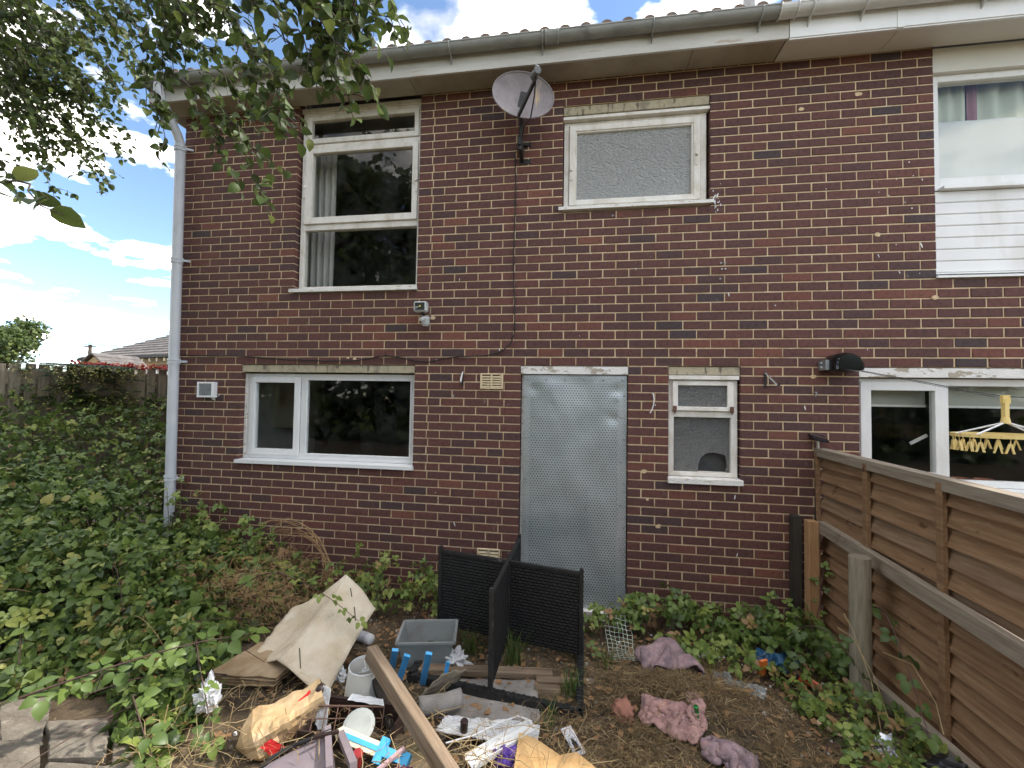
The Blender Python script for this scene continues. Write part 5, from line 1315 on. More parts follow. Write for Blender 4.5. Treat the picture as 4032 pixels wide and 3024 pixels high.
# small gabled outbuilding in front of it
ob = thing('stone_outbuilding', (-13.8, 9.7, 0), 'small gabled stone outbuilding in front of the bungalow', 'outbuilding')
ox, oy = -13.85, 9.55
m = MB(); m.prism([(ox - .8, oy, 0), (ox + .8, oy, 0), (ox + .8, oy, 2.62), (ox, oy, 3.2), (ox - .8, oy, 2.62)], (0, 1.5, 0)); part(m, 'wall', M_STONE, ob)
for sg_ in (-1, 1):
    for k in range(5):
        t0, t1 = k / 5, (k + 1.15) / 5; p0, p1 = (ox + sg_ * .95 * (1 - t0), 2.53 + .74 * t0 + .03), (ox + sg_ * .95 * (1 - min(1, t1)), 2.53 + .74 * min(1, t1))
        m = MB(); m.prism([(p0[0], oy - .12, p0[1]), (p0[0], oy - .12, p0[1] + .05), (p1[0], oy - .12, p1[1] + .05), (p1[0], oy - .12, p1[1])], (0, 1.7, 0)); part(m, 'slate_course', M_SLATE, ob)
pole = thing('telegraph_pole', (-29.7, 21.25, 0), 'distant telegraph pole with thin wires against the clouds', 'telegraph pole')
m = MB(); m.tube([(-29.7, 21.25, 0), (-29.7, 21.25, 5.15)], [.13, .10], 8); part(m, 'post', M_BARK, pole)
m = MB(); m.bar((-30.0, 21.12, 5.0), (-29.4, 21.38, 5.0), .08, .08); part(m, 'crossarm', M_BARK, pole)
for dz in (0, .12):
    m = MB(); m.tube([(-29.7, 21.25, 5.1 + dz), (-38, 19.5, 6.6 + dz), (-52, 17, 9.4 + dz)], .03, 4); m.tube([(-29.7, 21.25, 5.1 + dz), (-24, 20.4, 4.65 + dz), (-17, 19.5, 4.6 + dz)], .022, 4); part(m, 'wire', M_CABLE, pole)
# ------------------------------------------------------------------ dumped rubbish and garden litter
RB = random.Random(101)
def lerp4(a, b, c, d, u, v):
    a, b, c, d = map(Vector, (a, b, c, d)); return (a * (1 - u) + b * u) * (1 - v) + (d * (1 - u) + c * u) * v
def cloth(corners, nu=24, nv=18, amp=.02, fr=6, seed=0, rag=.012, fold=0, minz=True):
    m = MB()
    def fn(u, v):
        p = lerp4(*corners, u, v); e = min(u, 1 - u, v, 1 - v)
        p = p + V(rag * nz(v * 9, u * 9, seed), rag * nz(u * 9, v * 7, seed + 3), 0) * (1 if e < .03 else .3)
        p.z += amp * fbm(u * fr, v * fr, seed, 3) + fold * abs(math.sin(u * 7 + v * 3 + seed))
        if minz: p.z = max(p.z, gz(p.x, p.y) + .004)
        return tuple(p)
    m.grid(fn, nu, nv); return m
def blob(c, rad, seed=0, amp=.35, fr=2.0, sub_=3, sharp=True):
    bm = bmesh.new(); bmesh.ops.create_icosphere(bm, subdivisions=sub_, radius=1); c = Vector(c); r = Vector(rad)
    for v in bm.verts:
        d = v.co.copy(); k = 1 + amp * (mnoise.noise(d * fr + V(seed, 0, 0)) if not sharp else (2 * abs(mnoise.noise(d * fr + V(seed, 0, 0))) - .35)) + .4 * amp * mnoise.noise(d * fr * 2.6 + V(0, seed, 0))
        q = Vector((d.x * r.x, d.y * r.y, d.z * r.z)) * k; q.z = max(q.z, -r.z * .55); v.co = c + q
    bm.verts.ensure_lookup_table(); m = MB(); m.add([v.co for v in bm.verts], [[v.index for v in f.verts] for f in bm.faces]); bm.free(); return m
def one(m, name, mt, label, cat, loc, group=None, smooth=False):
    o = m.build(name, mt, None, smooth, loc=loc); return tag(o, label, cat, group)

# ground heights on a fine grid, for draping
_gx = np.arange(2.0, 6.0, .02); _gy = np.arange(-2.6, .1, .02)
_G = np.array([[gz(x, y) for x in _gx] for y in _gy])
def gzv(x, y):
    i = np.clip(((x - 2.0) / .02).astype(int), 0, len(_gx) - 1); j = np.clip(((y + 2.6) / .02).astype(int), 0, len(_gy) - 1); return _G[j, i]
def drape(corners, nu, nv, slack, seed, lift=.03, bend=.25, steps=55, thick_=.010, hump=None):
    """a limp sheet larger than the quad it is pushed into: it settles on the ground in folds"""
    r = np.random.default_rng(seed); C_ = [np.array(c, float) for c in corners]
    U, Vv = np.meshgrid(np.linspace(0, 1, nu), np.linspace(0, 1, nv))
    P = ((1 - U) * (1 - Vv))[..., None] * C_[0] + (U * (1 - Vv))[..., None] * C_[1] + (U * Vv)[..., None] * C_[2] + ((1 - U) * Vv)[..., None] * C_[3]
    lu = np.linalg.norm(np.diff(P[:, :, :2], axis=1), axis=2).mean() * slack[0]; lv = np.linalg.norm(np.diff(P[:, :, :2], axis=0), axis=2).mean() * slack[1]
    k1, k2 = r.uniform(2, 4, 2); ph = r.uniform(0, 6, 4)
    P[..., 2] = gzv(P[..., 0], P[..., 1]) + .035 + lift * (1 + np.sin(U * k1 * 5 + Vv * k2 * 2 + ph[0]) + .8 * np.sin(Vv * 9 - U * 4 + ph[1]) + .5 * np.sin(U * 13 + Vv * 11 + ph[2]))
    if hump is not None: P[..., 2] += hump * np.sin(np.pi * U) * np.sin(np.pi * Vv)
    P[..., :2] += r.normal(0, .003, P[..., :2].shape); Q = P.copy()
    def con(a, b, L, k):
        d = b - a; n = np.linalg.norm(d, axis=-1, keepdims=True) + 1e-9; c = d * (1 - L / n) * .5 * k; return c
    ld = math.hypot(lu, lv)
    for t in range(steps):
        vel = (P - Q) * .85; Q = P.copy(); P = P + np.clip(vel, -.004, .004); P[..., 2] -= .00025
        for _ in range(6):
            for par in (0, 1):
                c = con(P[:, par:-1:2], P[:, par + 1::2], lu, 1.0); P[:, par:-1:2] += c; P[:, par + 1::2] -= c
                c = con(P[par:-1:2], P[par + 1::2], lv, 1.0); P[par:-1:2] += c; P[par + 1::2] -= c
            c = con(P[:-1, :-1], P[1:, 1:], ld, .35); P[:-1, :-1] += c * .5; P[1:, 1:] -= c * .5
            c = con(P[1:, :-1], P[:-1, 1:], ld, .35); P[1:, :-1] += c * .5; P[:-1, 1:] -= c * .5
        c = con(P[:, :-2], P[:, 2:], 2 * lu, bend); P[:, :-2] += c * .5; P[:, 2:] -= c * .5
        c = con(P[:-2], P[2:], 2 * lv, bend); P[:-2] += c * .5; P[2:] -= c * .5
        g = gzv(P[..., 0], P[..., 1]) + thick_; hit = P[..., 2] < g
        P[..., 2] = np.where(hit, g, P[..., 2]); P[hit, :2] = Q[hit, :2] * .9 + P[hit, :2] * .1
    m = MB(); m.v = [tuple(q) for q in P.reshape(-1, 3)]
    for j in range(nv - 1):
        for i in range(nu - 1): m.f.append((j * nu + i, j * nu + i + 1, (j + 1) * nu + i + 1, (j + 1) * nu + i)); m.mi.append(0); m.att.append(0)
    return m
# rattan table frame -------------------------------------------------
rt = thing('rattan_table_frame', (3.34, -.69, .05), 'black woven rattan table base of four crossed panels without its top', 'table')
def rattan_mat():
    mt = mat('black_rattan', [(.010, .010, .010), (.020, .019, .019)], rough=.68, scale=30, spec=.25)
    t = mt.node_tree; n = t.nodes; l = t.links; b = n['Principled BSDF']
    return mt
M_RAT = rattan_mat()
M_RATF = mat('black_rattan_edge', [(.012, .012, .012), (.03, .03, .03)], rough=.5, scale=40, spots=[(9, .63, .72, (.13, .12, .12))])
ca, sa = math.cos(R(-7.5)), math.sin(R(-7.5)); RC = Vector((3.355, -.69, 0))
def rw(a, b, z): return Vector((RC.x + a * ca + b * .02, RC.y + a * sa + b, z))
W = .535; ZB, ZT = .10, .69
def tilt(a, b): return -.018 * a / W
def panel(a0, b0, a1, b1, z0, z1, name='woven_panel'):
    """one panel: solid core and a real basket weave of flat strands on both faces, framed"""
    m = MB(); p0, p1 = rw(a0, b0, 0), rw(a1, b1, 0); d = (p1 - p0); L = d.length; d.normalize(); nn = Vector((-d.y, d.x, 0))
    o = RC * 0
    def at_(s, z, off): return p0 + d * s + nn * off + V(0, 0, z + tilt(a0 + (a1 - a0) * s / L, 0))
    core = [at_(0, z0, 0), at_(L, z0, 0), at_(L, z1, 0), at_(0, z1, 0)]
    m.prism([q - nn * .006 for q in core], nn * .012)
    nr = int((z1 - z0) / .0215); nc = int(L / .036)
    for sd in (-1, 1):
        for r in range(nr):
            za = z0 + (r + .06) * (z1 - z0) / nr; zb = z0 + (r + .92) * (z1 - z0) / nr; zm = (za + zb) / 2
            for c_ in range(nc + 1):
                s0 = max(0, (c_ - .5 * (r % 2)) * L / nc); s1 = min(L, (c_ + 1 - .5 * (r % 2)) * L / nc)
                if s1 - s0 < .004: continue
                sm = (s0 + s1) / 2
                q = [at_(s0, za, sd * .0062), at_(s1, za, sd * .0062), at_(s1, zb, sd * .0062), at_(s0, zb, sd * .0062), at_(sm - (s1 - s0) * .25, zm - .002, sd * .0115), at_(sm + (s1 - s0) * .25, zm - .002, sd * .0115)]
                m.add(q, [(0, 1, 5, 4), (1, 2, 5), (2, 3, 4, 5), (3, 0, 4)])
    w_ = part(m, name, M_RAT, rt)
    return w_
panel(-W + .015, 0, -.02, 0, ZB + .035, ZT - .01); panel(.02, 0, W - .015, 0, ZB + .035, ZT - .01)
panel(0, -W + .015, 0, -.02, ZB + .035, ZT - .01); panel(0, .02, 0, W - .015, ZB + .035, ZT - .01)
for a0, b0, a1, b1 in ((-W, 0, 0, 0), (0, 0, W, 0), (0, -W, 0, 0), (0, 0, 0, W)):
    m = MB(); m.bar(rw(a0, b0, ZT + tilt(a0, 0)), rw(a1, b1, ZT + tilt(a1, 0)), .026, .02); part(m, 'top_rail', M_RATF, rt)
for a, b in ((-W, 0), (W, 0), (0, -W), (0, W), (0, 0)):
    m = MB(); m.bar(rw(a, b, ZB - .01), rw(a, b, ZT + (.035 if (a, b) != (0, 0) else .008) + tilt(a, 0)), .028, .028, (1, 0, 0)); part(m, 'upright', M_RATF, rt)
for a0, b0, a1, b1 in ((-W, -W, W, -W), (-W, W, W, W), (-W, -W, -W, W), (W, -W, W, W)):
    m = MB(); p, q = rw(a0, b0, .098), rw(a1, b1, .098); d = (q - p).normalized()
    m.bar(p - d * .014, q + d * .014 if b0 == b1 else q - d * .015, .042, .042)
    n_ = 34      # weave bumps along the bar
    for k in range(n_):
        c = p + (q - p) * ((k + .5) / n_); m.obox(c + V(0, 0, .0225 if k % 2 else .0195), d * .010, d.cross(V(0, 0, 1)) * .0215, V(0, 0, .003))
    part(m, 'base_rail', M_RATF, rt)
# cardboard -----------------------------------------------------------
M_CARD = mat('beige_board', [(.54, .44, .30), (.62, .52, .38), (.68, .59, .46)], rough=.85, scale=5, bump=.25, bscale=70, spots=[(4, .58, .75, (.46, .36, .23)), (30, .66, .75, (.36, .28, .18))])
M_CARD2 = mat('brown_cardboard', [(.30, .20, .11), (.38, .27, .16), (.45, .33, .21)], rough=.9, scale=9, bump=.3, bscale=60)
A1, Rb, Rt, Bt, Ll, Lt = (2.17, -.83, .56), (2.02, -1.36, .235), (2.43, -.88, .36), (2.45, -1.52, .13), (1.75, -1.22, .15), (1.80, -.93, .32)
cb = thing('cardboard_sheet', (2.1, -1.2, .1), 'large beige board sheet folded into a tent shape', 'cardboard')
m = MB()
def ridge(v):
    p = Vector(A1) * (1 - v) + Vector(Rb) * v; s = math.sin(math.pi * v); return p + V(.008 * s, 0, -.03 * s)
def rfn(u, v):
    e = Vector(Rt) * (1 - v) + Vector(Bt) * v; s = math.sin(math.pi * v); e = e + V(-.05 * s, 0, -.05 * s)
    p = ridge(v) * (1 - u) + e * u; p.z += .018 * math.sin(math.pi * u) + .014 * u * fbm(u * 3, v * 3, 9); return tuple(p)
def lfn(u, v):
    e = Vector(Lt) * (1 - v) + Vector(Ll) * v; p = e * (1 - u) + ridge(v) * u
    p.z -= .05 * math.sin(math.pi * u) * (.5 + .5 * math.sin(math.pi * v)) - .03 * (1 - u) * fbm(u * 4, v * 4, 5); return tuple(p)
m.grid(rfn, 14, 24, flip=True); o = part(m, 'right_flap', M_CARD, cb, smooth=True); solidify(o, .007)
m = MB(); m.grid(lfn, 14, 24, flip=True); o = part(m, 'left_flap', M_CARD, cb, smooth=True); solidify(o, .007)
for u0, v0, u1, v1 in ((.3, .07, .45, .12), (.62, .16, .80, .22), (.18, .80, .42, .93)):
    m = MB(); p, q = Vector(rfn(u0, v0)), Vector(rfn(u1, v1)); m.bar(p + V(0, -.004, .006), q + V(0, -.004, .006), .005, .003); part(m, 'slot', M_DARKW, cb)
for i in range(4):
    z = .10 + i * .018; dx_ = RB.uniform(-.02, .02)
    m = cloth([(1.62 + dx_, -1.47, z + .02), (2.03 + dx_, -1.40, z), (2.10 + dx_, -1.15, z + .03), (1.70 + dx_, -1.12, z + .03)], 12, 8, .008, 3, i + 20, .01, 0, False)
    o = one(m, 'cardboard_piece', M_CARD2, 'flattened brown cardboard ' + ['lying lowest under the folded board', 'second from the bottom under the folded board', 'third from the bottom under the folded board', 'uppermost in the flat stack beside the folded board'][i], 'cardboard', (1.85, -1.3, z), 'flattened cardboard stack'); solidify(o, .006)
oc = [(3.57, -1.60, .175), (3.66, -1.615, .165), (3.78, -1.68, .155), (3.86, -1.655, .16), (3.93, -1.72, .165), (4.03, -1.80, .155), (4.05, -1.95, .17), (3.58, -1.98, .18)]
m = MB(); m.prism(oc[:3] + [(3.74, -1.97, .215), oc[7]], (0, 0, .004)); m.prism([oc[2], oc[3], oc[4], oc[5], oc[6], (3.74, -1.97, .215)], (0, 0, .004))
o = one(m, 'cardboard_piece', mat('orange_card', [(.48, .29, .12), (.55, .36, .17)], rough=.85, scale=6, spots=[(9, .6, .75, (.36, .21, .09))]), 'torn orange-tan cardboard at the bottom edge below the leaflet', 'cardboard', (3.8, -1.75, .15))
# paper bag -----------------------------------------------------------
pb = thing('paper_bag', (2.40, -1.76, .1), 'crumpled brown paper bag with red print beside the wire rack', 'paper bag')
M_BAG = mat('kraft_paper', [(.42, .27, .13), (.52, .36, .19), (.58, .42, .25)], rough=.8, scale=8, bump=.3, bscale=30)
def bagfn(u, v):
    """open crumpled bag lying on its side: u round the bag, v from its bottom to its mouth"""
    ax_ = Vector((2.25, -1.87, .165)) * (1 - v) + Vector((2.53, -1.66, .28)) * v; d_ = Vector((.28, .21, .115)).normalized(); r_1 = d_.cross(V(0, 0, 1)).normalized(); u_1 = r_1.cross(d_)
    a_ = 2 * math.pi * u; c1, s1 = math.cos(a_), math.sin(a_); k = (abs(c1) ** 4 + abs(s1) ** 4) ** -.25; sq = min(1, v / .12) ** .5 * (1.0 - .35 * v)
    fl = 1 + .35 * max(0, v - .8) * 5 * (.5 + nz(u * 6, 2.2)); cr = 1 + .22 * fbm(c1 * 1.7 + 3, s1 * 1.7, v * 4, 3)
    p = ax_ + (r_1 * c1 * .115 + u_1 * s1 * .085) * k * sq * fl * cr - d_ * .05 * (1 - min(1, v / .12)); p.z = max(p.z, .09); return tuple(p)
m = MB(); m.grid(bagfn, 26, 16); o = part(m, 'bag_body', M_BAG, pb); solidify(o, .0015)
M_REDP = mat('red_print', [(.50, .02, .02), (.6, .03, .03)], rough=.5)
m = cloth([(2.36, -1.925, .19), (2.42, -1.90, .135), (2.455, -1.87, .165), (2.40, -1.895, .215)], 6, 5, .008, 4, 2, .004, 0, False); part(m, 'red_print', M_REDP, pb)
m = cloth([(2.44, -1.76, .305), (2.46, -1.75, .28), (2.49, -1.71, .315), (2.475, -1.71, .335)], 6, 5, .005, 4, 3, .004, 0, False); part(m, 'red_print', M_REDP, pb)
# plastic bags and tissue ----------------------------------------------
M_WBAG = mat('white_film', [(.72, .73, .74), (.8, .8, .81)], rough=.35, scale=6)
one(blob((1.86, -1.69, .20), (.055, .05, .085), 2.2, .6, 2.4, 4), 'plastic_bag', M_WBAG, 'crumpled white plastic bag among the bramble leaves', 'plastic bag', (1.86, -1.69, .15))
one(blob((2.36, -1.22, .09), (.045, .03, .04), 3.1, .7, 2.2, 3), 'paper_tissue', M_WBAG, 'small crumpled white tissue right of the folded board', 'tissue', (2.36, -1.22, .08))
one(blob((3.04, -.95, .10), (.075, .05, .06), 5.3, .7, 2.0, 4), 'plastic_bag', M_WBAG, 'torn white plastic scrap beside the grey storage tub', 'plastic bag', (3.04, -.95, .08))
one(blob((5.43, -1.31, .12), (.055, .06, .04), 1.3, .7, 2.6, 3), 'foil_wrapper', M_CHROME, 'crumpled silver wrapper under the right fence rail', 'wrapper', (5.43, -1.31, .1))
one(blob((5.60, -1.47, .16), (.10, .07, .05), 7.3, .4, 2.0, 3), 'plastic_bag', M_BLACKPL, 'black plastic bag in the bottom right corner against the fence', 'plastic bag', (5.6, -1.47, .12))
# white bottle -----------------------------------------------------------
bt = thing('plastic_bottle', (2.28, -.76, .06), 'white plastic bottle lying right of the folded board', 'bottle')
ax = Vector((.205, -.085, .012)).normalized(); p = Vector((2.18, -.715, gz(2.2, -.72) + .045))
m = MB(); m.lathe([(0, .025), (.030, .026), (.037, .04), (.037, .19), (.03, .20), (0, .20)], p, ax, n=18); part(m, 'bottle_body', M_WHITEPL, bt, smooth=True)
m = MB(); m.lathe([(0, -.02), (.016, -.02), (.016, .026), (0, .026)], p, ax, n=12); part(m, 'cap', M_UPVC, bt)
m = MB(); m.lathe([(.0376, .07), (.0376, .16)], p, ax, n=18); part(m, 'label_band', mat('bottle_label', [(.40, .42, .45), (.62, .63, .65)], rough=.5, scale=30), bt)
# storage tub ------------------------------------------------------------
tb = thing('storage_tub', (2.83, -.90, .06), 'grey translucent plastic storage tub behind the blue strips', 'storage tub')
M_TUB = mat('grey_tub', [(.36, .39, .385), (.45, .48, .47)], rough=.4, scale=4, trans=.45, spots=[(7, .56, .75, (.28, .25, .20))])
ct, st = math.cos(R(12)), math.sin(R(12))
def tbp(a, b, z): return (2.835 + a * ct - b * st, -.90 + a * st + b * ct, z)
m = MB()
lo = [tbp(a * .145, b * .105, .065) for a, b in ((-1, -1), (1, -1), (1, 1), (-1, 1))]; hi = [tbp(a * .185, b * .14, .25) for a, b in ((-1, -1), (1, -1), (1, 1), (-1, 1))]
li = [tbp(a * .139, b * .099, .071) for a, b in ((-1, -1), (1, -1), (1, 1), (-1, 1))]; hi2 = [tbp(a * .180, b * .135, .25) for a, b in ((-1, -1), (1, -1), (1, 1), (-1, 1))]
m.add(lo + hi + hi2 + li, [(3, 2, 1, 0)] + [(k, (k + 1) % 4, 4 + (k + 1) % 4, 4 + k) for k in range(4)] + [(4 + k, 4 + (k + 1) % 4, 8 + (k + 1) % 4, 8 + k) for k in range(4)] + [(8 + k, 8 + (k + 1) % 4, 12 + (k + 1) % 4, 12 + k) for k in range(4)] + [(12, 13, 14, 15)])
part(m, 'tub_body', M_TUB, tb)
m = MB()
rim = [Vector(tbp(a * .192, b * .147, .247)) for a, b in ((-1, -1), (1, -1), (1, 1), (-1, 1))]
for k in range(4): m.bar(rim[k], rim[(k + 1) % 4], .016, .014)
part(m, 'rim', M_TUB, tb)
# lampshade --------------------------------------------------------------
ls = thing('lampshade', (2.66, -1.47, .07), 'off-white drum lampshade standing in the rubbish', 'lampshade')
M_SHADE = mat('cream_shade', [(.70, .68, .60), (.78, .76, .69)], rough=.7, scale=4)
axl = Vector((.04, -.03, 1)).normalized(); bl = Vector((2.655, -1.47, .075))
m = MB(); m.lathe([(.118, 0), (.090, .27), (.088, .27), (.116, 0)], bl, axl, n=32, closed=True); part(m, 'shade', M_SHADE, ls, smooth=False); autosmooth(ls.children[0], 40)
m = MB(); m.lathe([(.0905, .262), (.0925, .266), (.0905, .272), (.087, .272), (.087, .262)], bl, axl, n=32, closed=True)
for k in range(3): m.tube([bl + axl * .24, bl + axl * .25 + Vector((math.cos(k * 2.1), math.sin(k * 2.1), 0)) * .088], .002, 5)
m.lathe([(.015, .236), (.018, .236), (.018, .244), (.015, .244)], bl, axl, n=12, closed=True); part(m, 'wire_ring', M_WHITEPL, ls)
# timber -----------------------------------------------------------------
M_PLANK = woodmat('weathered_plank', [(.13, .09, .057), (.23, .165, .11), (.32, .245, .17)], (.6, 9, 9), 5, [(4, .64, .72, (.10, .065, .04), (.5, 3, 3))])
def plank(p, q, wd, ht, up, name, label, m_=M_PLANK, cat='plank'):
    p, q = Vector(p), Vector(q); d = q - p; L = d.length; c = (p + q) / 2
    m = MB(); m.cbox(-L / 2, L / 2, -wd / 2, wd / 2, -ht / 2, ht / 2, .004); o = m.build(name, m_)
    d.normalize(); u = Vector(up); u = (u - d * u.dot(d)).normalized(); r = u.cross(d)
    o.matrix_world = Matrix(((d.x, r.x, u.x, c.x), (d.y, r.y, u.y, c.y), (d.z, r.z, u.z, c.z), (0, 0, 0, 1)))
    return tag(o, label, cat)
plank((2.70, -1.49, .43), (3.42, -2.06, .215), .058, .082, (.45, -.2, 1), 'timber_plank', 'thick weathered timber post slanting across the rubbish heap')
plank((2.73, -1.50, .30), (2.92, -1.66, .13), .04, .05, (.2, -.4, 1), 'timber_offcut', 'dark broken timber piece under the slanting post', M_DARKW)
plank((2.80, -1.055, .085), (3.70, -.935, .075), .07, .04, (0, 0, 1), 'timber_batten', 'long pale weathered batten lying behind the grey carpet', M_GREYW if False else M_PLANK)
plank((3.60, -1.02, .075), (4.05, -.965, .07), .055, .035, (0, 0, 1), 'timber_batten', 'short pale batten lying right of the rattan frame leg', M_PLANK)
plank((3.60, -1.10, .07), (3.76, -1.09, .07), .06, .05, (.1, .2, 1), 'timber_offcut', 'pale wedge of wood next to the grey carpet', M_PLANK)
plank((5.19, -1.13, .105), (5.40, -1.36, .125), .075, .012, (0, 0, 1), 'board_offcut', 'pale beige board offcut lying near the right fence', mat('pale_board', [(.48, .36, .22), (.55, .43, .28)], rough=.8, scale=6))
plank((4.62, -.50, .07), (4.90, -.46, .06), .09, .02, (.1, -.2, 1), 'board_offcut', 'broken white board half hidden under bramble by the wall', mat('grubby_white_board', [(.5, .48, .44), (.6, .58, .53)], rough=.8, scale=8))
# blue strips ------------------------------------------------------------
M_BLUE = mat('sky_blue_plastic', [(.08, .42, .80), (.12, .48, .85)], rough=.35, scale=4)
for i, (a, b) in enumerate([((2.672, -1.13, .10), (2.745, -1.25, .31)), ((2.762, -1.23, .10), (2.84, -1.292, .31)), ((2.915, -1.22, .10), (2.99, -1.33, .36)), ((3.035, -1.165, .09), (3.055, -1.15, .21))]):
    a, b = Vector(a), Vector(b); d = (b - a).normalized(); cv = CAM - a; u = (cv - d * cv.dot(d)).normalized(); r = d.cross(u); wd = .038 if i < 3 else .024
    m = MB(); m.bar(a, b, wd, .003, u); m.bar(a + r * wd * .46 + u * .006, b + r * wd * .46 + u * .006, .003, .012, u); m.bar(a - r * wd * .46 + u * .006, b - r * wd * .46 + u * .006, .003, .012, u); m.bar(b - d * .002, b + d * .001, wd, .018, u)
    one(m, 'plastic_strip', M_BLUE, 'sky blue plastic channel strip, ' + ['leftmost', 'second from the left', 'tallest and third from the left', 'rightmost and shortest'][i] + ' of the four', 'plastic strip', tuple(a), 'blue strips stuck in the heap')
m = MB(); m.bar((2.80, -1.52, .11), (2.88, -1.58, .11), .03, .02); one(m, 'plastic_strip', M_BLUE, 'stub of blue plastic under the slanting post', 'plastic strip', (2.8, -1.5, .1))
# carpet -----------------------------------------------------------------
M_CARP = mat('grey_carpet', [(.24, .22, .20), (.31, .285, .26), (.36, .33, .30)], rough=.95, scale=7, bump=.6, bscale=220, spots=[(3, .58, .75, (.22, .19, .15))])
M_CARPB = mat('carpet_backing', [(.20, .17, .12), (.27, .23, .17)], rough=.95, scale=40, bump=.5, bscale=200)
m = cloth([(3.02, -1.46, .075), (3.66, -1.38, .07), (3.60, -1.00, .05), (3.12, -1.06, .05)], 30, 22, .008, 3, 40, .008, .006)
o = one(m, 'carpet_offcut', M_CARP, 'flat grey carpet piece lying under the rattan frame', 'carpet', (3.35, -1.2, .08), None, True); solidify(o, .008, 1)
cp = thing('carpet_roll', (3.08, -1.40, .1), 'curled up end of grey carpet left of the rattan frame', 'carpet')
m = MB(); a0, a1 = Vector((2.985, -1.475, .145)), Vector((3.20, -1.36, .145)); d = (a1 - a0).normalized(); u = V(0, 0, 1); r = d.cross(u)
def roll(s, v):
    t = s * 1.65 * 2 * math.pi; rad = .028 + .026 * s; p = a0 + (a1 - a0) * v + (r * math.cos(t) + u * math.sin(t)) * rad * (1 + .08 * nz(v * 4, s * 3)) + r * .02 * math.sin(v * 3); return tuple(p)
m.grid(roll, 60, 12); o = part(m, 'rolled_carpet', M_CARP, cp, smooth=True); solidify(o, .009)
m = cloth([(2.95, -1.36, .12), (3.06, -1.30, .23), (3.20, -1.22, .22), (3.08, -1.24, .11)], 14, 10, .02, 3, 44, .006, 0, False); o = part(m, 'torn_flap', M_CARPB, cp, smooth=True); solidify(o, .008)
# white sheet, tray, purple rag, leaflet ---------------------------------------
m = drape([(3.14, -1.62, 0), (3.655, -1.64, 0), (3.66, -1.45, 0), (3.16, -1.51, 0)], 46, 24, (1.10, 1.15), 23, .03, .35, 40, .06)
o = one(m, 'foam_sheet', mat('white_foam', [(.66, .66, .65), (.74, .74, .73)], rough=.7, scale=9, bump=.3), 'crumpled white foam sheet in front of the grey carpet', 'foam sheet', (3.4, -1.55, .1)); solidify(o, .006)
m = MB(); a, b = Vector((3.36, -1.80, .15)), Vector((3.63, -1.53, .155)); d = (b - a).normalized(); r = d.cross(V(0, 0, 1))
m.bar(a, b, .075, .004); m.bar(a + r * .038 + V(0, 0, .012), b + r * .038 + V(0, 0, .012), .004, .028); m.bar(a - r * .038 + V(0, 0, .012), b - r * .038 + V(0, 0, .012), .004, .028); m.bar(b - d * .002 + V(0, 0, .010), b + d * .002 + V(0, 0, .010), .075, .024)
one(m, 'plastic_tray', M_UPVC2, 'long white plastic channel tray on the foam sheet', 'plastic tray', tuple(a))
m = MB(); m.tube([(3.22, -1.72, .17), (3.35, -1.66, .18), (3.46, -1.57, .19), (3.55, -1.49, .18), (3.62, -1.50, .17), (3.66, -1.56, .15)], .004, 6); one(m, 'bead_string', M_WHITEPL, 'string of white beads curling over the tray', 'bead string', (3.4, -1.6, .17))
one(blob((3.53, -1.71, .13), (.075, .05, .045), 9.1, .5, 2.0, 4), 'purple_cloth', mat('purple_cloth', [(.07, .03, .22), (.10, .045, .30)], rough=.8, scale=9), 'bundle of deep purple cloth at the bottom edge', 'cloth', (3.53, -1.71, .1), None, True)
lt = thing('leaflet', (3.83, -1.53, .1), 'white printed card leaflet standing in the dry grass', 'leaflet')
p0, p1 = Vector((3.775, -1.455, .115)), Vector((3.855, -1.60, .095)); d = (p1 - p0); r = Vector((.052, .02, .012))
m = MB(); m.add([p0, p0 + r, p1 + r, p1, p0 - V(0, 0, .002), p0 + r - V(0, 0, .002), p1 + r - V(0, 0, .002), p1 - V(0, 0, .002)], [(0, 3, 2, 1), (4, 5, 6, 7), (0, 1, 5, 4), (1, 2, 6, 5), (2, 3, 7, 6), (3, 0, 4, 7)]); part(m, 'card', mat('card_white', [(.62, .63, .67), (.7, .7, .73)], rough=.4), lt)
m = MB(); e = V(0, 0, .0012)
for (u0, v0, u1, v1) in ((.30, .56, .70, .80), (.36, .46, .62, .56), (.22, .80, .80, .86)): m.add([p0 + r * u0 + d * v0 + e, p0 + r * u1 + d * v0 + e, p0 + r * u1 + d * v1 + e, p0 + r * u0 + d * v1 + e], [(0, 3, 2, 1)])
part(m, 'print', M_BLACKPL, lt)
# wire rack, crate, plastic chair parts, toy -----------------------------------
wr = thing('wire_rack', (2.65, -1.8, .1), 'rusty brown wire grid rack leaning over the rubbish', 'wire rack')
TL, TR, BR_, BL_ = Vector((2.42, -1.77, .29)), Vector((2.885, -1.70, .29)), Vector((2.90, -1.80, .08)), Vector((2.46, -1.95, .08))
M_RUST = mat('rusty_wire', [(.10, .055, .04), (.16, .09, .065)], rough=.75, scale=30)
for k in range(9):
    m = MB(); a = TL + (TR - TL) * (k / 8); b = BL_ + (BR_ - BL_) * (k / 8); m.tube([a, (a + b) / 2 + V(0, -.004, .003), b], .0030, 6); part(m, 'wire', M_RUST, wr)
for k in range(6):
    m = MB(); m.tube([TL + (BL_ - TL) * (k / 5), TR + (BR_ - TR) * (k / 5)], .0030 if k else .005, 6); part(m, 'wire', M_RUST, wr)
cr2 = thing('plastic_crate', (2.72, -1.70, .05), 'dark brown plastic crate half buried behind the wire rack', 'crate')
M_BRPL = mat('dark_brown_plastic', [(.028, .016, .014), (.045, .028, .024)], rough=.45, scale=6)
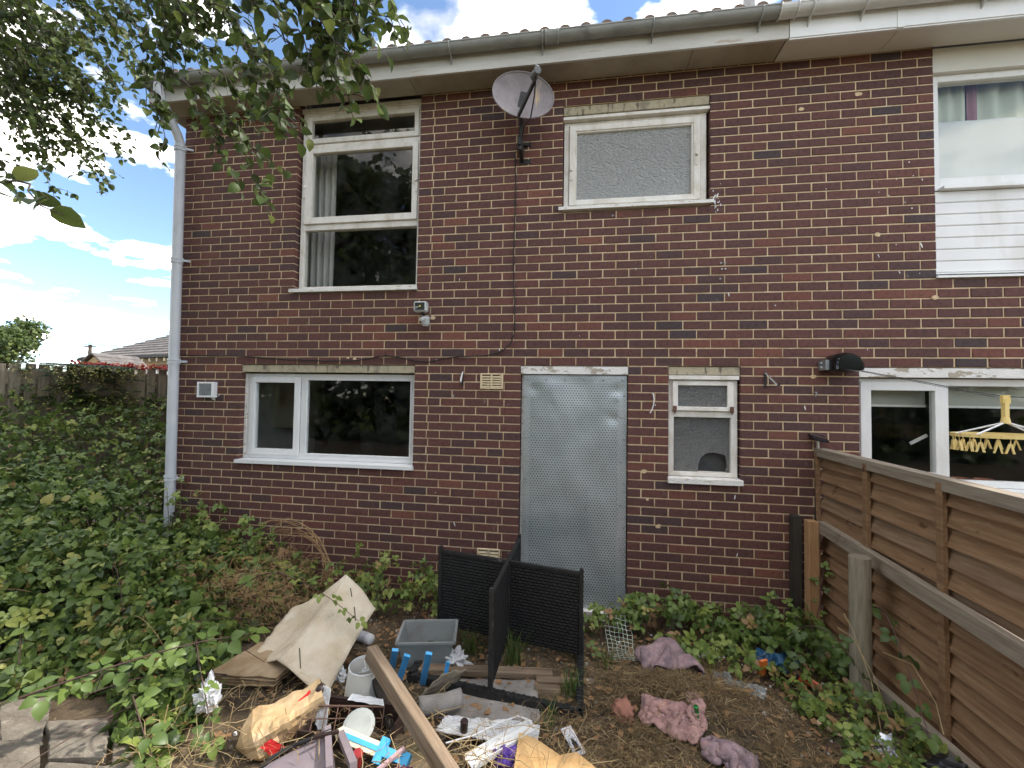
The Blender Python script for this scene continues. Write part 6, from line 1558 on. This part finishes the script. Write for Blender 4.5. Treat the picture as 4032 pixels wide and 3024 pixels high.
m = MB(); m.box(2.52, 2.95, -1.84, -1.828, .03, .22); m.box(2.52, 2.95, -1.632, -1.62, .03, .24); m.box(2.508, 2.52, -1.84, -1.62, .03, .23); m.box(2.95, 2.962, -1.84, -1.62, .03, .23); m.box(2.52, 2.95, -1.828, -1.632, .03, .04); part(m, 'crate_body', M_BRPL, cr2)
m = MB(); m.cbox(2.50, 2.97, -1.628, -1.612, .236, .256, .004); m.cbox(2.50, 2.97, -1.85, -1.842, .216, .236, .003); part(m, 'rim', M_BRPL, cr2)
m = MB(); m.tube([(2.495, -1.66, .10), (2.52, -1.68, .26), (2.53, -1.70, .34)], [.03, .03, .026], 12); m.lathe([(.026, 0), (.02, .015), (0, .02)], (2.53, -1.70, .34), (.1, -.2, 1), n=12); one(m, 'chair_leg', M_BRPL, 'brown rounded plastic leg sticking up behind the wire rack', 'chair leg', (2.5, -1.66, .1), None, True)
m = cloth([(2.54, -1.76, .20), (2.61, -1.78, .18), (2.60, -1.72, .36), (2.545, -1.70, .36)], 8, 10, .015, 4, 60, .008, 0, False); o = one(m, 'paper_sheet', M_WBAG, 'stained white paper draped over the brown leg', 'paper', (2.57, -1.75, .25)); solidify(o, .002)
m = cloth([(2.66, -1.66, .27), (2.86, -1.645, .255), (2.84, -1.62, .27), (2.67, -1.63, .285)], 8, 5, .008, 4, 61, .006, 0, False); o = one(m, 'paper_sheet', M_WBAG, 'white paper strip lying on the brown crate rim', 'paper', (2.75, -1.64, .27)); solidify(o, .002)
fc = thing('plastic_chair_back', (2.70, -1.98, .2), 'mauve grey plastic chair back with ribs at the bottom edge', 'chair part')
M_MAUVE = mat('mauve_plastic', [(.20, .165, .18), (.26, .215, .235)], rough=.4, scale=4, spots=[(9, .62, .8, (.3, .27, .27))])
m = MB(); m.prism([(2.685, -1.885, .275), (2.47, -2.03, .205), (2.50, -2.16, .24), (2.88, -2.14, .31), (2.78, -2.0, .30)], (0, .006, -.016)); part(m, 'panel', M_MAUVE, fc)
m = MB(); m.bar((2.68, -1.875, .285), (2.845, -2.13, .325), .028, .028); part(m, 'rib', M_MAUVE, fc)
m = MB(); m.bar((2.755, -1.89, .28), (2.93, -2.09, .32), .030, .03); part(m, 'rib', M_MAUVE, fc)
m = MB(); m.bar((2.672, -1.975, .315), (2.76, -1.915, .31), .014, .014); part(m, 'cross_piece', M_BRPL, fc)
m = MB(); m.tube([(2.44, -2.08, .19), (2.49, -2.0, .225), (2.58, -1.955, .26), (2.72, -1.91, .305)], .0095, 8); one(m, 'plastic_tube', M_BLACKPL, 'bent black plastic tube along the mauve chair back', 'tube', (2.5, -2, .2), None, True)
ts = thing('toy_sword', (2.9, -1.88, .2), 'cream and blue foam toy sword lying in the heap', 'toy')
M_CREAM = mat('cream_foam', [(.66, .58, .40), (.72, .64, .46)], rough=.7); M_BLUET = mat('bright_blue_foam', [(.05, .34, .62), (.08, .42, .70)], rough=.6)
p, q = Vector((2.72, -1.875, .27)), Vector((2.945, -1.885, .225)); d = (q - p).normalized(); n1 = Vector((0, -.55, .83)); s_ = d.cross(n1).normalized()
m = MB(); m.prism([p, p + d * .03 - s_ * .028, q - s_ * .028, q + s_ * .028, p + d * .03 + s_ * .028], n1 * .022); part(m, 'blade', M_CREAM, ts)
m = MB(); m.prism([p + d * .035 - s_ * .010 + n1 * .0225, q - s_ * .010 + n1 * .0225, q + s_ * .010 + n1 * .0225, p + d * .035 + s_ * .010 + n1 * .0225], n1 * .003); part(m, 'blade_stripe', M_BLUET, ts)
m = MB(); m.obox(q + d * .018 + n1 * .011, d * .018, s_ * .05, n1 * .014); part(m, 'guard', M_BLUET, ts)
m = MB(); m.obox(q + d * .085 + n1 * .011, d * .05, s_ * .020, n1 * .016); m.obox(q + d * .145 + n1 * .011, d * .013, s_ * .028, n1 * .018); part(m, 'grip', M_BLUET, ts)
m = MB(); m.lathe([(0, 0), (.075, 0), (.078, .006), (.06, .012), (0, .014)], (2.80, -1.80, .255), (.1, -.5, .8), n=20); one(m, 'plate', mat('dull_plate', [(.30, .32, .30), (.38, .40, .38)], rough=.5), 'grey-green plate in the crate behind the toy sword', 'plate', (2.8, -1.8, .25))
m = MB(); m.lathe([(0, 0), (.024, 0), (.024, .06), (.02, .066), (0, .066)], (2.86, -1.93, .19), (.2, -.2, 1), n=14); one(m, 'tin_can', mat('dark_red_tin', [(.22, .02, .025), (.3, .03, .03)], rough=.35), 'small dark red tin under the toy sword', 'tin', (2.86, -1.93, .19))
m = MB(); m.bar((2.97, -1.97, .20), (3.07, -1.88, .25), .018, .012); one(m, 'plastic_rod', mat('pale_pink_plastic', [(.5, .33, .34), (.58, .4, .41)], rough=.4), 'pale pink plastic rod right of the toy sword', 'rod', (3.0, -1.95, .2))
one(blob((3.08, -1.93, .17), (.05, .035, .035), 8.2, .5, 2.3, 3), 'magenta_cloth', mat('magenta_cloth', [(.16, .03, .09), (.22, .05, .13)], rough=.8), 'scrap of dark magenta cloth beside the timber post', 'cloth', (3.08, -1.93, .15))
m = MB(); m.lathe([(0, 0), (.020, 0), (.020, .075), (.016, .08), (0, .08)], (3.28, -1.60, .13), (.05, -.1, 1), n=12); one(m, 'brown_vial', M_BRPL, 'small dark brown tube standing on the foam sheet', 'tube', (3.28, -1.6, .13))
# dark filler: soil and scraps piled under the heap
one(blob((2.80, -1.82, .06), (.42, .22, .10), 3.7, .3, 2.0, 4), 'soil_heap', M_SOIL, 'low heap of dark soil under the crate and toy sword', 'soil heap', (2.8, -1.82, .05), None, True)
# plastic garden mesh by the door ---------------------------------------------
gm_ = thing('garden_mesh', (4.18, -.5, .05), 'pale green plastic garden mesh trailing from the door sill', 'mesh')
M_MESH = mat('pale_green_net', [(.42, .50, .42), (.5, .58, .5)], rough=.5)
def mp_(u, v):
    p = lerp4((4.07, -.22, .17), (4.27, -.27, .17), (4.27, -.74, .035), (4.10, -.73, .035), u, v); p.z = max(gz(p.x, p.y) + .012, p.z - .04 * math.sin(math.pi * v)) + .012 * nz(u * 4, v * 5, 3); p.x += .012 * nz(v * 5, u * 3, 8); return p
for k in range(7):
    m = MB(); m.tube([mp_(k / 6, v / 14) for v in range(15)], .0022, 5, cap=False); part(m, 'strand', M_MESH, gm_)
for k in range(15):
    m = MB(); m.tube([mp_(u / 8, k / 14) for u in range(9)], .0022, 5, cap=False); part(m, 'strand', M_MESH, gm_)
# pink rags --------------------------------------------------------------
M_RAG = mat('pink_rug', [(.24, .13, .13), (.36, .21, .19), (.48, .29, .25)], rough=.95, scale=16, detail=9, bump=.7, bscale=150, bdist=.003, spots=[(5, .56, .70, (.20, .14, .14)), (4, .60, .72, (.13, .095, .065)), (12, .60, .72, (.52, .27, .20)), (75, .56, .64, (.44, .31, .30)), (60, .62, .70, (.14, .10, .11))])
M_RAG2 = mat('mauve_rug', [(.15, .11, .125), (.25, .175, .19), (.36, .24, .24)], rough=.95, scale=16, detail=9, bump=.7, bscale=150, bdist=.003, spots=[(7, .60, .74, (.40, .23, .20)), (4, .58, .72, (.12, .09, .065)), (75, .57, .65, (.36, .28, .29)), (60, .62, .70, (.10, .08, .09))])
def ragm(m, c, label, m_):
    o = one(m, 'rug_scrap', m_, label, 'rug', c, None, True); solidify(o, .011, 1); return o
ragm(drape([(4.24, -1.0, 0), (4.64, -.95, 0), (4.62, -.62, 0), (4.28, -.68, 0)], 44, 38, (1.35, 1.30), 3, .05, .12, 50, .014, .16), (4.45, -.8, .1), 'humped mauve and pink rug behind the dry grass heap', M_RAG2)
ragm(drape([(4.17, -1.36, 0), (4.43, -1.54, 0), (4.56, -1.38, 0), (4.24, -1.21, 0)], 40, 28, (1.16, 1.22), 6, .038, .12, 45, .022, .04), (4.35, -1.4, .1), 'flat salmon pink rug scrap in the middle of the dry grass', M_RAG)
ragm(drape([(4.46, -1.58, 0), (4.70, -1.70, 0), (4.73, -1.56, 0), (4.50, -1.45, 0)], 36, 26, (1.22, 1.45), 9, .045, .12, 45, .022, .06), (4.58, -1.56, .1), 'rolled mauve rug scrap at the bottom edge', M_RAG2)
ragm(drape([(4.44, -1.42, 0), (4.52, -1.44, 0), (4.56, -1.24, 0), (4.46, -1.20, 0)], 18, 26, (1.4, 1.2), 14, .035, .12, 45, .022, .03), (4.5, -1.32, .1), 'narrow pink rug strip beside the green bottle neck', M_RAG)
one(blob((4.12, -1.31, gz(4.12, -1.31) + .02), (.05, .06, .05), 3.3, .7, 2.5, 3), 'dried_fruit_husk', mat('salmon_husk', [(.30, .13, .09), (.40, .19, .13)], rough=.8, scale=8), 'ribbed salmon-brown husk left of the flat pink rug', 'husk', (4.12, -1.31, .1), None, True)
gb = Vector((4.50, -1.375, gz(4.5, -1.375) + .005))
m = MB(); m.lathe([(.028, -.02), (.028, .02), (.012, .045), (.011, .075), (.013, .076), (.013, .084), (0, .084)], gb, (-.25, -.1, 1), n=14); one(m, 'bottle_neck', mat('green_glass', [(.01, .22, .03), (.02, .3, .05)], rough=.08, trans=.4), 'green glass bottle neck poking from the grass', 'bottle', tuple(gb), None, True)
# blue and orange plastic by the wall ------------------------------------
M_NAVY = mat('blue_film', [(.015, .07, .16), (.03, .11, .22)], rough=.3, scale=6)
m = drape([(5.08, -.66, 0), (5.36, -.68, 0), (5.36, -.46, 0), (5.08, -.47, 0)], 34, 28, (1.45, 1.5), 21, .06, .08, 40, .015, .10); o = one(m, 'plastic_bag', M_NAVY, 'torn dark blue plastic bag by the brambles on the right', 'plastic bag', (5.2, -.5, .1)); solidify(o, .002)
M_ORNG = mat('orange_plastic', [(.72, .16, .03), (.8, .22, .05)], rough=.4)
m = MB(); m.obox((5.075, -.70, .125), (.022, .004, .006), (-.003, .006, .003), (.003, -.012, .055)); one(m, 'plastic_scrap', M_ORNG, 'upright bright orange plastic piece in front of the blue bag', 'plastic piece', (5.07, -.7, .1))
m = MB(); m.obox((5.33, -.74, .085), (.035, -.03, .0), (.012, .012, .004), (0, 0, .008)); m.tube([(5.30, -.70, .10), (5.35, -.76, .105), (5.39, -.80, .09)], .012, 6); one(m, 'plastic_toy', mat('orange_red_plastic', [(.5, .06, .02), (.58, .09, .03)], rough=.4), 'orange-red broken plastic toy under the fence brambles', 'plastic piece', (5.33, -.74, .08))
one(blob((5.23, -.98, .10), (.04, .03, .025), 6.6, .6, 2.4, 3), 'plastic_scrap', M_NAVY, 'small crumpled blue scrap near the lower fence rail', 'plastic piece', (5.23, -.98, .1))
one(cloth([(4.72, -.86, .09), (4.98, -.98, .09), (5.02, -.90, .10), (4.74, -.74, .10)], 16, 8, .05, 5, 81, .02, 0), 'plastic_film', mat('clear_film', [(.42, .47, .47), (.55, .58, .58)], rough=.2, trans=.5), 'strip of clear plastic film on the soil behind the grass heap', 'plastic film', (4.87, -.87, .1))
# stone slabs ------------------------------------------------------------
M_SLAB = mat('sandstone_slab', [(.12, .10, .078), (.18, .152, .12), (.24, .21, .168)], rough=.92, scale=5, detail=10, bump=.9, bscale=14, bdist=.025, stretch=(1, 2.2, 1), spots=[(2.4, .55, .7, (.13, .115, .09)), (18, .63, .7, (.34, .31, .26))])
SL = [[(1.075, -1.889), (1.4, -1.832), (1.682, -2.068), (1.41, -2.11), (1.26, -2.01)], [(1.42, -1.838), (1.70, -1.79), (1.83, -2.0), (1.70, -2.06)], [(.66, -1.82), (.88, -1.73), (1.06, -1.87), (1.24, -2.02), (1.02, -2.045), (.85, -1.95)], [(1.04, -2.065), (1.245, -2.035), (1.40, -2.13), (1.55, -2.30), (1.25, -2.30)], [(1.42, -2.13), (1.70, -2.085), (1.84, -2.02), (1.98, -2.20), (1.60, -2.30)], [(.55, -1.98), (.82, -1.95), (1.0, -2.06), (1.2, -2.3), (.8, -2.35)]]
SLN = ['large cracked grey stone slab in the middle of the lower left paving', 'stone slab against the bramble shoots, right of the large slab', 'stone slab farthest back in the lower left paving', 'stone slab at the bottom edge, left of centre of the paving', 'stone slab at the bottom edge, right end of the paving', 'stone slab at the left edge of the paving']
for poly, lab in zip(SL, SLN):
    c = [sum(p[k] for p in poly) / len(poly) for k in (0, 1)]; pts = []
    for i in range(len(poly)):
        a, b = Vector(poly[i]), Vector(poly[(i + 1) % len(poly)])
        for k in range(4):
            q = a + (b - a) * (k / 4); q = Vector(c) + (q - Vector(c)) * .975; pts.append((q.x + .012 * nz(q.x * 11, q.y * 11, 1), q.y + .012 * nz(q.x * 11, q.y * 11, 5)))
    zt = gz(*c) + .045; tx, ty = RB.uniform(-.04, .04), RB.uniform(-.04, .04)
    if tuple(poly[0])[0] < 1.5 and SL.index(poly) == 0: tx, ty = .05, -.05
    n = len(pts); hz = lambda x, y, s: zt + (x - c[0]) * tx + (y - c[1]) * ty + .006 * fbm(x * 7, y * 7, 3)
    vs = [(x, y, hz(x, y, 1) - .008) for x, y in pts] + [(c[0] + (x - c[0]) * .94, c[1] + (y - c[1]) * .94, hz(x, y, 1)) for x, y in pts] + [(c[0] + (x - c[0]) * .5, c[1] + (y - c[1]) * .5, hz(c[0] + (x - c[0]) * .5, c[1] + (y - c[1]) * .5, 1)) for x, y in pts] + [(c[0], c[1], hz(c[0], c[1], 1))] + [(x, y, zt - .07) for x, y in pts]
    fs = []
    for k in range(n):
        q = (k + 1) % n; fs += [(3 * n + 1 + k, 3 * n + 1 + q, q, k), (k, q, n + q, n + k), (n + k, n + q, 2 * n + q, 2 * n + k), (2 * n + k, 2 * n + q, 3 * n)]
    m = MB(); m.add(vs, fs); one(m, 'stone_slab', M_SLAB, lab, 'stone slab', (c[0], c[1], zt - .05), 'sandstone slabs at lower left')

# ------------------------------------------------------------------ dry grass, litter, tufts
def strands(name, n, sampler, mats, lo, hi, wd=.0012, lift=(.0, .05), up=.25, seed=1):
    r = random.Random(seed); m = MB()
    for _ in range(n):
        x, y = sampler(r)
        z = gz(x, y) + r.uniform(*lift); a = r.uniform(0, 6.283); L = r.uniform(lo, hi); b = r.uniform(-.1, up)
        p = Vector((x, y, z)); d = Vector((math.cos(a), math.sin(a), b)) * L; bend = Vector((r.gauss(0, .18), r.gauss(0, .18), r.gauss(.05, .12))) * L
        s = Vector((-math.sin(a), math.cos(a), r.uniform(-.5, .5))) * wd * r.uniform(.7, 1.5)
        q1 = p + d * .5 + bend; q2 = p + d; q1.z = max(q1.z, gz(q1.x, q1.y) + .004); q2.z = max(q2.z, gz(q2.x, q2.y) + .003)
        m.add([p - s, p + s, q1 + s, q1 - s, q2], [(0, 1, 2, 3), (3, 2, 4)], r.randrange(len(mats)))
    o = m.build(name, mats); return tag(o, kind='stuff')
M_HAY = [mat('hay_a', [(.19, .12, .055), (.26, .175, .08)], rough=.9, scale=20), mat('hay_b', [(.12, .075, .035), (.17, .11, .05)], rough=.9, scale=20), mat('hay_c', [(.30, .22, .11), (.37, .28, .15)], rough=.9, scale=20), mat('hay_d', [(.10, .07, .035), (.14, .10, .05)], rough=.9, scale=20)]
def smp_heap(r):
    while True:
        u = r.random()
        if u < .5: x, y = r.gauss(4.42, .26), r.gauss(-1.06, .22)
        elif u < .8: x, y = r.uniform(3.75, 5.15), r.uniform(-1.95, -1.0)
        else: x, y = r.gauss(4.2, .3), r.gauss(-1.6, .16)
        if x > 5.3 or (fbm(x * 2.6, y * 2.6, 5.5) < -.05 and r.random() < .75): continue
        on_rug = (4.2 < x < 4.66 and -1.0 < y < -.62) or (abs((x - 4.35) * .82 + (y + 1.375) * -.57) < .19 and abs((x - 4.35) * .57 + (y + 1.375) * .82) < .11) or (4.46 < x < 4.74 and -1.66 < y < -1.42)
        if not on_rug or r.random() < .16: return x, y
tag(strands('dry_grass', 13000, smp_heap, M_HAY + [M_HAY[1], M_HAY[3]], .02, .10, .0011, (0, .045), .3, 5), 'matted brown dry grass over the heap on the right', 'dry grass')
def smp_bed(r): return r.uniform(2.3, 5.4), r.uniform(-1.6, -.1)
tag(strands('plant_litter', 6500, smp_bed, M_HAY, .015, .06, .0013, (0, .012), .15, 6), 'thin scatter of dead stalks over the bare soil', 'plant litter')
def smp_front(r): return r.uniform(1.7, 3.9), r.uniform(-2.2, -1.5)
tag(strands('straw_litter', 1000, smp_front, [M_HAY[2], M_HAY[0]], .03, .20, .0013, (.02, .16), .5, 7), 'loose straw stalks caught in the rubbish heap', 'straw')
for i in range(18):    # single long dry stalks lying over the heap
    x, y = RB.uniform(2.95, 3.75), RB.uniform(-2.0, -1.62); a = RB.uniform(-.6, 1.2); L = RB.uniform(.15, .38); z = .17 + RB.uniform(0, .08)
    m = MB(); m.tube([(x, y, z), (x + math.cos(a) * L * .5, y + math.sin(a) * L * .5, z + RB.uniform(.0, .06)), (x + math.cos(a) * L, y + math.sin(a) * L, z + RB.uniform(-.04, .03))], [.0022, .002, .0012], 5)
    if i == 0: ds_ = thing('dry_stalk_bundle', (3.3, -1.8, .17), 'long tan dry stalks strewn over the foam sheet and post at the bottom', 'dry stalks')
    part(m, 'stalk', M_HAY[2], ds_)
# small shards and litter leaves
m = MB(); r = random.Random(91); MS = [mat('shard_white', [(.62, .60, .57), (.7, .69, .66)], rough=.7), mat('shard_stone', [(.20, .17, .14), (.3, .26, .21)], rough=.9), mat('shard_dark', [(.05, .04, .03), (.09, .07, .05)], rough=.9), mat('shard_leaf', [(.24, .13, .06), (.32, .19, .09)], rough=.8)]
for i in range(1900):
    x, y = r.uniform(2.0, 5.6), r.uniform(-1.9, -.08); s = r.uniform(.004, .014); k = 3 if r.random() < .55 else (0 if r.random() < .10 else r.choice([1, 1, 2])); z = gz(x, y) + (.006 if k < 3 else r.uniform(.005, .025))
    if k == 0: s *= 1.1
    if k == 3:
        s *= 1.5; a = r.uniform(0, 6.28); c_, s_2 = math.cos(a) * s, math.sin(a) * s; t1, t2 = r.uniform(-.6, .6) * s, r.uniform(-.6, .6) * s
        m.add([(x - c_ * 1.6, y - s_2 * 1.6, z), (x + s_2, y - c_, z + t1), (x + c_ * 1.6, y + s_2 * 1.6, z + .3 * s), (x - s_2, y + c_, z + t2)], [(0, 1, 2), (0, 2, 3)], 3)
    else:
        a = [r.uniform(.6, 1.2) * s for _ in range(5)]; b = r.uniform(0, 6)
        top = [(x + a[q] * .7 * math.cos(b + q * 1.257), y + a[q] * .7 * math.sin(b + q * 1.257), z + s * r.uniform(.3, .7)) for q in range(5)]; bot = [(x + a[q] * math.cos(b + q * 1.257), y + a[q] * math.sin(b + q * 1.257), z - s * .4) for q in range(5)]
        m.add(bot + top, [(5, 6, 7, 8, 9)] + [(q, (q + 1) % 5, 5 + (q + 1) % 5, 5 + q) for q in range(5)], k)
tag(m.build('rubble_litter', MS), 'small stones, shards and dead leaves strewn over the soil', 'litter', None, 'stuff')
M_GRASS = leafmat('grass_blade', [(0, (.05, .10, .02)), (.6, (.10, .17, .04)), (1, (.24, .24, .08))], rough=.5, trans=.3)
def tuft(x, y, n, h, label, seed):
    o = thing('grass_tuft', (x, y, gz(x, y)), label, 'grass tuft', 'grass tufts'); r = random.Random(seed); m = MB()
    for _ in range(n):
        a = r.uniform(0, 6.28); bx, by = x + r.gauss(0, .03), y + r.gauss(0, .03); L = h * r.uniform(.5, 1.1); ln = r.uniform(.15, .7); w_ = .0026
        pts = [Vector((bx + math.cos(a) * ln * L * t * t, by + math.sin(a) * ln * L * t * t, gz(bx, by) + L * t * (1 - .25 * t * ln))) for t in (0, .35, .7, 1)]
        s = Vector((-math.sin(a), math.cos(a), 0)) * w_
        m.add([pts[0] - s, pts[0] + s, pts[1] + s, pts[1] - s, pts[2] + s * .7, pts[2] - s * .7, pts[3]], [(0, 1, 2, 3), (3, 2, 4, 5), (5, 4, 6)], 0, r.random())
    tag(part(m, 'blades', M_GRASS, o, att='tone'), kind='stuff')
tuft(3.42, -.80, 90, .26, 'grass tuft growing through the middle of the rattan frame', 1)
tuft(3.10, -.72, 60, .18, 'grass tuft behind the rattan frame near the storage tub', 2)
tuft(3.82, -1.12, 50, .20, 'grass tuft at the right leg of the rattan frame', 3)
tuft(3.70, -1.42, 18, .18, 'thin grass tuft behind the leaflet', 4)
tuft(4.05, -.80, 26, .16, 'grass tuft beside the green garden mesh', 5)
sg = thing('grass_stalk', (5.5, -1.0, .1), 'tall dry seeding grass stalks leaning by the right fence', 'grass')
for i, pts in enumerate([[(5.45, -1.25, .1), (5.47, -1.12, .35), (5.46, -.98, .55), (5.44, -.93, .62)], [(5.50, -1.28, .1), (5.50, -1.10, .36), (5.47, -.95, .50), (5.42, -.90, .52)], [(5.6, -1.0, .45), (5.62, -1.2, .5), (5.6, -1.38, .42), (5.58, -1.45, .32)]]):
    m = MB(); m.tube(pts, [.002, .002, .0018, .003], 5); part(m, 'stalk', M_HAY[2], sg)
